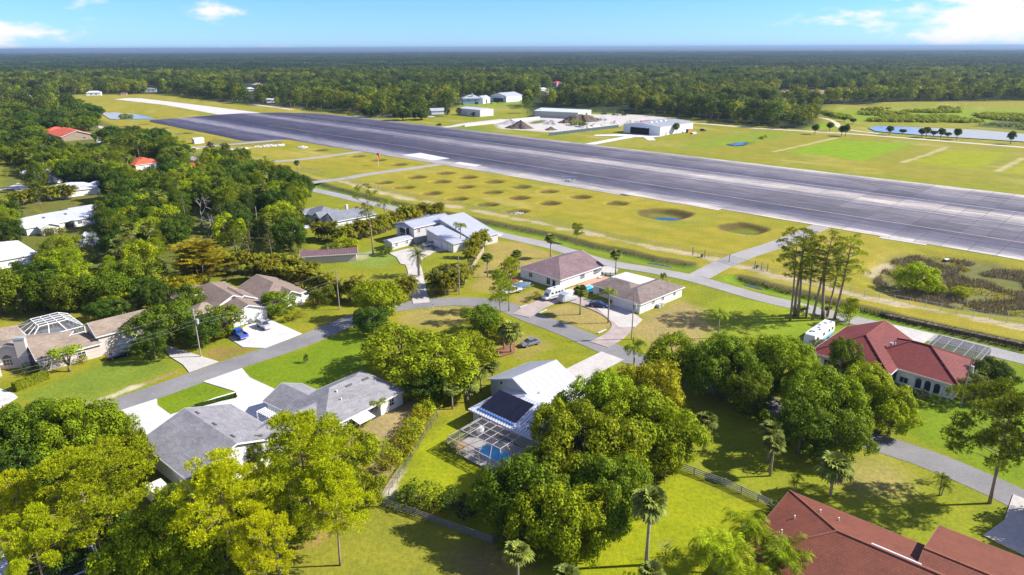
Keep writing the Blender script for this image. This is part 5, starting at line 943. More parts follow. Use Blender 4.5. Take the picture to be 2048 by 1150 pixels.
# small aircraft parked on the runway edge
ac = thing('gyrocopter', 'small white open gyrocopter parked on the runway shoulder', 'aircraft', (*G(1137, 364), 0.15), R(160)); mw = paint('craft_white', (0.62, 0.64, 0.70), 0.3, 0.0)
loft([(-1.0, 0.25, 0.5, 1.1), (-0.4, 0.5, 0.35, 1.25), (0.8, 0.5, 0.35, 1.15), (1.7, 0.2, 0.5, 0.85)], 'fuselage', mw, ac); MB().bar((-0.4, 0, 1.1), (-0.5, 0, 2.5), 0.12).build('mast', M_metal, ac); MB().box((0, 0, 0), (8.0, 0.22, 0.05)).build('rotor_blade', M_metal, ac, loc=(-0.5, 0, 2.55), rz=R(25)); MB().bar((-1.0, 0, 0.6), (-3.0, 0, 0.75), 0.1).build('tail_boom', M_metal, ac); MB().box((-2.9, 0, 1.15), (0.7, 0.06, 0.9)).build('rudder', mw, ac); MB().box((-2.8, 0, 0.75), (0.6, 1.8, 0.06)).build('tailplane', mw, ac)
for x, y in ((1.2, 0), (-0.4, 0.9), (-0.4, -0.9)): MB().cyl((0, 0, 0), 0.22, 0.14, 10, 'y').build('wheel', M_black, ac, loc=(x, y, 0.22))
for sd in (-1, 1): MB().bar((-0.4, 0, 0.6), (-0.4, sd*0.9, 0.25), 0.08).build('axle_strut', M_metal, ac)
# crane truck, red container, hangar clutter
ctk = thing('crane_truck', 'white utility crane truck standing in the works yard', 'truck', (*G(1206, 241), 0.05), R(170)); loft([(-3.5, 1.1, 0.6, 1.3), (1.2, 1.1, 0.6, 1.3), (1.3, 1.1, 0.6, 2.4), (2.8, 1.05, 0.6, 2.3), (3.6, 0.95, 0.6, 1.4)], 'body', mw, ctk); wheels(ctk, (-2.2, 2.3), 1.05, 0.5, 0.35); MB().bar((-2.0, 0, 1.3), (1.5, 0, 3.8), 0.3).bar((-2.0, 0, 1.2), (-2.0, 0, 2.2), 0.4).build('crane_arm', mw, ctk); pane(ctk, [(3.3, -0.8, 1.6), (3.3, 0.8, 1.6), (2.85, 0.8, 2.2), (2.85, -0.8, 2.2)], 'windshield')
rc = thing('shipping_container', 'red shipping container behind the hangar roof', 'container', (*G(1292, 247), 0), R(35)); mr = plain('container_red', (0.45, 0.05, 0.04), 0.6, 0.1); MB().box((0, 0, 1.3), (12.2, 2.44, 2.6)).build('body', mr, rc); rb_ = MB()
for k in range(40): rb_.box((-6+k*0.305, -1.24, 1.3), (0.14, 0.05, 2.4)); rb_.box((-6+k*0.305, 1.24, 1.3), (0.14, 0.05, 2.4))
rb_.build('corrugation', mr, rc, kind='stuff'); MB().box((6.12, 0, 1.3), (0.05, 2.3, 2.4)).build('door', mr, rc)
for px, py, col, lb, nm in ((1378, 263.5, (0.50, 0.22, 0.05), 'orange timber crate right of the hangar palm', 'crate'), (1366, 262, (0.02, 0.02, 0.025), 'black box bin right of the hangar palm', 'bin'), (1387, 266, (0.6, 0.6, 0.62), 'low white tank beside the orange crate', 'tank')):
    g = G(px, py+1.5); c_ = thing(nm, lb, nm, (g[0], g[1], 0), R(30)); mm_ = plain(nm+'_colour', col, 0.7, 0.1); h_ = 1.0 if nm == 'tank' else 2.6; MB().box((0, 0, h_/2), (4.2, 2.4, h_)).build('body', mm_, c_); MB().box((0, 0, h_+0.06), (4.4, 2.6, 0.12)).build('lid', mm_, c_)
    for sx in (-2.12, 2.12): MB().box((sx, 0, h_/2), (0.08, 2.5, h_)).build('end_frame', M_dark, c_)
# ================================================================== EARTH PILES
def pile(px, py, rx, h, mat, lb, flat=0.0):
    g = G(px, py); n, rings = 26, 9; v, f = [], []
    for i in range(rings):
        q = i/(rings-1); zz = h*(1-max(0, (q-flat)/(1-flat))**0.9) if q > flat else h
        for k in range(n):
            a = 2*math.pi*k/n; rr_ = rx*q*(1+0.16*math.sin(3*a+px)+0.1*math.sin(7*a+py)); v.append((rr_*math.cos(a), rr_*math.sin(a)*0.8, max(-0.2, zz*(1+random.uniform(-0.12, 0.12))) if q < 1 else -0.3))
    for i in range(rings-1):
        for k in range(n): f.append((i*n+k, i*n+(k+1) % n, (i+1)*n+(k+1) % n, (i+1)*n+k))
    tag(link('earth_pile', mesh('earth_pile', v, f, mat, smooth=False), None, (g[0], g[1], 0), 0), lb, 'earth pile', 'earth and gravel piles in the works yard')
Md, Mg_, Mt_ = plain('dark_soil', (0.10, 0.075, 0.055), 0.95, 0.35, 0.5, fine=2), plain('grey_rubble', (0.30, 0.285, 0.30), 0.95, 0.25, 0.4, fine=2), plain('pale_sand_pile', (0.50, 0.46, 0.42), 0.95, 0.15, 0.4, fine=2)
pile(1041, 256, 11, 6.0, Md, 'largest dark soil pile beside the runway grass'); pile(1021, 247, 12, 3.5, Mg_, 'grey rubble pile behind the largest soil pile'); pile(1101, 260, 5, 2.6, Md, 'small brown pile at the end of the green privacy fence'); pile(1103, 248, 7, 3.2, Mg_, 'grey pile in the middle of the yard'); pile(1130, 246, 6, 3.4, Md, 'dark pile with rubble right of the middle grey pile')
pile(1159, 242, 15, 5.0, Md, 'broad flat topped brown pile in the yard centre', 0.55); pile(1173, 255.5, 6, 2.5, Mt_, 'pale sand pile nearest the green fence'); pile(1188, 253.5, 5, 2.6, Mt_, 'second pale pile along the green fence'); pile(1209, 250, 4, 2.0, Mt_, 'third pale pile along the green fence'); pile(1230, 246.5, 4, 2.6, Mt_, 'fourth pale pile along the green fence'); pile(1261, 245, 4, 2.2, Mt_, 'last pale pile behind the hangar corner')
# ================================================================== FENCES
def along(pts, step):
    out = []; 
    for a, b in zip(pts[:-1], pts[1:]):
        L = math.hypot(b[0]-a[0], b[1]-a[1]); n = max(1, round(L/step)); out += [(a[0]+(b[0]-a[0])*k/n, a[1]+(b[1]-a[1])*k/n) for k in range(n)]
    return out+[tuple(pts[-1])]
def chainlink(label, pts, h=1.9, step=3.0, mat=None, gate=None, post=0.07):
    P = along(pts, step); t = thing('chain_link_fence', label, 'fence', (P[0][0], P[0][1], 0)); o = P[0]; mat = mat or M_metal
    pm = MB().cyl((0, 0, h/2), post, h, 6); me = mesh('post', pm.v, pm.f, mat)
    for p in P: link('post', me, t, (p[0]-o[0], p[1]-o[1], ground_z(*p)-0.1))
    rl = MB(); mv, mf = [], []
    for a, b in zip(P[:-1], P[1:]):
        za, zb = ground_z(*a), ground_z(*b); A, B = (a[0]-o[0], a[1]-o[1]), (b[0]-o[0], b[1]-o[1]); rl.bar((*A, za+h-0.12), (*B, zb+h-0.12), 0.05)
        i = len(mv); mv += [(*A, za+0.05), (*B, zb+0.05), (*B, zb+h-0.1), (*A, za+h-0.1)]; mf.append((i, i+1, i+2, i+3))
    rl.build('top_rail', mat, t); link('wire_mesh', mesh('wire_mesh', mv, mf, M_wiremesh if mat is M_dark else M_chain), t); return t
chainlink('long grey chain link fence along the airfield, west of the gate', GP([(690, 361), (800, 391), (1000, 429), (1100, 450), (1275, 487), (1387, 509)]), 2.0, 3.2)
chainlink('grey chain link fence along the airfield, east of the gate', GP([(1506, 540), (1545, 549), (1620, 565), (1700, 588), (1850, 616), (2048, 653), (2200, 688)]), 2.0, 3.2)
chainlink('short grey chain link fence left of the second taxiway', GP([(600, 338), (650, 352)]), 2.2, 3.2); chainlink('chain link fence beside the far taxiway gate', GP([(355, 299), (400, 308)]), 2.2, 3.2)
chainlink('thin dark wire fence dividing the pool lawn from the garden', GP([(884, 815), (862, 850), (838, 893), (812, 935), (785, 975), (766, 1003)]), 1.2, 2.6, M_dark, post=0.035); chainlink('second thin wire fence running beside the pool lawn', GP([(875, 838), (850, 875), (822, 922), (795, 965), (778, 995)]), 1.2, 3.2, M_dark, post=0.035)
# swing gate with dark posts across the taxiway
gt = thing('airfield_gate', 'dark framed wire gate across the taxiway mouth', 'gate', (*G(1458, 522), 0)); o = G(1458, 522); gp = GP([(1385, 510), (1409, 515), (1458, 524), (1509, 538), (1522, 541), (1534, 544)])
for p in gp: MB().cyl((p[0]-o[0], p[1]-o[1], 1.25), 0.09, 2.6, 8).build('post', M_dark, gt)
for a, b in zip(gp[:-1], gp[1:]):
    A, B = (a[0]-o[0], a[1]-o[1]), (b[0]-o[0], b[1]-o[1]); MB().bar((*A, 2.1), (*B, 2.1), 0.07).bar((*A, 0.25), (*B, 0.25), 0.07).build('rail', M_metal, gt); link('wire_mesh', mesh('wire_mesh', [(*A, 0.2), (*B, 0.2), (*B, 2.1), (*A, 2.1)], [(0, 1, 2, 3)], M_chain), gt)
for px, py, lb in ((1404, 514, 'black gate motor box left of the taxiway'), (1514, 536, 'black gate motor box right of the taxiway')):
    g = G(px, py); q = thing('gate_motor', lb, 'gate motor', (g[0], g[1], 0), R(45)); MB().box((0, 0, 0.45), (0.7, 0.5, 0.9)).build('housing', M_dark, q); MB().box((0, 0, 0.04), (0.9, 0.7, 0.08)).build('base', M_conc, q)
def boardfence(label, pts, h=1.25, n=4, step=2.4, mat=None, name='board_fence'):
    P = along(pts, step); o = P[0]; t = thing(name, label, 'fence', (o[0], o[1], 0)); mat = mat or M_fencewood
    for p in P: MB().box((p[0]-o[0], p[1]-o[1], h/2), (0.13, 0.13, h+0.15), random.random()*0.3).build('post', mat, t)
    for a, b in zip(P[:-1], P[1:]):
        for k in range(n): z = h*(k+0.6)/n; MB().bar((a[0]-o[0], a[1]-o[1], z+random.uniform(-0.02, 0.02)), (b[0]-o[0], b[1]-o[1], z+random.uniform(-0.02, 0.02)), 0.035, 0.16).build('rail', mat, t)
    return t
boardfence('weathered dark board fence across the lower lawn', GP([(768, 1012), (830, 1032), (900, 1057), (983, 1087)])); boardfence('short board fence return beside the big oak', GP([(985, 1086), (1003, 1074), (1030, 1060)]))
boardfence('grey board fence from the oaks to the terracotta roof', GP([(1358, 938), (1450, 972), (1550, 1018), (1570, 1028)]), mat=plain('silvered_boards', (0.33, 0.32, 0.31), 0.9, 0.25, 1.2))
boardfence('weathered wooden fence beside the dry lawn of the modern house', GP([(968, 503), (950, 530), (930, 565)]), 1.7, 8, 2.4, plain('tan_boards', (0.30, 0.25, 0.20), 0.9, 0.2)); boardfence('dark iron fence by the pool of the mauve house', Zr('R7', [(795, 800), (905, 805)]), 1.3, 3, 1.5, M_dark)
t = thing('picket_wall', 'long white panelled wall beside the works yard', 'fence', (-38, 570.7, 0)); P = along([(-38, 570.7), (25.5, 634.1)], 2.6)
for p in P: MB().box((p[0]+38, p[1]-570.7, 1.2), (0.35, 0.35, 2.4), R(45)).build('post', M_white, t)
for a, b in zip(P[:-1], P[1:]): MB().bar((a[0]+38, a[1]-570.7, 1.05), (b[0]+38, b[1]-570.7, 1.05), 0.08, 2.1).build('panel', plain('pale_panel', (0.48, 0.48, 0.49), 0.7, 0.08), t)
t = thing('privacy_fence', 'dark green privacy fence between the yard and the hangar lawn', 'fence', (27.4, 507, 0)); P = along([(27.4, 507), (86, 560)], 4.0)
for p in P: MB().cyl((p[0]-27.4, p[1]-507, 1.2), 0.09, 2.5, 6).build('post', M_dark, t)
for a, b in zip(P[:-1], P[1:]): MB().bar((a[0]-27.4, a[1]-507, 1.15), (b[0]-27.4, b[1]-507, 1.15), 0.05, 2.2).build('panel', plain('green_screen', (0.06, 0.095, 0.095), 0.85, 0.12), t)
# ================================================================== POLES AND WIRES
TOPS = {}
def pole(key, label, px, py, h=10.4, trans=False, arm=1.0, ang=0, r=0.15):
    g = G(px, py); t = thing('utility_pole', label, 'utility pole', (g[0], g[1], 0), R(ang)); MB().tube([(0, 0, -0.2), (0, 0, h)], [r, r*0.65], 10).build('shaft', M_pole, t)
    if arm: MB().box((0, 0, h-0.5), (0.12, arm*2, 0.12)).build('crossarm', M_pole, t)
    ins = MB()
    for y in ((-arm*0.9, 0, arm*0.9) if arm else (0,)): ins.cyl((0, y, h-0.33 if y else h+0.1), 0.06, 0.25, 6)
    ins.build('insulator', M_metal, t)
    if trans: MB().cyl((0.42, 0, h-2.6), 0.32, 1.0, 12).build('transformer', M_metal, t); MB().cyl((0.42, 0, h-2.05), 0.1, 0.2, 8).build('bushing', M_metal, t)
    TOPS[key] = (g[0], g[1], h, R(ang), arm); return t
pole('p1', 'wooden utility pole with transformer in the street oaks', 402, 714, 10.6, True, 0.8, 20); pole('p2', 'wooden utility pole beside the golden areca hedge', 679, 619, 10.4, False, 0.8, 20); pole('p3', 'utility pole in front of the areca clump by the drive', 919, 589, 10.4, False, 0.7, 10); pole('p4', 'utility pole with round transformer at the curved paver drive', 1263, 679, 10.4, True, 0.0); pole('p5', 'utility pole beside the dark red tile house', 1921, 812, 10.0, True, 0.5); pole('p6', 'distant utility pole in the left grove', 97, 372, 11, False, 0.8, 20); pole('p7', 'wooden pole left of the golden areca hedge', 519, 478, 11, False, 0.0); pole('p0', 'utility pole hidden by trees at the far left', -60, 850, 10.5, False, 0.8, 20)
def wire(a, b, ya, za, label, sag=0.9):
    A, B = TOPS[a], TOPS[b]; p = Vector((A[0]-math.sin(A[3])*ya, A[1]+math.cos(A[3])*ya, A[2]+za)); q = Vector((B[0]-math.sin(B[3])*ya, B[1]+math.cos(B[3])*ya, B[2]+za)); o = p.copy(); pts = []
    for k in range(13): u = k/12; w = p.lerp(q, u); w.z -= sag*4*u*(1-u); pts.append(tuple(w-o))
    tag(MB().tube(pts, 0.015, 4).build('power_line', M_wire, loc=tuple(o)), label, 'power line', 'overhead power lines along the street')
n_ = 0
for a, b, nm in (('p0', 'p1', 'over the left front lawn'), ('p1', 'p2', 'over the white garage drive'), ('p2', 'p3', 'over the golden areca hedge'), ('p3', 'p4', 'over the bend of the street'), ('p4', 'p5', 'over the right hand oaks')):
    for ya, za, w_ in ((0, 0.1, 'topmost'), (0, -2.3, 'middle'), (0, -3.1, 'lowest')):
        wire(a, b, ya, za, '%s grey power line %s' % (w_, nm))
# small yard things
for px, py, lb in ((1005, 604, 'grey mailbox post at the bend of the street'), (866, 618, 'small white garden light on the dry lawn by the bend')):
    g = G(px, py); q = thing('mailbox', lb, 'mailbox', (g[0], g[1], 0), R(20)); MB().box((0, 0, 0.55), (0.1, 0.1, 1.1)).build('post', M_white, q); MB().box((0, 0, 1.2), (0.5, 0.22, 0.26)).build('box', M_metal, q)
g = Zr('R2', [(1012, 990)])[0]; q = thing('windsock', 'orange windsock on a white mast beside the runway', 'windsock', (g[0], g[1], 0), R(70)); MB().cyl((0, 0, 3.2), 0.12, 6.4, 8).build('mast', M_white, q); MB().tube([(0, 0, 6.3), (0.5, 0, 6.1), (1.0, 0, 5.2), (1.2, 0, 3.4)], [0.75, 0.7, 0.6, 0.4], 10, cap=False).build('sock', plain('windsock_orange', (0.60, 0.10, 0.03), 0.8), q)
g = crop(880, 780, 260, [(635, 720)])[0]; q = thing('egg_chair', 'white egg shaped chair on the pool deck', 'chair', (g[0], g[1], 0.14), R(-60)); mb = MB()
mb.tube([(0, 0, 0.35), (0.05, 0, 0.6), (0.1, 0, 1.0), (0.05, 0, 1.45), (0, 0, 1.75)], [0.2, 0.7, 0.85, 0.7, 0.15], 12, cap=True).build('shell', M_white, q); MB().cyl((0, 0, 0.18), 0.45, 0.36, 10).build('base', M_metal, q)
g = crop(880, 780, 260, [(290, 920)])[0]; q = thing('sun_bed', 'tan timber daybed in the corner of the pool cage', 'daybed', (g[0], g[1], 0.14), R(-41)); MB().box((0, 0, 0.32), (2.0, 2.4, 0.16)).build('top', plain('tan_timber', (0.42, 0.27, 0.13), 0.7), q)
for sx in (-0.8, 0.8):
    for sy in (-1, 1): MB().box((sx, sy, 0.12), (0.12, 0.12, 0.24)).build('leg', MAT['tan_timber'], q)
g = Zr('R7', [(790, 818)])[0]; q = thing('sun_lounger', 'white sun lounger on the terracotta patio', 'lounger', (g[0], g[1], 0.2), R(30)); MB().box((0, 0, 0.35), (1.2, 0.65, 0.08)).build('seat', M_white, q); MB().bar((0.55, 0, 0.36), (1.1, 0, 0.75), 0.65, 0.07).build('backrest', M_white, q)
for sx in (-0.5, 0.5):
    for sy in (-0.25, 0.25): MB().box((sx, sy, 0.15), (0.06, 0.06, 0.34)).build('leg', M_white, q)
g = crop(740, 410, 260, [(1355, 690)])[0]; q = thing('utility_cabinet', 'brown cabinet at the corner of the modern house', 'cabinet', (g[0]+0.6, g[1]-0.8, 0), R(43)); MB().box((0, 0, 0.6), (1.2, 0.8, 1.2)).build('body', M_taupe, q); MB().box((0, 0, 1.23), (1.3, 0.9, 0.08)).build('lid', M_dark, q)
g = GP([(1592, 630)])[0]; q = thing('flower_pot', 'terracotta pot between the pine trunks', 'pot', (g[0], g[1], 0)); MB().tube([(0, 0, 0), (0, 0, 0.5), (0, 0, 0.75), (0, 0, 0.9)], [0.35, 0.6, 0.65, 0.6], 12).build('pot', plain('pot_clay', (0.42, 0.13, 0.08), 0.8), q); MB().cyl((0, 0, 0.88), 0.55, 0.06, 12).build('soil', Md, q)
g = crop(340, 530, 300, [(1755, 500)])[0]; q = thing('garden_wall', 'low white wall beside the taupe roofed house', 'wall', (g[0], g[1], 0), R(35)); MB().box((0, 0, 0.6), (5.5, 0.2, 1.2)).build('wall', M_white, q); MB().box((0, 0, 1.23), (5.6, 0.3, 0.07)).build('coping', M_white, q)
g = crop(0, 600, 260, [(1760, 55)])[0]; q = thing('playground_slide', 'turquoise slide on the lawn behind the annexe', 'slide', (g[0], g[1], 0), R(-25)); MB().add([(-1.6, -0.35, 1.5), (-1.6, 0.35, 1.5), (1.6, 0.35, 0.2), (1.6, -0.35, 0.2), (-1.6, -0.35, 1.42), (-1.6, 0.35, 1.42), (1.6, 0.35, 0.12), (1.6, -0.35, 0.12)], [(0, 1, 2, 3), (7, 6, 5, 4), (0, 4, 5, 1), (1, 5, 6, 2), (2, 6, 7, 3), (3, 7, 4, 0)]).build('chute', plain('turquoise_plastic', (0.10, 0.42, 0.42), 0.4), q); MB().bar((-1.6, -0.3, 0), (-1.6, -0.3, 2.2), 0.08).bar((-1.6, 0.3, 0), (-1.6, 0.3, 2.2), 0.08).build('ladder', M_white, q)
# planter edge with shrubs is in the plant section
# ================================================================== PLANTS
LF = {'d': leafmat('leaf_dark', (0.050, 0.090, 0.006)), 'm': leafmat('leaf_mid', (0.104, 0.152, 0.005)), 'b': leafmat('leaf_bright', (0.195, 0.255, 0.004)), 'y': leafmat('leaf_yellow', (0.245, 0.240, 0.005)),
      'p': leafmat('pine_needles', (0.140, 0.180, 0.008)), 'q': leafmat('pine_needles_gold', (0.330, 0.365, 0.004), lum=0.3), 's': leafmat('sabal_fan', (0.160, 0.195, 0.036), lum=0.4), 'S_': leafmat('sabal_fan_dull', (0.178, 0.192, 0.027), lum=0.4), 'f': leafmat('feather_frond', (0.178, 0.218, 0.010), lum=0.35),
      'a': leafmat('areca_frond', (0.200, 0.215, 0.012), lum=0.5, tip=(0.36, 0.17, 0.02)), 'o': leafmat('bamboo_gold', (0.225, 0.195, 0.010), lum=0.35), 'w': leafmat('silver_fan', (0.36, 0.40, 0.42), lum=0.25), 'k': leafmat('leaf_blackish', (0.034, 0.042, 0.018)), 'g': leafmat('leaf_greyish', (0.152, 0.173, 0.036)), 'l': leafmat('leaf_lime', (0.235, 0.300, 0.004)),
      'r': plain('reed_brown', (0.25, 0.205, 0.115), 0.9, 0.3, 0.3), 'e': plain('dead_frond', (0.26, 0.19, 0.11), 0.9, 0.25, 1.0)}
def unit(v): return v/np.maximum(np.linalg.norm(v, axis=1, keepdims=True), 1e-6)
def rnd_dir(n, g, up=0.0):
    v = g.normal(size=(n, 3)); v[:, 2] += up; return unit(v)
def quads(P, Nn, size, g, asp=0.7, bend=0.0):
    """leaf cards: rhombic quads at P facing Nn"""
    n = len(P); t = unit(np.cross(Nn, g.normal(size=(n, 3)))); b = np.cross(Nn, t); s = np.broadcast_to(size, (n,))[:, None]
    V = np.stack([P-t*s*0.5, P-b*s*asp*0.5+Nn*s*0.08, P+t*s*0.5, P+b*s*asp*0.5+Nn*s*0.08], 1).reshape(-1, 3)
    return V, np.arange(4*n).reshape(-1, 4)
def crown_mesh(name, seed, C, rad, per, leaf, squash=0.82, up=0.35, asp=0.75):
    g = np.random.default_rng(seed); Ps, Ns = [], []
    for c, r in zip(C, rad):
        k = max(8, int(per*(r**2))); d = rnd_dir(k, g, 0.25); P = c+d*(r*g.uniform(0.62, 1.08, (k, 1)))*np.array([1, 1, squash]); Ps.append(P); Ns.append(unit(d*1.5+g.normal(size=(k, 3))*0.34+np.array([0, 0, up*0.7])))
    P = np.concatenate(Ps); Nn = np.concatenate(Ns); V, Q = quads(P, Nn, leaf*g.uniform(0.5, 1.5, len(P)), g, asp)
    return npmesh(name, V, Q, LF['m'])
PROTO = {}
def oak(key, R_, h, ncl, per, leaf, seed, low=-0.9, rr=(0.20, 0.34), conic=0.0):
    g = np.random.default_rng(seed); zc = h-R_*0.72 if h > 2.2*R_ else h*0.50; vz = h-zc; C, rad = [], []
    for i in range(ncl):
        d = rnd_dir(1, g, 0.15)[0]
        while d[2] < low: d = rnd_dir(1, g, 0.15)[0]
        q = g.uniform(0.55, 0.95)**0.6; lob = 1+0.27*math.sin(3*math.atan2(d[1], d[0])+seed)+0.12*math.sin(5*math.atan2(d[1], d[0])+seed*2)
        c = np.array([d[0]*R_*q*lob, d[1]*R_*q*lob, zc+d[2]*vz*0.88*q]); 
        if conic: c[:2] *= 1-conic*(c[2]-zc)/R_
        C.append(c); rad.append(R_*g.uniform(*rr)*(0.85 if d[2] < -0.3 else 1))
    cm = crown_mesh(key+'_crown', seed, C, rad, per, leaf); tb = MB(); tr = 0.028*h+0.02*R_; fork = h*0.24
    tb.tube([(0, 0, -0.3), (0.05*R_*0.3, 0, fork*0.5), (0.1, 0.05, fork)], [tr*1.35, tr, tr*0.85], 8)
    for c in sorted(C, key=lambda c: -c[2])[::max(1, ncl//10)][:10]: m = np.array([c[0]*0.45, c[1]*0.45, fork+(c[2]-fork)*0.62]); tb.tube([(0.1, 0.05, fork-0.15), tuple(m), tuple(c)], [tr*0.55, tr*0.35, tr*0.1], 5)
    PROTO[key] = dict(parts=[('trunk', mesh(key+'_trunk', tb.v, tb.f, M_trunk, smooth=True)), ('crown', cm)], R=R_, h=h, zc=zc)
for i in range(3): oak('oakL%d' % i, 8.0, 11.5, 170, 104, 0.36, 10+i, rr=(0.13, 0.24))
for i in range(4): oak('oakM%d' % i, 5.0, 9.0, 86, 100, 0.33, 20+i, rr=(0.16, 0.28))
for i in range(2): oak('oakS%d' % i, 3.0, 6.0, 34, 95, 0.30, 30+i, rr=(0.22, 0.36))
for i in range(2): oak('cone%d' % i, 2.2, 6.5, 34, 75, 0.28, 36+i, -0.7, (0.24, 0.40), 0.35)
for i in range(2): oak('bush%d' % i, 1.6, 2.3, 22, 90, 0.22, 40+i, -0.5, (0.28, 0.45))
for i in range(2): oak('wide%d' % i, 6.0, 8.0, 90, 48, 0.55, 44+i, -0.6, (0.18, 0.30))
def needle_mesh(name, seed, C, rad, tufts, ln, wd, squash=0.6):
    """pine: upturned tufts of long thin needles"""
    g = np.random.default_rng(seed); Vs = []
    for c, r in zip(C, rad):
        k = max(6, int(tufts*r*r)); d = rnd_dir(k, g, 0.5); T = c+d*(r*g.uniform(0.45, 1.0, (k, 1)))*np.array([1, 1, squash]); ax = unit(d*0.8+np.array([0, 0, 0.7])+g.normal(size=(k, 3))*0.3); m = 7
        D = unit(np.repeat(ax, m, 0)*1.1+g.normal(size=(k*m, 3))*0.62); B = np.repeat(T, m, 0); s = unit(np.cross(D, g.normal(size=(k*m, 3))))*wd*0.5; L_ = ln*g.uniform(0.7, 1.25, (k*m, 1))
        Vs.append(np.stack([B-s*0.4, B+D*L_*0.55-s, B+D*L_, B+D*L_*0.55+s], 1).reshape(-1, 3))
    V = np.concatenate(Vs); return npmesh(name, V, np.arange(len(V)).reshape(-1, 4), LF['p'])
def pine(key, h, R_, crown0, nb, seed, clr=(0.7, 1.25), tufts=26, ln=0.42, wd=0.11, lean=0.3, extra=2):
    g = np.random.default_rng(seed); tb = MB(); C, rad = [], []; tr = 0.0085*h+0.04
    ax = lambda z: np.array([lean*math.sin(z/h*2.0+seed), lean*math.cos(z/h*1.7+seed), z])
    tb.tube([tuple(ax(h*q)-np.array([0, 0, 0.3 if q == 0 else 0])) for q in (0, 0.15, 0.35, 0.55, 0.75, 0.9, 1.0)], [tr*1.3, tr*1.05, tr*0.95, tr*0.8, tr*0.6, tr*0.35, tr*0.12], 8)
    for i in range(nb):
        q = crown0+(1-crown0)*(i+g.uniform(0, 0.9))/nb; z = h*q; a = i*2.4+g.uniform(-0.5, 0.5); prof = math.sin(min(1, (q-crown0)/(1-crown0)*0.85+0.18)*math.pi)**0.7
        L_ = R_*(0.35+0.65*prof)*g.uniform(0.55, 1.05); b0 = ax(z-0.10*L_); b1 = ax(z)+np.array([math.cos(a)*L_*0.5, math.sin(a)*L_*0.5, L_*0.10]); b2 = ax(z)+np.array([math.cos(a)*L_, math.sin(a)*L_, L_*g.uniform(0.15, 0.42)])
        tb.tube([tuple(b0), tuple(b1), tuple(b2)], [tr*0.36, tr*0.24, tr*0.08], 5); C.append(b2); rad.append(g.uniform(*clr))
        for e in range(extra): u = g.uniform(0.45, 0.95); c = b0*(1-u)+b2*u+g.normal(size=3)*np.array([0.28, 0.28, 0.1])*L_; c[2] += 0.3; C.append(c); rad.append(g.uniform(*clr)*0.85)
    C.append(ax(h)); rad.append(clr[0])
    PROTO[key] = dict(parts=[('trunk', mesh(key+'_trunk', tb.v, tb.f, M_pinebark, smooth=True)), ('crown', needle_mesh(key+'_crown', seed, C, rad, int(tufts*1.5), ln, wd*0.52))], R=R_, h=h, zc=h*(crown0+1)/2)
for i in range(3): pine('pineF%d' % i, 16, 6.2, 0.40, 30, 60+i, (0.85, 1.45), 34, 0.44, 0.15, extra=2)      # broad old slash pine
for i in range(3): pine('pineT%d' % i, 22, 4.2, 0.50, 19, 70+i, (0.55, 1.0), 26, 0.48, 0.13, 0.7, extra=1)            # tall bare-trunked pine
for i in range(3): pine('pineM%d' % i, 13, 3.2, 0.35, 20, 80+i, (0.7, 1.15), 16, 0.55, 0.16)
pine('pineS', 7, 2.2, 0.45, 12, 90, (0.6, 0.95), 26, 0.42, 0.12)
def sabal(key, h, R_, nf, seed, skirt=8, curved=0.0, mat='s'):
    g = np.random.default_rng(seed); tb = MB(); r0 = 0.19; top = np.array([curved, 0, h-R_*0.55]); tb.tube([(0, 0, -0.2), (curved*0.1, 0, top[2]*0.33), (curved*0.45, 0, top[2]*0.7), tuple(top)], [r0*1.25, r0, r0*0.95, r0*1.15], 8)
    V, Q, MI = [], [], []
    for i in range(nf+skirt):
        dead = i >= nf; el = g.uniform(-0.35, 1.35) if not dead else g.uniform(-1.2, -0.6); az = i*2.39996+g.uniform(-0.2, 0.2); d = np.array([math.cos(az)*math.cos(el), math.sin(az)*math.cos(el), math.sin(el)])
        side = np.array([-math.sin(az), math.cos(az), 0]); nrm = np.cross(side, d); pl = R_*g.uniform(0.38, 0.52)*(0.7 if dead else 1); c = top+d*pl; fl = R_*g.uniform(0.5, 0.66)*(0.75 if dead else 1)
        b = len(V); w = 0.025; V += [top-side*w, top+side*w, c+side*w, c-side*w]; Q.append((b, b+1, b+2, b+3)); MI.append(1 if dead else 0)
        for k in range(11):
            th = (k/10-0.5)*3.6; dd = d*math.cos(th)+side*math.sin(th)+nrm*0.12*math.cos(th*2); dd = dd/np.linalg.norm(dd); sd = np.cross(dd, nrm); sd /= np.linalg.norm(sd)+1e-6; L_ = fl*(1-0.22*abs(th)/1.8)*g.uniform(0.85, 1.1)
            t1 = c+dd*L_*0.62; t2 = c+dd*L_+np.array([0, 0, -0.34*L_]); b = len(V); V += [c, t1-sd*0.15*R_/1.8, t2, t1+sd*0.15*R_/1.8]; Q.append((b, b+1, b+2, b+3)); MI.append(1 if dead else 0)
    PROTO[key] = dict(parts=[('trunk', mesh(key+'_trunk', tb.v, tb.f, M_palmbark, smooth=True)), ('crown', npmesh(key+'_crown', V, Q, [LF[mat], LF['e']], MI))], R=R_, h=h, zc=top[2])
for i in range(3): sabal('sabal%d' % i, 8.5, 2.3, 54, 100+i, 9)
sabal('sabalC', 7.0, 1.9, 40, 104, 7, 1.4); sabal('sabalfat', 5.6, 2.6, 60, 105, 22); sabal('bismarck', 4.6, 3.2, 30, 106, 2, mat='w')
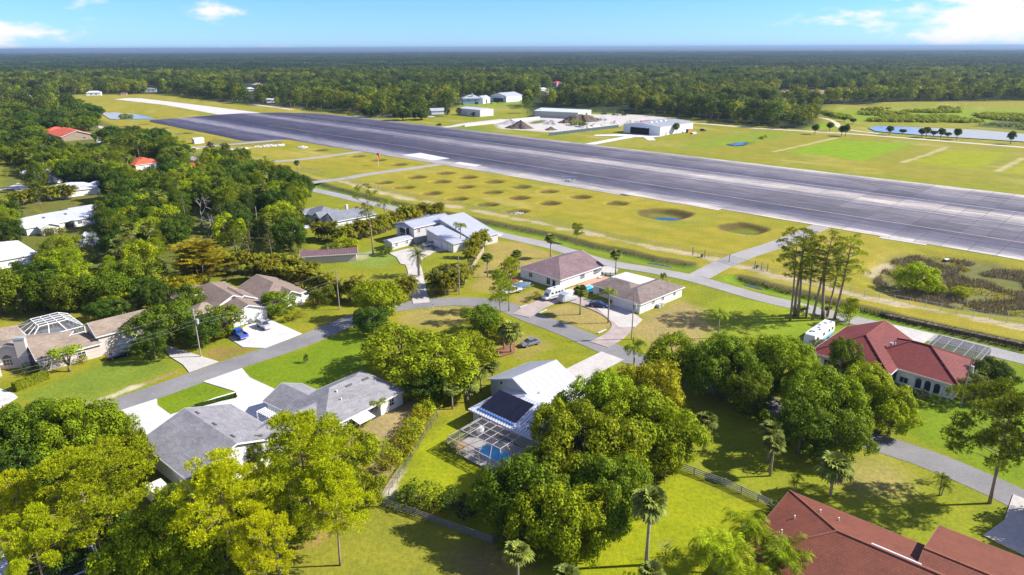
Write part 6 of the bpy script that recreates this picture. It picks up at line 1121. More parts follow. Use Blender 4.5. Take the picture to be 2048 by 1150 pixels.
def feather(key, h, R_, nf, seed, leaf=0.5, nl=22, stems=1, spread=0.0, el0=(0.1, 1.3), droop=0.9, tr=0.15, mat='f', lw=0.09, bark=None, dead=0, hmin=0.55):
    g = np.random.default_rng(seed); tb = MB(); V, Q, MI = [], [], []
    for s_ in range(stems):
        a0 = s_*2.399+seed; ln = 0 if stems == 1 else spread*g.uniform(0.2, 1.0); hh = h*(1 if stems == 1 else g.uniform(hmin, 1.0)); base = np.array([math.cos(a0)*ln*0.35, math.sin(a0)*ln*0.35, -0.2]); top = np.array([math.cos(a0)*ln, math.sin(a0)*ln, max(0.4, hh-R_*0.35)])
        tb.tube([tuple(base), tuple(base*0.4+top*0.6), tuple(top)], [tr*1.2, tr, tr*0.9], 7)
        for i in range(nf+dead):
            dd_ = i >= nf; az = i*2.39996+g.uniform(-0.3, 0.3); el = g.uniform(*el0) if not dd_ else g.uniform(-1.0, -0.5); L_ = R_*g.uniform(0.85, 1.15); P = top.copy(); e = el; seg = 7; pts = [P.copy()]
            for k in range(seg): d = np.array([math.cos(az)*math.cos(e), math.sin(az)*math.cos(e), math.sin(e)]); P = P+d*L_/seg; pts.append(P.copy()); e -= droop*(k+1)/seg*0.55
            pts = np.array(pts); sd = np.array([-math.sin(az), math.cos(az), 0])
            for k in range(seg): w = 0.035*(1-k/seg)+0.012; b = len(V); V += [pts[k]-sd*w, pts[k]+sd*w, pts[k+1]+sd*w*0.8, pts[k+1]-sd*w*0.8]; Q.append((b, b+1, b+2, b+3)); MI.append(1 if dd_ else 0)
            for k in range(nl):
                u = 0.10+0.9*(k+0.5)/nl; x = u*seg; j = min(seg-1, int(x)); p = pts[j]+(pts[j+1]-pts[j])*(x-j); fw = (pts[j+1]-pts[j])/np.linalg.norm(pts[j+1]-pts[j]); l = leaf*math.sin(math.pi*(0.12+0.8*u))**0.6*g.uniform(0.85, 1.15)
                for sg in (-1, 1):
                    dl = fw*0.65+sd*sg*0.9+np.array([0, 0, g.uniform(-0.55, 0.12)]); dl /= np.linalg.norm(dl); wv = np.cross(dl, sd*sg+np.array([0, 0, 0.6])); wv /= np.linalg.norm(wv)+1e-6; q = p+dl*l; b = len(V); V += [p, p+dl*l*0.45-fw*lw*0.5, q+np.array([0, 0, -0.2*l]), p+dl*l*0.45+fw*lw*0.5]; Q.append((b, b+1, b+2, b+3)); MI.append(1 if dd_ else 0)
    PROTO[key] = dict(parts=[('trunk', mesh(key+'_trunk', tb.v, tb.f, bark or M_palmbark, smooth=True)), ('crown', npmesh(key+'_crown', V, Q, [LF[mat], LF['e']], MI))], R=R_, h=h, zc=h-R_*0.35)
for i in range(2): feather('queen%d' % i, 9.0, 2.9, 15, 120+i, 0.80, 24, droop=1.1, lw=0.13)
feather('date', 6.5, 3.4, 52, 124, 0.55, 24, el0=(-0.35, 1.35), droop=0.65, tr=0.32, mat='g', lw=0.08, dead=6); feather('robel', 3.0, 1.25, 20, 126, 0.28, 14, stems=2, spread=1.0, tr=0.07, lw=0.05)
for i in range(3): feather('areca%d' % i, 5.2, 2.1, 11, 130+i, 0.62, 13, stems=13, spread=1.7, el0=(0.1, 1.45), droop=1.0, tr=0.05, mat='a', lw=0.20)
feather('coco', 9.5, 3.2, 18, 136, 0.7, 20, droop=1.0, dead=4); feather('banana', 3.4, 1.5, 7, 137, 0.5, 8, stems=4, spread=1.0, el0=(0.7, 1.4), droop=0.7, tr=0.09, mat='l', lw=0.35)
for i in range(2): feather('cluster%d' % i, 5.6, 3.2, 10, 140+i, 1.0, 22, stems=5, spread=1.9, el0=(0.05, 1.4), droop=1.05, tr=0.09, mat='l', lw=0.10)
feather('bamboo', 11, 3.6, 9, 150, 0.8, 14, stems=44, spread=3.0, el0=(0.75, 1.5), droop=0.55, tr=0.04, mat='o', lw=0.20, hmin=0.25)
def bare(key, h, seed):
    g = np.random.default_rng(seed); tb = MB()
    def br(p, d, l, r, n):
        q = p+d*l; tb.tube([tuple(p), tuple(p+d*l*0.5+g.normal(size=3)*l*0.05), tuple(q)], [r, r*0.8, r*0.55], 5)
        if n:
            for k in range(3 if n > 1 else 4): e = unit((d*0.9+g.normal(size=3)*0.55+np.array([0, 0, 0.15]))[None])[0]; br(q, e, l*g.uniform(0.55, 0.8), r*0.5, n-1)
    br(np.array([0, 0, -0.2]), np.array([0.05, 0, 1.0]), h*0.38, 0.02*h, 4)
    n = len(tb.f)//2; PROTO[key] = dict(parts=[('trunk', mesh(key+'_trunk', tb.v[:60], [q for q in tb.f if max(q) < 60], M_greywood)), ('branches', mesh(key+'_branches', tb.v, tb.f, M_greywood))], R=h*0.4, h=h, zc=h*0.65)
bare('bare', 10, 160); bare('bareS', 4, 161)
# ---- placing
def plant(key, name, label, xy, sx=1.0, sz=None, rz=None, mat=None, cat='tree', group=None):
    pr = PROTO[key]; t = thing(name, label, cat, (xy[0], xy[1], ground_z(xy[0], xy[1])), random.uniform(0, 6.28) if rz is None else rz, group); t.scale = (sx, sx, sz or sx)
    for nm, me in pr['parts']:
        o = bpy.data.objects.new(nm, me); COL.objects.link(o); o.parent = t
        if mat and nm == 'crown':
            o.material_slots[0].link = 'OBJECT'; o.material_slots[0].material = LF[mat]
    return t
CROWNS = []
def by_crown(px, py, rpx, h, keys, name, label, mat=None, cat='tree', group=None, rz=None):
    """tree seen in the photo by its crown: centre pixel, radius in pixels, tree height in metres"""
    key = random.choice(keys); pr = PROTO[key]; zc = pr['zc']/pr['h']*h; x, y = G(px, py, zc); f = PIX(x, y, zc)[2]; rad = rpx/FPX*f; CROWNS.append((x, y, rad))
    return plant(key, name, label, (x, y), rad/pr['R'], h/pr['h'], rz, mat, cat, group)
def by_base(px, py, key, h, name, label, mat=None, cat='palm', sx=None, group=None, rz=None):
    x, y = G(px, py, 0); pr = PROTO[key]; s = h/pr['h']; sx = sx or max(0.75, s**0.5); CROWNS.append((x, y, pr['R']*sx)); return plant(key, name, label, (x, y), sx, s, rz, mat, cat, group)
OL, OM, OS = ['oakL0', 'oakL1', 'oakL2'], ['oakM0', 'oakM1', 'oakM2', 'oakM3'], ['oakS0', 'oakS1']; PF, PT, PM = ['pineF0', 'pineF1', 'pineF2'], ['pineT0', 'pineT1', 'pineT2'], ['pineM0', 'pineM1', 'pineM2']; SB = ['sabal0', 'sabal1', 'sabal2']; AR = ['areca0', 'areca1', 'areca2']; WD = ['wide0', 'wide1']; BU = ['bush0', 'bush1']
# foreground oaks right of the pool cage
for px, py, r, h, mt, lb in ((1062, 985, 92, 9.5, 'm', 'dark live oak touching the pool cage corner'), (1172, 905, 105, 11.5, 'b', 'largest live oak in the clump below the white metal roof'), (1285, 860, 95, 11, 'b', 'yellow green oak at the right end of the central clump'), (1125, 1040, 85, 9.0, 'b', 'low front oak spreading over the lower lawn'), (1215, 990, 80, 10, 'm', 'dark shaded oak in the middle of the central clump'), (1108, 852, 46, 8.5, 'b', 'oak crown overlapping the ribbed metal roof'), (1205, 810, 72, 10, 'b', 'bright oak behind the largest live oak'), (1305, 780, 62, 9.5, 'y', 'yellowish oak behind the central clump'), (1350, 720, 58, 9, 'b', 'oak over the street left of the forked trunk oak'), (1045, 1065, 50, 6, 'd', 'low dark oak over the board fence return'), (1330, 900, 48, 8, 'b', 'small oak at the head of the grey board fence')):
    by_crown(px, py, r, h*1.14, OL if r > 70 else OM, 'oak_tree', lb, mt)
for px, py, r, h, mt, lb in ((1445, 735, 72, 10.5, 'm', 'oak with forked dark trunk standing over the street'), (1560, 730, 72, 10, 'b', 'oak left of the dark red tile roof'), (1640, 800, 80, 10.0, 'b', 'large oak hiding the left front of the arched house'), (1735, 785, 66, 9, 'b', 'bright oak in front of the dark red tile roof'), (1605, 852, 58, 9, 'm', 'dark oak nearest the paired sabal palms'), (1690, 870, 48, 7.5, 'm', 'dark low oak overhanging the right street'), (1785, 830, 42, 7, 'b', 'outer oak limb mass over the arched house lawn'), (1500, 785, 44, 8, 'm', 'shaded oak between the two right hand oak groups'), (1690, 715, 30, 8, 'm', 'small round tree against the dark red roof')):
    by_crown(px, py, r, h*1.12, OL if r > 60 else OM, 'oak_tree', lb, mt)
for px, py, r, h, mt, lb in ((1985, 745, 36, 6, 'd', 'round dark tree at the right end of the red tile house'), (1950, 775, 34, 5, 'g', 'spreading grey green tree by the right hand utility pole')): by_crown(px, py, r, h, OM, 'tree', lb, mt)
# centre clump beside the street
for px, py, r, h, mt, lb in ((800, 695, 72, 10, 'b', 'rounded oak with dark shade side left of the bend'), (885, 735, 78, 10, 'b', 'bright oak in the middle of the bend clump'), (940, 705, 55, 9, 'b', 'oak at the right of the bend clump'), (755, 600, 46, 10.5, 'b', 'airy bright tree with bare limbs over the street'), (745, 640, 36, 7, 'd', 'dark vine covered tree beside the airy bright tree'), (965, 640, 42, 7, 'm', 'green tree beside the tall thin pine trunks'), (860, 770, 40, 7, 'd', 'shaded oak behind the main grey roof'), (1010, 660, 30, 5, 'l', 'bright green palmetto mass under the thin pines')): by_crown(px, py, r, h, OM, 'oak_tree', lb, mt)
# lower left
for px, py, r, h, mt, lb in ((55, 870, 85, 10, 'm', 'oak at the left edge below the front lawn'), (150, 870, 85, 11, 'b', 'tall oak mass beside the bright concrete drive'), (235, 930, 58, 9.5, 'b', 'oak touching the tall grey garage'), (40, 955, 60, 9, 'd', 'shaded oak behind the golden pine, left edge'), (268, 900, 24, 9, 'b', 'narrow oak spire against the grey garage roof'), (330, 1085, 82, 10, 'b', 'bright green oak at the bottom between two pines'), (250, 1120, 60, 9, 'b', 'lower bright oak below the golden pine'), (432, 962, 40, 6.5, 'm', 'dark tree under the garage gable'), (505, 905, 27, 5.5, 'm', 'small dark tree against the white gable wall'), (705, 900, 48, 7.5, 'b', 'bright leafy tree right of the tall golden pine'), (730, 980, 38, 6, 'b', 'vine covered tree at the fence corner'), (650, 870, 30, 5.5, 'm', 'bush at the back of the grey link roof')): by_crown(px, py, r, h, OL if r > 70 else OM, 'oak_tree', lb, mt)
for px, py, r, h, lb in ((165, 985, 118, 15, 'broad golden pine nearest the left edge'), (440, 1010, 96, 16, 'golden pine with twin trunks at the bottom'), (610, 920, 110, 17, 'tallest golden pine in front of the grey house'), (670, 1010, 75, 13, 'golden pine leaning over the brown needle litter'), (70, 1090, 70, 12, 'thin branched pine over the corner screen enclosure'), (520, 1090, 62, 12, 'golden pine beside the small sabal at the bottom'), (30, 1020, 55, 13, 'sparse pine at the left edge above the corner house')): by_crown(px, py, r, h, PF, 'pine_tree', lb, 'q', cat='pine tree')
by_base(1978, 1004, 'pineF1', 16.5, 'pine_tree', 'big dark pine with thick trunk on the right lawn', 'p', 'pine tree', 1.12)
for k, (px, py, h, lb) in enumerate(((1574, 640, 20, 'leftmost tall pine of the grove by the motorhome'), (1588, 634, 21.5, 'second tall pine from the left in the grove'), (1596, 632, 20.5, 'third tall pine from the left in the grove'), (1606, 634, 18, 'fourth tall pine from the left in the grove'), (1630, 643, 21, 'middle tall pine just behind the motorhome'), (1645, 634, 16, 'thin pine right of the middle pine'), (1658, 636, 17, 'pine with paired trunk near the grove right end'), (1668, 641, 20.5, 'rightmost tall pine with open crown in the grove'))): by_base(px, py, PT[k % 3], h, 'pine_tree', lb, 'b' if k in (7, 2) else 'p', 'pine tree', 0.95+0.25*(k % 3))
by_base(1700, 650, 'pineS', 6, 'pine_tree', 'young pine beside the perimeter road', 'b', 'pine tree'); by_base(1694, 642, 'oakS0', 4, 'tree', 'sapling at the roadside beyond the pine grove', 'l', 'tree', 0.7)
by_base(742, 508, 'pineT1', 21.8, 'pine_tree', 'very tall lone pine with bare trunk beside the modern house', 'p', 'pine tree', 0.95); by_base(1152, 484, 'pineS', 7.2, 'pine_tree', 'lone small pine on the ditch bank', 'p', 'pine tree', 1.05); by_base(1020, 622, 'pineM0', 13, 'pine_tree', 'thin pine at the corner of the paver drive', 'b', 'pine tree', 0.85); by_base(1001, 642, 'pineM1', 12, 'pine_tree', 'thin pine with yellow green head at the bend', 'b', 'pine tree', 0.8)
for px, py, r, h, mt, lb in ((560, 1010, 42, 6.5, 'm', 'green tree filling the gap between the two tall golden pines'), (505, 1030, 36, 6, 'd', 'dark tree behind the twin trunk pine'), (600, 1050, 34, 5.5, 'b', 'bright low tree left of the brown needle litter'), (390, 1120, 48, 7, 'b', 'bright tree at the bottom edge right of the lower oak'), (655, 975, 34, 6.5, 'm', 'tree under the tallest golden pine'), (575, 960, 36, 6.5, 'd', 'dark tree against the foot of the tallest golden pine'), (345, 1000, 28, 5.5, 'd', 'dark tree beside the travel trailer'), (120, 1120, 50, 7, 'd', 'dark tree beside the corner screen enclosure'), (215, 1040, 42, 6.5, 'd', 'shaded tree under the broad golden pine'), (690, 950, 30, 5, 'm', 'small tree right of the tallest golden pine'), (455, 1115, 40, 6.5, 'm', 'green tree at the foot of the twin trunk pine')): by_crown(px, py, r, h, OM, 'oak_tree', lb, mt)
# sabal and feather palms
for px, py, k, h, lb in ((1292, 1130, 'sabal0', 10.5, 'tall sabal palm alone on the bright lower lawn'), (1036, 1175, 'sabal1', 6.0, 'silvery sabal palm at the bottom edge under the oaks'), (1407, 902, 'sabal2', 6.5, 'sabal palm in the shaded lawn left of the paired palms'), (1540, 952, 'sabal0', 6.3, 'front sabal of the pair on the shaded lawn'), (1535, 925, 'sabal1', 6.6, 'rear sabal of the pair on the shaded lawn'), (1660, 992, 'sabalfat', 6.2, 'fat skirted sabal palm above the terracotta roof'), (1357, 938, 'sabal1', 5.5, 'sabal palm at the end of the grey board fence'), (1160, 629, 'sabal2', 7.0, 'sabal palm on the drive island'), (1231, 548, 'sabal0', 6.8, 'sabal palm between the two brown roofed houses and road'), (1101, 516, 'sabal1', 7.2, 'sabal palm on the dry lawn behind the mauve roof'), (975, 554, 'sabal2', 6.6, 'sabal palm on the dry lawn right of the wooden fence'), (1033, 543, 'sabal0', 6.0, 'sabal palm left of the mauve roof'), (1022, 706, 'sabalfat', 6.6, 'shaggy sabal palm above the grey sedan'), (1008, 700, 'sabal1', 5.2, 'small sabal beside the shaggy one'), (905, 818, 'sabal0', 4.6, 'sabal palm nearest the pool lawn fence'), (935, 805, 'sabalfat', 4.8, 'bushy sabal left of the ribbed metal roof'), (962, 785, 'sabal2', 4.6, 'sabal palm behind the white metal roof'), (985, 770, 'sabal1', 4.4, 'sabal palm touching the white metal roof'), (820, 800, 'sabal1', 3.6, 'small dark palm at the grey house right corner'), (560, 1150, 'sabal0', 6.0, 'sabal palm at the bottom edge below the pines'), (480, 545, 'sabalC', 7.0, 'leaning sabal palm behind the taupe roof'), (1130, 1210, 'sabal2', 5, 'sabal tip at the bottom edge of the bright lawn'), (1300, 1195, 'sabal1', 4.5, 'low sabal at the bottom edge right of the tall one'),
        (596, 347, 'sabal0', 6.5, 'orange tinted sabal on the ditch bank'), (456, 318, 'sabal1', 6, 'sabal palm by the far taxiway'), (390, 318, 'sabal2', 7, 'sabal palm near the far taxiway gate'), (356, 305, 'sabal0', 6, 'sabal behind the equipment shed road'), (1352, 268, 'sabalfat', 7.5, 'shaggy sabal against the white hangar wall')): by_base(px, py, k, h, 'sabal_palm', lb)
for px, py, k, h, lb in ((1216, 646, 'queen0', 8.5, 'queen palm at the right of the drive island'), (1435, 676, 'queen1', 6.5, 'queen palm on the patchy lawn left of the pine shadows'), (1265, 770, 'queen0', 9.0, 'queen palm above the concrete drive by the white roof'), (922, 497, 'queen1', 8.5, 'queen palm in front of the silver metal shed roof'), (478, 352, 'coco', 8, 'coconut palm left of the perimeter road'), (500, 356, 'queen0', 7.5, 'queen palm beside the perimeter road'), (772, 450, 'coco', 9.5, 'coconut palm behind the modern house'), (735, 462, 'queen1', 8, 'queen palm left of the modern house palm screen'), (493, 560, 'queen0', 4.2, 'small queen palm behind the taupe roof'), (755, 832, 'queen1', 3.4, 'small queen palm at the patio of the grey house')): by_base(px, py, k, h, 'feather_palm', lb)
by_base(838, 552, 'date', 7.6, 'date_palm', 'large date palm beside the drive of the modern house', sx=1.05); by_base(1880, 990, 'robel', 3.4, 'pygmy_date_palm', 'pair of small leaning palms on the right lawn', sx=1.15); by_base(1590, 985, 'robel', 3.0, 'pygmy_date_palm', 'small palms at the peak of the terracotta roof', sx=0.9); by_base(183, 500, 'bismarck', 5, 'bismarck_palm', 'silver bismarck palm in the left grove', sx=1.1)
for px, py, k, h, lb in ((1440, 1150, 'cluster0', 5.6, 'bright clumping palm left of the terracotta roof'), (1500, 1110, 'cluster1', 6.0, 'tallest bright clumping palm by the terracotta roof'), (1560, 1165, 'cluster0', 5.6, 'bright clumping palm overlapping the terracotta roof'), (1490, 1200, 'cluster1', 5.4, 'clumping palm at the bottom edge')): by_base(px, py, k, h, 'clumping_palm', lb, sx=1.0)
# areca hedges
ARG = 'areca palms in hedges around the modern house'
line_ = along(GP([(520, 560), (560, 566), (620, 580), (680, 596), (740, 606), (800, 606), (818, 600)]), 3.1)
class _Ord:
    ones = ['', 'first', 'second', 'third', 'fourth', 'fifth', 'sixth', 'seventh', 'eighth', 'ninth', 'tenth', 'eleventh', 'twelfth', 'thirteenth', 'fourteenth', 'fifteenth', 'sixteenth', 'seventeenth', 'eighteenth', 'nineteenth']
    def __getitem__(s, k):
        k += 1
        if k == 1: return 'nearest'
        if k < 20: return s.ones[k]
        t, o = divmod(k, 10); w = ['', '', 'twent', 'thirt', 'fort', 'fift', 'sixt', 'sevent', 'eight', 'ninet'][min(9, t)]
        return w+'ieth' if o == 0 else w+'y '+s.ones[o]
ordn = _Ord()
for k, p in enumerate(line_[::-1]): plant(AR[k % 3], 'areca_palm', '%s areca palm from the drive in the golden hedge' % ordn[k], p, random.uniform(0.85, 1.15), random.uniform(0.85, 1.2), cat='palm', group=ARG); CROWNS.append((*p, 2))
line_ = along(GP([(430, 545), (480, 548), (520, 545), (570, 548), (620, 560)]), 3.6)
for k, p in enumerate(line_[::-1]): plant(AR[k % 3], 'areca_palm', '%s areca palm from the right in the rear hedge row' % ordn[k], p, random.uniform(0.85, 1.15), random.uniform(0.9, 1.2), cat='palm', group=ARG); CROWNS.append((*p, 2))
for k, (px, py) in enumerate(((872, 585), (893, 590), (912, 583), (925, 570), (885, 572))): plant(AR[k % 3], 'areca_palm', '%s areca palm from the drive in the clump by the pole' % ordn[k], G(px, py), 1.0, 1.1, cat='palm', group=ARG)
for k, (px, py) in enumerate(((955, 498), (968, 494), (945, 515), (940, 530))): plant(AR[k % 3], 'areca_palm', '%s areca palm along the wooden fence' % ordn[k], G(px, py), 0.9, 1.0, cat='palm', group=ARG)
line_ = along(GP([(640, 478), (680, 485), (720, 478), (760, 468), (800, 452), (850, 440), (880, 437)]), 3.4)
for k, p in enumerate(line_[::-1]): plant(AR[k % 3], 'areca_palm', '%s areca palm from the road in the screen behind the modern house' % ordn[k], p, random.uniform(0.9, 1.25), random.uniform(0.9, 1.3), cat='palm', group=ARG); CROWNS.append((*p, 2))
line_ = along(GP([(40, 412), (90, 402), (140, 398)]), 5)
for k, p in enumerate(line_): plant(AR[k % 3], 'areca_palm', '%s areca palm from the left edge between the two silver roofs' % ordn[k], p, 1.4, 1.15, cat='palm', group=ARG); CROWNS.append((*p, 3))
# single trees and shrubs of the gardens
for px, py, r, h, mt, ks, lb in ((557, 605, 33, 6.6, 'b', OM, 'round bright tree in front of the taupe gable'), (648, 590, 23, 5.0, 'm', OS, 'round green tree left of the areca hedge pole'), (335, 645, 58, 9.0, 'm', OM, 'street oak hiding the tan annexe'), (305, 690, 32, 6.5, 'd', OM, 'lower dark oak beside the tan annexe garage'), (440, 640, 40, 7.5, 'm', OM, 'dense green tree over the blue pickup'), (398, 660, 38, 7.5, 'd', OM, 'dense tree round the transformer pole'), (375, 600, 32, 8, 'm', OM, 'tree behind the transformer pole'), (130, 705, 26, 5.5, 'b', ['cone0'], 'conical bright tree in front of the tan stucco house'), (213, 660, 20, 4.5, 'g', OS, 'small grey green tree at the tan annexe stairs'), (250, 615, 18, 4, 'g', OS, 'small tree on the lawn behind the annexe'), (930, 540, 22, 5, 'g', OM, 'feathery blue green tree by the wooden fence'), (770, 500, 16, 3, 'm', OS, 'small shrub tree by the lone pine') , (687, 490, 28, 5.5, 'l', OM, 'bright lime tree right of the brown pavilion'), (660, 500, 22, 4.5, 'g', OM, 'pale tree over the brown pavilion'), (596, 452, 9, 2.6, 'd', OS, 'dark bush in front of the slate grey house'), (605, 462, 9, 2.4, 'm', OS, 'small bush by the slate house drive'), (1838, 548, 40, 8.0, 'l', OM, 'big lime willow bush beside the marsh'), (1875, 570, 16, 3.5, 'l', OM, 'smaller willow bush at the marsh edge'), (1925, 577, 20, 3.2, 'l', OM, 'low willow bush inside the marsh'), (1326, 552, 6, 2.2, 'm', OS, 'sapling on the lawn behind the flat white roof'), (612, 716, 5, 2.0, 'd', OS, 'tiny clipped sapling on the lush lawn'), (1640, 690, 16, 3.0, 'g', OS, 'grey green shrub behind the red tile eave'), (1150, 245, 13, 4, 'l', OM, 'green bushy mound in the works yard'), (1165, 248, 10, 4, 'm', OM, 'second bush beside the green mound'), (250, 230, 14, 5, 'l', OM, 'round lime bush on the pond island'), (1595, 620, 10, 3, 'l', OS, 'shrub among the pine trunks')): by_crown(px, py, r, h, ks, 'tree', lb, mt, 'tree')
for px, py, lb in ((1608, 632, 'banana clump between the pine trunks'), (1653, 630, 'leafy clump behind the motorhome'), (690, 505, 'banana clump beside the lawn of the modern house'), (300, 705, 'low banana clump under the street oak')): by_base(px, py, 'banana', 2.6, 'banana_clump', lb, cat='plant')
SHG = 'garden shrubs'
shr = [(585, 642, 1.5, 'y', 'yellow green shrub beside the white garage drive'), (600, 636, 1.2, 'y', 'second yellow shrub beside the white garage drive'), (632, 612, 1.6, 'y', 'yellow shrub under the areca hedge pole'), (60, 745, 1.4, 'd', 'dark shrub below the arched window'), (85, 742, 1.3, 'g', 'grey shrub below the tan chimney'), (165, 725, 1.1, 'y', 'low round shrub bed by the tan house'), (95, 738, 1.0, 'd', 'small shrub at the tan house corner'), (840, 1005, 2.2, 'm', 'green shrub behind the dark board fence'), (868, 1014, 1.8, 'l', 'bright round shrub behind the dark board fence'), (905, 1018, 2.0, 'd', 'dark shrub at the middle of the board fence'), (940, 1030, 2.0, 'k', 'darkest shrub beside the oak and board fence'), (815, 1003, 1.6, 'm', 'shrub at the left end of the board fence'), (905, 905, 1.0, 'd', 'shrub at the pool cage left corner'), (918, 918, 1.0, 'm', 'shrub below the pool cage front'), (890, 900, 0.9, 'd', 'small shrub left of the pool cage'), (700, 870, 1.6, 'g', 'grey shrub by the patio awning'), (680, 868, 1.8, 'd', 'dark shrub by the patio awning'), (730, 850, 1.0, 'l', 'bright shrub near the patio palm'), (1250, 1005, 0.9, 'k', 'shrub lost under the oaks'), (1840, 800, 1.4, 'k', 'dark shrub bed below the arches'), (1870, 812, 1.5, 'd', 'shrub bed right of the arches'), (1895, 818, 1.2, 'd', 'shrub at the corner of the arched house'), (1830, 850, 1.0, 'g', 'shrub on the stone bed of the lawn'), (1820, 842, 0.9, 'y', 'yellow shrub on the stone bed of the lawn'), (1555, 1030, 1.4, 'm', 'shrub at the fence end by the terracotta roof'), (1058, 603, 0.9, 'm', 'shrub at the mauve house door'), (1072, 596, 1.2, 'y', 'shrub left of the camper van'), (1190, 600, 1.2, 'd', 'shrub bed beside the pool of the brown roofed house'), (100, 470, 2.0, 'g', 'shrub below the silver roof porch'), (120, 468, 1.8, 'y', 'brownish shrub below the silver roof porch'), (870, 500, 0.9, 'm', 'shrub at the garage of the modern house')]
for px, py, s, mt, lb in shr: plant(random.choice(BU), 'shrub', lb, G(px, py), s/1.6*1.05, s/1.6, mat=mt, cat='shrub', group=SHG)
hl = along(GP([(872, 805), (850, 830), (830, 860), (812, 890), (795, 915), (780, 940)]), 1.5)
for k, p in enumerate(hl): plant(BU[k % 2], 'shrub', '%s shrub from the house in the loose yellow hedge by the wire fence' % ordn[k], (p[0]+random.uniform(-.5, .5), p[1]+random.uniform(-.5, .5)), random.uniform(0.9, 1.35), random.uniform(0.8, 1.15), mat='y' if k % 3 else 'l', cat='shrub', group='shrubs of the loose yellow hedge')
# clipped box hedge
def hedge(label, a, b, w, h, mat):
    L_ = math.hypot(b[0]-a[0], b[1]-a[1]); an = math.atan2(b[1]-a[1], b[0]-a[0]); g = np.random.default_rng(5); n = 5200; P = g.uniform(-0.5, 0.5, (n, 3)); ax = g.integers(0, 5, n); Nn = np.zeros((n, 3))
    for i, (d, s) in enumerate(((0, 1), (0, -1), (1, 1), (1, -1), (2, 1))): m = ax == i; P[m, d] = 0.5*s*g.uniform(0.9, 1.03, m.sum()); Nn[m, d] = s
    P = P*np.array([L_, w, h])+np.array([0, 0, h/2]); V, Q = quads(P, unit(Nn+g.normal(size=(n, 3))*0.35), 0.22*g.uniform(0.7, 1.3, n), g)
    t = thing('hedge', label, 'hedge', ((a[0]+b[0])/2, (a[1]+b[1])/2, 0), an); link('foliage', npmesh('hedge_foliage', V, Q, LF[mat]), t); MB().box((0, 0, h*0.45), (L_*0.94, w*0.8, h*0.84)).build('stems', M_trunk, t)
hedge('clipped box hedge at the left edge lawn', G(30, 783), G(95, 757), 1.3, 1.7, 'b'); hedge('low planting bed wall hedge on the drive island', G(392, 815), G(472, 793), 0.9, 0.45, 'd'); hedge('low dark hedge along the ditch by the red tile house', G(1762, 633), G(2060, 697), 1.6, 1.0, 'k')
q = thing('planter_kerb', 'white curved kerb of the planter on the drive island', 'kerb', (*G(388, 812), 0)); o = G(388, 812); kp = GP([(388, 813), (430, 797), (474, 784), (474, 794)])
for a, b in zip(kp[:-1], kp[1:]): MB().bar((a[0]-o[0], a[1]-o[1], 0.08), (b[0]-o[0], b[1]-o[1], 0.08), 0.14, 0.16).build('kerb_stone', M_white, q)
by_crown(1332, 1085, 18, 3.2, ['bareS'], 'bare_shrub', 'thin bare shrub on the bright lower lawn', cat='shrub'); by_base(405, 455, 'bare', 13, 'bare_tree', 'grey leafless tree in the left grove', cat='tree', sx=1.2); by_base(285, 595, 'bareS', 5, 'bare_tree', 'small grey leafless tree behind the annexe', cat='tree'); by_base(435, 480, 'bare', 10, 'bare_tree', 'second grey leafless tree in the left grove', cat='tree')
by_crown(393, 500, 48, 11, ['bamboo'], 'bamboo_clump', 'golden bamboo clump in the left grove', cat='bamboo')
# palms along the gravel road on the far side
for k, (zx, zy, h) in enumerate(((400, 742, 6.5), (515, 718, 6), (610, 755, 6.5), (640, 758, 7.5), (985, 748, 6), (1240, 768, 6), (1275, 765, 6.5), (1390, 775, 6.5), (1515, 785, 7), (1940, 820, 7.5), (1092, 733, 3.5), (1335, 750, 4), (1445, 758, 3.5), (630, 645, 4), (700, 660, 4), (505, 610, 4))):
    p = Zr('R4', [(zx, zy)])[0]; plant('sabalfat', 'sabal_palm', '%s dark sabal palm from the woods along the gravel road' % ordn[k], p, 1.25, h/5.6, mat='d', cat='palm', group='palms along the gravel road'); CROWNS.append((*p, 2))
for k, (px, py, r, h, mt, lb) in enumerate(((150, 224, 21, 9, 'm', 'big oak right of the orange roof by the pond'), (140, 205, 24, 9, 'd', 'dark oak above the orange roof'), (105, 212, 20, 9, 'd', 'second dark oak above the orange roof'), (275, 178, 16, 10, 'm', 'lone round oak beyond the grass strip'), (805, 228, 17, 11, 'd', 'dark oak left of the white gabled garage'), (842, 229, 16, 9, 'd', 'dark oak right of the white gabled garage'), (740, 224, 16, 9, 'd', 'oak beside the white vehicle by the runway'), (918, 222, 7, 7, 'k', 'dark columnar tree left of the grey warehouse'), (894, 224, 6, 8, 'k', 'slim dark tree left of the grey warehouse'), (948, 228, 5, 4, 'k', 'small round tree against the grey warehouse'), (1080, 226, 11, 6, 'm', 'tree left of the cream warehouse'), (1095, 226, 9, 6, 'd', 'tree in front of the cream warehouse'), (1128, 229, 7, 5, 'm', 'small tree at the cream warehouse door'))): by_crown(px, py, r, h, WD if r > 9 else OS, 'tree', lb, mt)
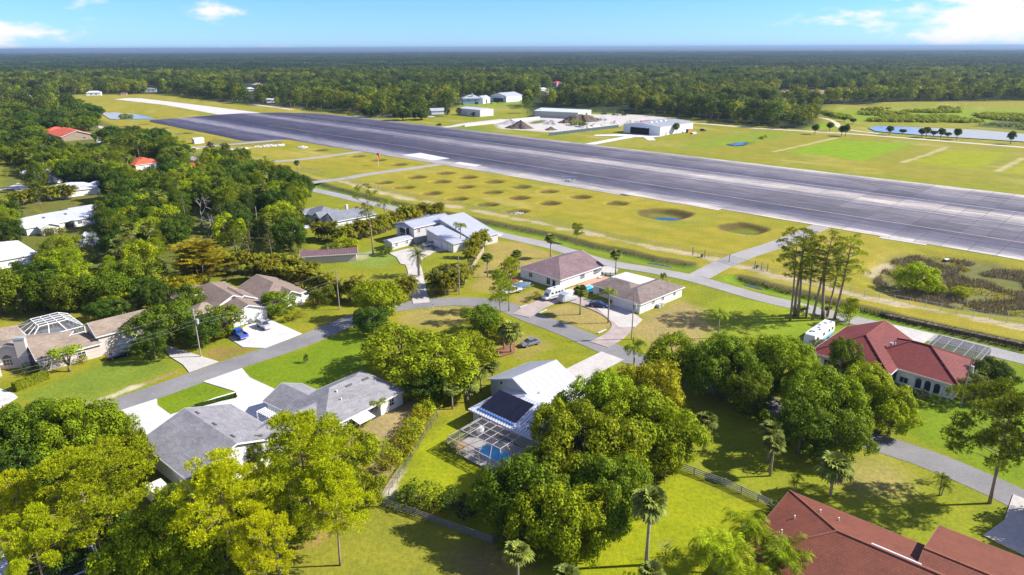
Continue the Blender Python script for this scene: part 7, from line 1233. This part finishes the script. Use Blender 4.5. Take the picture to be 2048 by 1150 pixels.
# ---- scattered woodland trees, each one a tree of its own
LMK = [('the orange tile roof', -322, 510), ('the half hidden orange roof', -196, 371), ('the silver hip roof', -198, 301), ('the long silver roof', -166, 244), ('the white hip roof at the left edge', -158, 201), ('the golden bamboo', G(393, 540)[0], G(393, 540)[1]), ('the tan stucco house', -97, 129), ('the taupe roof', -70, 158), ('the slate grey roof', -67, 249), ('the brown pavilion', -55, 199), ('the perimeter road corner', G(600, 374)[0], G(600, 374)[1]), ('the small orange roof', -166, 364), ('the distant grove pole', G(97, 372)[0], G(97, 372)[1]), ('the far left brown roof', -225, 336), ('the pond with the island bush', G(250, 232)[0], G(250, 232)[1]),
       ('the blue house', -42, 812), ('the grey warehouse', -33, 672), ('the cream warehouse', 48, 652), ('the hangar', 110, 525), ('the access road hut', *G(543, 205)), ('the concrete strip', *G(380, 208)), ('the gravel road bend', *G(1620, 255)), ('the white gabled garage', *G(874, 228)), ('the far left buildings', *G(40, 195)), ('the levee', *G(1700, 211))]
PENDING = []
KEEP = [(45, 398, 185, 470), (85, 355, 210, 402), (0, 478, 80, 520), (92, 248, 200, 285), (262, 312, 318, 336), (0, 366, 60, 395), (375, 310, 400, 330), (605, 400, 735, 445), (55, 618, 160, 700), (345, 555, 600, 650), (200, 220, 320, 238), (0, 318, 48, 345), (160, 480, 205, 520), (340, 460, 440, 545), (565, 490, 660, 515), (160, 600, 270, 720), (380, 375, 425, 470), (740, 365, 745, 510), (510, 400, 525, 480)]
EXCL = [(-322, 510, 26), (-340, 525, 14), (-196, 373, 11), (-166, 364, 8), (-198, 301, 15), (-167, 243, 15), (-158, 261, 14), (-157, 200, 13), (-232, 340, 12), (-73, 160, 13), (-62, 163, 12), (-86, 138, 9), (-84, 146, 7), (-98, 128, 11), (-103, 140, 10), (-70, 252, 10), (-60, 246, 11), (-55, 199, 9), (-42, 812, 26), (-8, 850, 30), (-33, 672, 26), (48, 655, 34), (112, 531, 34)]
KEEPY = [G((q[0]+q[2])/2, q[1]*0.55+q[3]*0.45)[1] for q in KEEP]
def scatter(poly, spacing, kinds, hr, name, mats, limit, keep=True, rfix=None, seed=1, ymax=9e9, wmin=0.6):
    g = np.random.default_rng(seed); P = np.asarray(poly); lo, hi = P.min(0), P.max(0); out = []; tries = 0
    n = int((hi[0]-lo[0])*(hi[1]-lo[1])/spacing**2*8); X = g.uniform(lo[0], hi[0], n); Y = g.uniform(lo[1], hi[1], n); ins = sdist(poly, X, Y) < 0
    for x, y in zip(X[ins], Y[ins]):
        if len(out) >= limit: break
        if any((x-a)**2+(y-b)**2 < spacing**2 for a, b in out): continue
        if any((x-a)**2+(y-b)**2 < (r*0.6+spacing*0.3)**2 for a, b, r in CROWNS): continue
        if any((x-a)**2+(y-b)**2 < r*r for a, b, r in EXCL): continue
        k = kinds[g.integers(len(kinds))]; pr = PROTO[k]; h = g.uniform(*hr); R_ = spacing*g.uniform(wmin, wmin+0.3) if not k.startswith(('pine', 'sabal', 'queen')) else pr['R']*h/pr['h']*0.9; a, b, f = PIX(x, y, h*0.55); rp = R_/f*FPX*0.8; rv = h*0.40/f*FPX
        if not (-120 < a < 2200): continue
        if keep and any(x0-rp < a < x1+rp and y0-rv < b < y1+rv and y < yk for (x0, y0, x1, y1), yk in zip(KEEP, KEEPY)): continue
        if any(float(ldist(l, np.array([x]), np.array([y]))[0]) < w/2+2.0 for l, w in STRIPS[:3]+STRIPS[6:8]): continue
        out.append((x, y)); PENDING.append((k, name if not k.startswith(('sabal', 'queen')) else 'palm', x, y, R_/pr['R'], h/pr['h'], mats[g.integers(len(mats))]))
    for p in out: CROWNS.append((*p, spacing*0.7))
    return out
scatter(GROVE_L, 5.6, OM+OM+OM+PM+PT[:1]+['sabal0', 'oakL0'], (9, 12.5), 'tree', ['d', 'm', 'm', 'd', 'b', 'p'], 460, seed=3, wmin=0.85)
scatter(GROVE_FAR, 9, WD+WD+OM, (9, 12), 'tree', ['d', 'm', 'd', 'd', 'm'], 170, seed=4, wmin=0.75)
scatter(GP([(190, 640), (330, 575), (420, 562), (430, 590), (350, 610), (250, 640)]), 5, OM+['areca0'], (5, 8), 'tree', ['d', 'm', 'y'], 12, seed=6)

plant('oakL1', 'oak_tree', 'oak beyond the right frame edge shading the corner drive', (79.5, 71.0), 0.95, 1.15, mat='m'); plant('oakL2', 'oak_tree', 'second oak beyond the right frame edge above the corner drive', (84, 59), 0.95, 1.1, mat='m')
# ---- first belt of the forest beyond the runway: single trees; the mass behind: stuff
belt = []
def forest_ok(x, y):
    if any((x-a)**2+(y-b)**2 < (r+4)**2 for a, b, r in EXCL): return False
    px, py, f = PIX(x, y, 5)
    for x0, y0, x1, y1 in FKEEP:
        if x0 < px < x1 and y0 < py < y1: return False
    return True
FKEEP = [(915, 186, 1048, 216), (480, 160, 535, 190), (1098, 160, 1128, 182), (1078, 172, 1120, 196), (180, 178, 205, 194), (45, 180, 76, 200), (0, 180, 14, 200), (290, 168, 322, 190), (240, 182, 256, 192), (1035, 184, 1050, 202), (495, 185, 515, 200), (1545, 178, 1585, 200), (1610, 181, 1655, 198), (535, 196, 552, 210), (860, 215, 890, 232), (918, 210, 985, 240), (1055, 205, 1260, 245)]
lin = along(EDGE, 9.5)
for k, (x, y) in enumerate(lin):
    px, py, f = PIX(x, y, 0)
    if not (-60 < px < 2120): continue
    for row in range(2):
        g_ = np.random.default_rng(k*7+row); xx, yy = x+g_.uniform(-3, 3)+row*g_.uniform(-4, 4), y+4+row*9+g_.uniform(-2, 3)
        if not forest_ok(xx, yy): continue
        kk = (WD+WD+PM+['sabal0', 'sabal1'])[g_.integers(9 if False else 7)] if px > 1250 and row == 0 else (WD+WD+PM)[g_.integers(7)] if False else (WD+WD+PM+['sabal0'])[g_.integers(8)]
        h = g_.uniform(9, 13.5) if not kk.startswith('sabal') else 7; 
        PENDING.append((kk, 'tree', xx, yy, g_.uniform(0.85, 1.15)*(1.5 if kk.startswith(('pine', 'sabal')) else 1), h/PROTO[kk]['h'], ['d', 'm', 'd', 'k', 'p'][g_.integers(5)]))
        if len(PENDING) > 720: break
def thin_pending():
    """the 300 broadleaf trees that show largest stay single trees, the rest join the forest mass"""
    global PENDING
    bl = [(PROTO[q[0]]['R']*q[4]/PIX(q[2], q[3], 5)[2], i) for i, q in enumerate(PENDING) if not q[0].startswith(('pine', 'sabal', 'areca', 'queen'))]
    bl.sort(reverse=True); drop = {i for _, i in bl[298:]}; rest = [PENDING[i] for i in drop]; PENDING = [q for i, q in enumerate(PENDING) if i not in drop]; return rest
REST = thin_pending()
def flush_pending():
    """give every scattered tree a label of its own: kind, tone, nearest landmark and its rank there"""
    groups = {}
    tone = {'d': 'dark green', 'm': 'mid green', 'b': 'bright green', 'y': 'yellow green', 'p': 'dull green', 'k': 'blackish green'}
    for i, (k, nm, x, y, sx, sz, mt) in enumerate(PENDING):
        j = min(range(len(LMK)), key=lambda q: (LMK[q][1]-x)**2+(LMK[q][2]-y)**2); l = LMK[j]; dx, dy = x-l[1], y-l[2]
        side = ('right of' if dx > 0 else 'left of') if abs(dx) > abs(dy)*0.6 else ('behind' if dy > 0 else 'in front of')
        kind = 'pine tree' if k.startswith('pine') else 'palm' if k.startswith(('sabal', 'areca')) else 'broadleaf tree'
        groups.setdefault((tone[mt], kind, side, l[0]), []).append((math.hypot(dx, dy), i))
    for (tn, kind, side, lm), lst in groups.items():
        lst.sort()
        for r, (d, i) in enumerate(lst):
            k, nm, x, y, sx, sz, mt = PENDING[i]; lb = '%s %s %s %s' % (tn, kind, side, lm) if len(lst) == 1 else '%s %s %s %s %s' % (ordn[r] if r else 'nearest', tn, kind, side, lm)
            plant(k, 'pine_tree' if kind == 'pine tree' else 'palm_tree' if kind == 'palm' else 'broadleaf_tree', lb, (x, y), sx, sz, mat=None if kind == 'palm' else mt, cat='palm' if kind == 'palm' else 'tree', group='trees of the groves and woodland edge')
flush_pending()
# ---- forest mass
def low_tree(key, R_, h, seed, n, leaf, mat, z0=0.30):
    g = np.random.default_rng(seed); nc = 14; C = []
    for i in range(nc): d = rnd_dir(1, g, 0.3)[0]; C.append(np.array([d[0]*R_*0.62, d[1]*R_*0.62, h*(0.62+0.30*d[2])]))
    C = np.array(C); idx = g.integers(0, nc, n); d = rnd_dir(n, g, 0.35); P = C[idx]+d*R_*0.42*g.uniform(0.6, 1.05, (n, 1)); V, Q = quads(P, unit(d+g.normal(size=(n, 3))*0.35+np.array([0, 0, 0.3])), leaf*g.uniform(0.7, 1.3, n), g, 0.8)
    o = bpy.data.objects.new(key, npmesh(key, V, Q, LF[mat])); return o
def patch_mesh(key, seed, size, ntree, mats):
    g = np.random.default_rng(seed); Vs, MI = [], []
    for t in range(ntree):
        c = np.array([g.uniform(-size/2, size/2), g.uniform(-size/2, size/2), 0]); h = g.uniform(7.5, 13.0); R_ = g.uniform(3.2, 6.0); n = 34; d = rnd_dir(n, g, 0.4); P = c+np.array([0, 0, h-R_*0.8])+d*np.array([R_, R_, R_*0.85])*g.uniform(0.6, 1.0, (n, 1)); V, Q = quads(P, unit(d+np.array([0, 0, 0.3])+g.normal(size=(n, 3))*0.3), 2.6*g.uniform(0.7, 1.3, n), g, 0.85); Vs.append(V); MI += [g.integers(len(mats))]*n
    V = np.concatenate(Vs); return bpy.data.objects.new(key, npmesh(key, V, np.arange(len(V)).reshape(-1, 4), [LF[m] for m in mats], MI))
VR = (0.45, 1.5); LF['fd'] = leafmat('forest_dark', (0.060, 0.092, 0.010), vr=VR); LF['fm'] = leafmat('forest_mid', (0.105, 0.140, 0.010), vr=VR); LF['fb'] = leafmat('forest_light', (0.155, 0.180, 0.011), vr=VR)
LF['xd'] = leafmat('far_wood_dark', (0.030, 0.052, 0.018), vr=(0.6, 1.4)); LF['xm'] = leafmat('far_wood_mid', (0.052, 0.078, 0.018), vr=(0.6, 1.4))  # self-shadowing of distant crowns put into these darker leaf colours
def instancer(name, pts, srcs, rnd_scale, stand=130.0):
    """forest as ONE object: points carrying a choice of tree"""
    g = np.random.default_rng(9); n = len(pts); me = bpy.data.meshes.new(name); me.vertices.add(n); me.vertices.foreach_set('co', np.asarray(pts, np.float32).ravel())
    a = me.attributes.new('which', 'INT', 'POINT'); pp_ = np.asarray(pts); tn = 0.55*vnoise(pp_[:, 0], pp_[:, 1], stand, 81)+0.45*vnoise(pp_[:, 0], pp_[:, 1], stand*0.35, 82); tn = np.clip((tn-0.5)*1.9+0.5+g.normal(size=n)*0.20, 0, 0.999); a.data.foreach_set('value', (tn*len(srcs)).astype(np.int32))
    r = me.attributes.new('turn', 'FLOAT', 'POINT'); r.data.foreach_set('value', g.uniform(0, 6.283, n).astype(np.float32)); s = me.attributes.new('size', 'FLOAT', 'POINT'); s.data.foreach_set('value', g.uniform(*rnd_scale, n).astype(np.float32)); me.update()
    ng = bpy.data.node_groups.new(name, 'GeometryNodeTree'); ng.interface.new_socket('Geometry', in_out='INPUT', socket_type='NodeSocketGeometry'); ng.interface.new_socket('Geometry', in_out='OUTPUT', socket_type='NodeSocketGeometry')
    N, L = ng.nodes, ng.links; gi = N.new('NodeGroupInput'); go = N.new('NodeGroupOutput'); jn = N.new('GeometryNodeJoinGeometry')
    def attr(nm, ty): q = N.new('GeometryNodeInputNamedAttribute'); q.data_type = ty; q.inputs[0].default_value = nm; return q.outputs[0]
    w, tu, si = attr('which', 'INT'), attr('turn', 'FLOAT'), attr('size', 'FLOAT'); cx = N.new('ShaderNodeCombineXYZ'); L.new(tu, cx.inputs[2])
    for i, o in enumerate(srcs):
        oi = N.new('GeometryNodeObjectInfo'); oi.inputs['Object'].default_value = o; oi.inputs['As Instance'].default_value = True
        cp = N.new('FunctionNodeCompare'); cp.data_type = 'INT'; cp.operation = 'EQUAL'; L.new(w, cp.inputs[2]); cp.inputs[3].default_value = i
        ip = N.new('GeometryNodeInstanceOnPoints'); L.new(gi.outputs[0], ip.inputs['Points']); L.new(cp.outputs[0], ip.inputs['Selection']); L.new(oi.outputs['Geometry'], ip.inputs['Instance']); L.new(cx.outputs[0], ip.inputs['Rotation']); L.new(si, ip.inputs['Scale']); L.new(ip.outputs[0], jn.inputs[0])
    L.new(jn.outputs[0], go.inputs[0]); o = link(name, me); md = o.modifiers.new('scatter', 'NODES'); md.node_group = ng; return o
def forest():
    g = np.random.default_rng(12); farpoly = EDGE+[(9000, 9000), (-9000, 9000)]
    y0, y1, sp = 430, 1750, 8.5; pts = []
    ys = np.arange(y0, y1, sp)
    for y in ys:
        xr = y*0.80+60; s = sp*(1+max(0, (y-800)/1500)); xs = np.arange(-xr, xr, s); X = xs+g.uniform(-0.4, 0.4, len(xs))*s; Y = y+g.uniform(-0.4, 0.4, len(xs))*sp; pts.append(np.stack([X, Y], 1))
    P = np.concatenate(pts); D = sdist(farpoly, P[:, 0], P[:, 1]); P = P[D < -16]
    gap = 0.65*vnoise(P[:, 0], P[:, 1], 70, 61)+0.35*vnoise(P[:, 0], P[:, 1], 23, 62); P = P[gap > 0.24]; ok = np.array([forest_ok(x, y) for x, y in P]); P = P[ok]
    fld = sdist(GP([(1545, 195), (1560, 180), (1780, 180), (1830, 192), (1700, 200)]), P[:, 0], P[:, 1]); P = P[(fld > 0) | (g.uniform(size=len(P)) < 0.03)]; P = np.concatenate([P, np.full((len(P), 1), -0.2)], 1)
    src = [low_tree('forest_tree_source', 5.8, 11, 201, 400, 1.05, 'fd'), low_tree('forest_tree_source', 7.2, 13.5, 202, 560, 1.1, 'fd'), low_tree('forest_tree_source', 6.2, 12.5, 200, 460, 1.05, 'fm'), low_tree('forest_tree_source', 3.6, 15, 204, 240, 0.95, 'fm'), low_tree('forest_tree_source', 5.6, 12, 203, 400, 1.0, 'fb')]
    if REST: P = np.concatenate([P, np.array([(q[2], q[3], 0.0) for q in REST])])
    tag(instancer('forest', P, src, (0.6, 1.4)), 'dense green forest stretching away behind the runway', 'forest')['kind'] = 'stuff'
    pts = []; y = 1720.0
    while y < 8500:
        s = 52.0 if y < 4500 else 75; xr = y*0.80+100; xs = np.arange(-xr, xr, s); X = xs+g.uniform(-0.3, 0.3, len(xs))*s; Y = y+g.uniform(-0.3, 0.3, len(xs))*s; pts.append(np.stack([X, Y], 1)); y += s*(1 if y < 4500 else 1.15)
    P = np.concatenate(pts); gap = 0.6*vnoise(P[:, 0]/2.0, P[:, 1], 260, 71)+0.4*vnoise(P[:, 0], P[:, 1], 90, 72); P = P[(gap > 0.27) & (gap < 0.83)]; P = np.concatenate([P, np.full((len(P), 1), -0.3)], 1)
    srcp = [patch_mesh('forest_patch_source', 300+i, 66, 62, [['xd'], ['xd', 'xd', 'xm'], ['xm', 'xd'], ['xm', 'xm', 'fd']][i]) for i in range(4)]
    tag(instancer('distant_forest', P, srcp, (0.85, 1.2), 420.0), 'far dark woods reaching to the horizon', 'forest')['kind'] = 'stuff'
forest()
# ---- uncountable low growth
def blades(name, label, poly, n, hr, w, mat, cat, seed, lean=0.35, gapn=None):
    g = np.random.default_rng(seed); P = np.asarray(poly); lo, hi = P.min(0), P.max(0); X = g.uniform(lo[0], hi[0], n*3); Y = g.uniform(lo[1], hi[1], n*3); m = sdist(poly, X, Y) < -0.5
    if gapn: m &= vnoise(X, Y, gapn, seed) > 0.38
    X, Y = X[m][:n], Y[m][:n]; Z = height(X, Y); k = len(X); h = g.uniform(*hr, k)[:, None]; d = g.normal(size=(k, 3))*lean; d[:, 2] = 1; d = unit(d); s = unit(np.cross(d, g.normal(size=(k, 3))))*w; B = np.stack([X, Y, Z-0.05], 1); V = np.stack([B-s, B+s, B+d*h*0.6+s*0.9, B+d*h], 1).reshape(-1, 3)
    tag(link(name, npmesh(name, V, np.arange(4*k).reshape(-1, 4), mat)), label, cat)['kind'] = 'stuff'
blades('marsh_reeds', 'brown dead reeds filling the marsh beside the runway', MARSH, 22000, (0.5, 1.5), 0.07, LF['r'], 'reeds', 1, gapn=6); blades('marsh_growth', 'low green growth among the marsh reeds', MARSH, 3500, (0.4, 1.0), 0.12, LF['y'], 'undergrowth', 2, gapn=9)
def strip_poly(l, w, off=0.0): l = [np.array(p) for p in l]; return [tuple(p+np.array([w+off, w+off])*0.7) for p in l]+[tuple(p-np.array([w-off, w-off])*0.7) for p in l[::-1]]
blades('ditch_grass', 'tall rank grass along the long ditch', strip_poly(DITCH_A, 1.2, 2.6), 15000, (0.4, 1.1), 0.09, leafmat('rank_grass', (0.085, 0.085, 0.025)), 'grass', 4); blades('ditch_grass', 'tall rank grass along the right hand ditch', strip_poly(DITCH_B, 1.2, 2.0), 9000, (0.4, 1.1), 0.09, MAT['rank_grass'], 'grass', 5)
def bushfield(name, label, poly, n, rr_, mats, seed, per=36, leaf=0.8):
    g = np.random.default_rng(seed); P = np.asarray(poly); lo, hi = P.min(0), P.max(0); X = g.uniform(lo[0], hi[0], n*5); Y = g.uniform(lo[1], hi[1], n*5); m = (sdist(poly, X, Y) < 0) & (vnoise(X, Y, 22, seed) > 0.42); X, Y = X[m][:n], Y[m][:n]; Vs = []
    for x, y in zip(X, Y): r = g.uniform(*rr_); d = rnd_dir(per, g, 0.5); Pq = np.array([x, y, r*0.3])+d*np.array([r, r, r*0.75])*g.uniform(0.6, 1, (per, 1)); V, Q = quads(Pq, unit(d+np.array([0, 0, 0.3])), leaf*g.uniform(0.6, 1.2, per), g); Vs.append(V)
    V = np.concatenate(Vs); mi = np.repeat(g.integers(0, len(mats), len(X)), per); tag(link(name, npmesh(name, V, np.arange(len(V)).reshape(-1, 4), [LF[q] for q in mats], mi)), label, 'undergrowth')['kind'] = 'stuff'
bushfield('scrub', 'lime green scrub covering the field beyond the lake', Zr('R4', [(440, 575), (900, 545), (1400, 535), (2048, 590), (2200, 640), (1600, 655), (1200, 650), (850, 645), (600, 630)]), 1500, (1.2, 3.6), ['l', 'l', 'y'], 21, 44, 1.4); bushfield('grove_undergrowth', 'low tangled undergrowth beneath the left grove', GROVE_L, 520, (0.9, 2.2), ['d', 'm', 'b', 'y'], 22, 40, 0.5)
bushfield('lake_edge_scrub', 'dark scrub along the far lake shore', Zr('R4', [(1640, 680), (1900, 625), (2300, 645), (2300, 720), (2048, 710)]), 160, (1.0, 2.2), ['d', 'm'], 23); bushfield('pond_scrub', 'scrub beside the small pond behind the hangar', Zr('R3', [(1960, 800), (2048, 770), (2120, 760), (2048, 795), (1990, 812)]), 40, (1.0, 2.0), ['l', 'b'], 24)
bushfield('wood_edge_undergrowth', 'undergrowth along the edge of the forest', [ (p[0], p[1]-2) for p in EDGE[8:19]]+[(p[0]+2, p[1]+14) for p in EDGE[8:19][::-1]], 260, (1.0, 2.6), ['d', 'm', 'd', 'y'], 25)

def stones(name, label, poly, n, sz, mat, seed):
    g = np.random.default_rng(seed); P = np.asarray(poly); lo, hi = P.min(0), P.max(0); X = g.uniform(lo[0], hi[0], n*6); Y = g.uniform(lo[1], hi[1], n*6); m = sdist(poly, X, Y) < 0; X, Y = X[m][:n], Y[m][:n]; Z = height(X, Y); mb = MB()
    for x, y, z in zip(X, Y, Z):
        r = g.uniform(*sz); v = [(x+r*math.cos(k*2.09+g.uniform(-.4, .4))*g.uniform(.7, 1.2), y+r*math.sin(k*2.09)*g.uniform(.7, 1.2), z-0.05) for k in range(3)]+[(x+r*0.6*math.cos(k*2.09+1), y+r*0.6*math.sin(k*2.09+1), z+r*g.uniform(.4, .8)) for k in range(3)]
        mb.add(v, [(0, 1, 4, 3), (1, 2, 5, 4), (2, 0, 3, 5), (3, 4, 5)])
    tag(mb.build(name, mat), label, 'stones')['kind'] = 'stuff'
M_rock = plain('pale_rock', (0.50, 0.48, 0.47), 0.9, 0.2, 1.0)
stones('rubble_row', 'long row of pale rubble beside the runway end', Zr('R1', [(1720, 872), (1850, 862), (2048, 842), (2140, 838), (2140, 850), (2048, 856), (1800, 878)])[:3]+Zr('R2', [(100, 835), (260, 826), (270, 834), (100, 845), (0, 852)])+Zr('R1', [(1800, 880)]), 260, (0.5, 1.4), M_rock, 31)
stones('rubble_heap', 'small heap of white rubble on the airfield grass', Zr('R2', [(370, 850), (410, 838), (455, 848), (420, 856)]), 60, (0.4, 1.1), M_rock, 32)
stones('pit_rubble', 'white stones lying in the airfield pit nearest the fence', Zr('R7', [(60, 285), (110, 275), (190, 278), (210, 292), (120, 300)]), 70, (0.25, 0.6), M_rock, 33)
g = Zr('R8', [(1440, 660)])[0]; q = thing('equipment_box', 'small white topped box at the marsh edge', 'box', (g[0], g[1], ground_z(*g)), R(20)); MB().box((0, 0, 0.35), (1.8, 1.0, 0.7)).build('base', M_dark, q); MB().box((0, 0, 0.78), (1.5, 0.9, 0.16)).build('lid', M_white, q)
# ================================================================== HAZE
def haze():
    m = bpy.data.materials.new('haze_air'); m.use_nodes = True; N = m.node_tree.nodes; L = m.node_tree.links; N.clear()
    o = N.new('ShaderNodeOutputMaterial'); v = N.new('ShaderNodeVolumePrincipled'); v.inputs['Color'].default_value = (0.27, 0.39, 0.58, 1); v.inputs['Density'].default_value = HAZE_DENSITY; v.inputs['Anisotropy'].default_value = 0.2
    L.new(v.outputs[0], o.inputs['Volume'])
    mb = MB().box((0, 29000, 38.5), (170000, 63000, 87)); h = mb.build('haze', m); h['kind'] = 'stuff'
HAZE_DENSITY = 0.00008
haze()
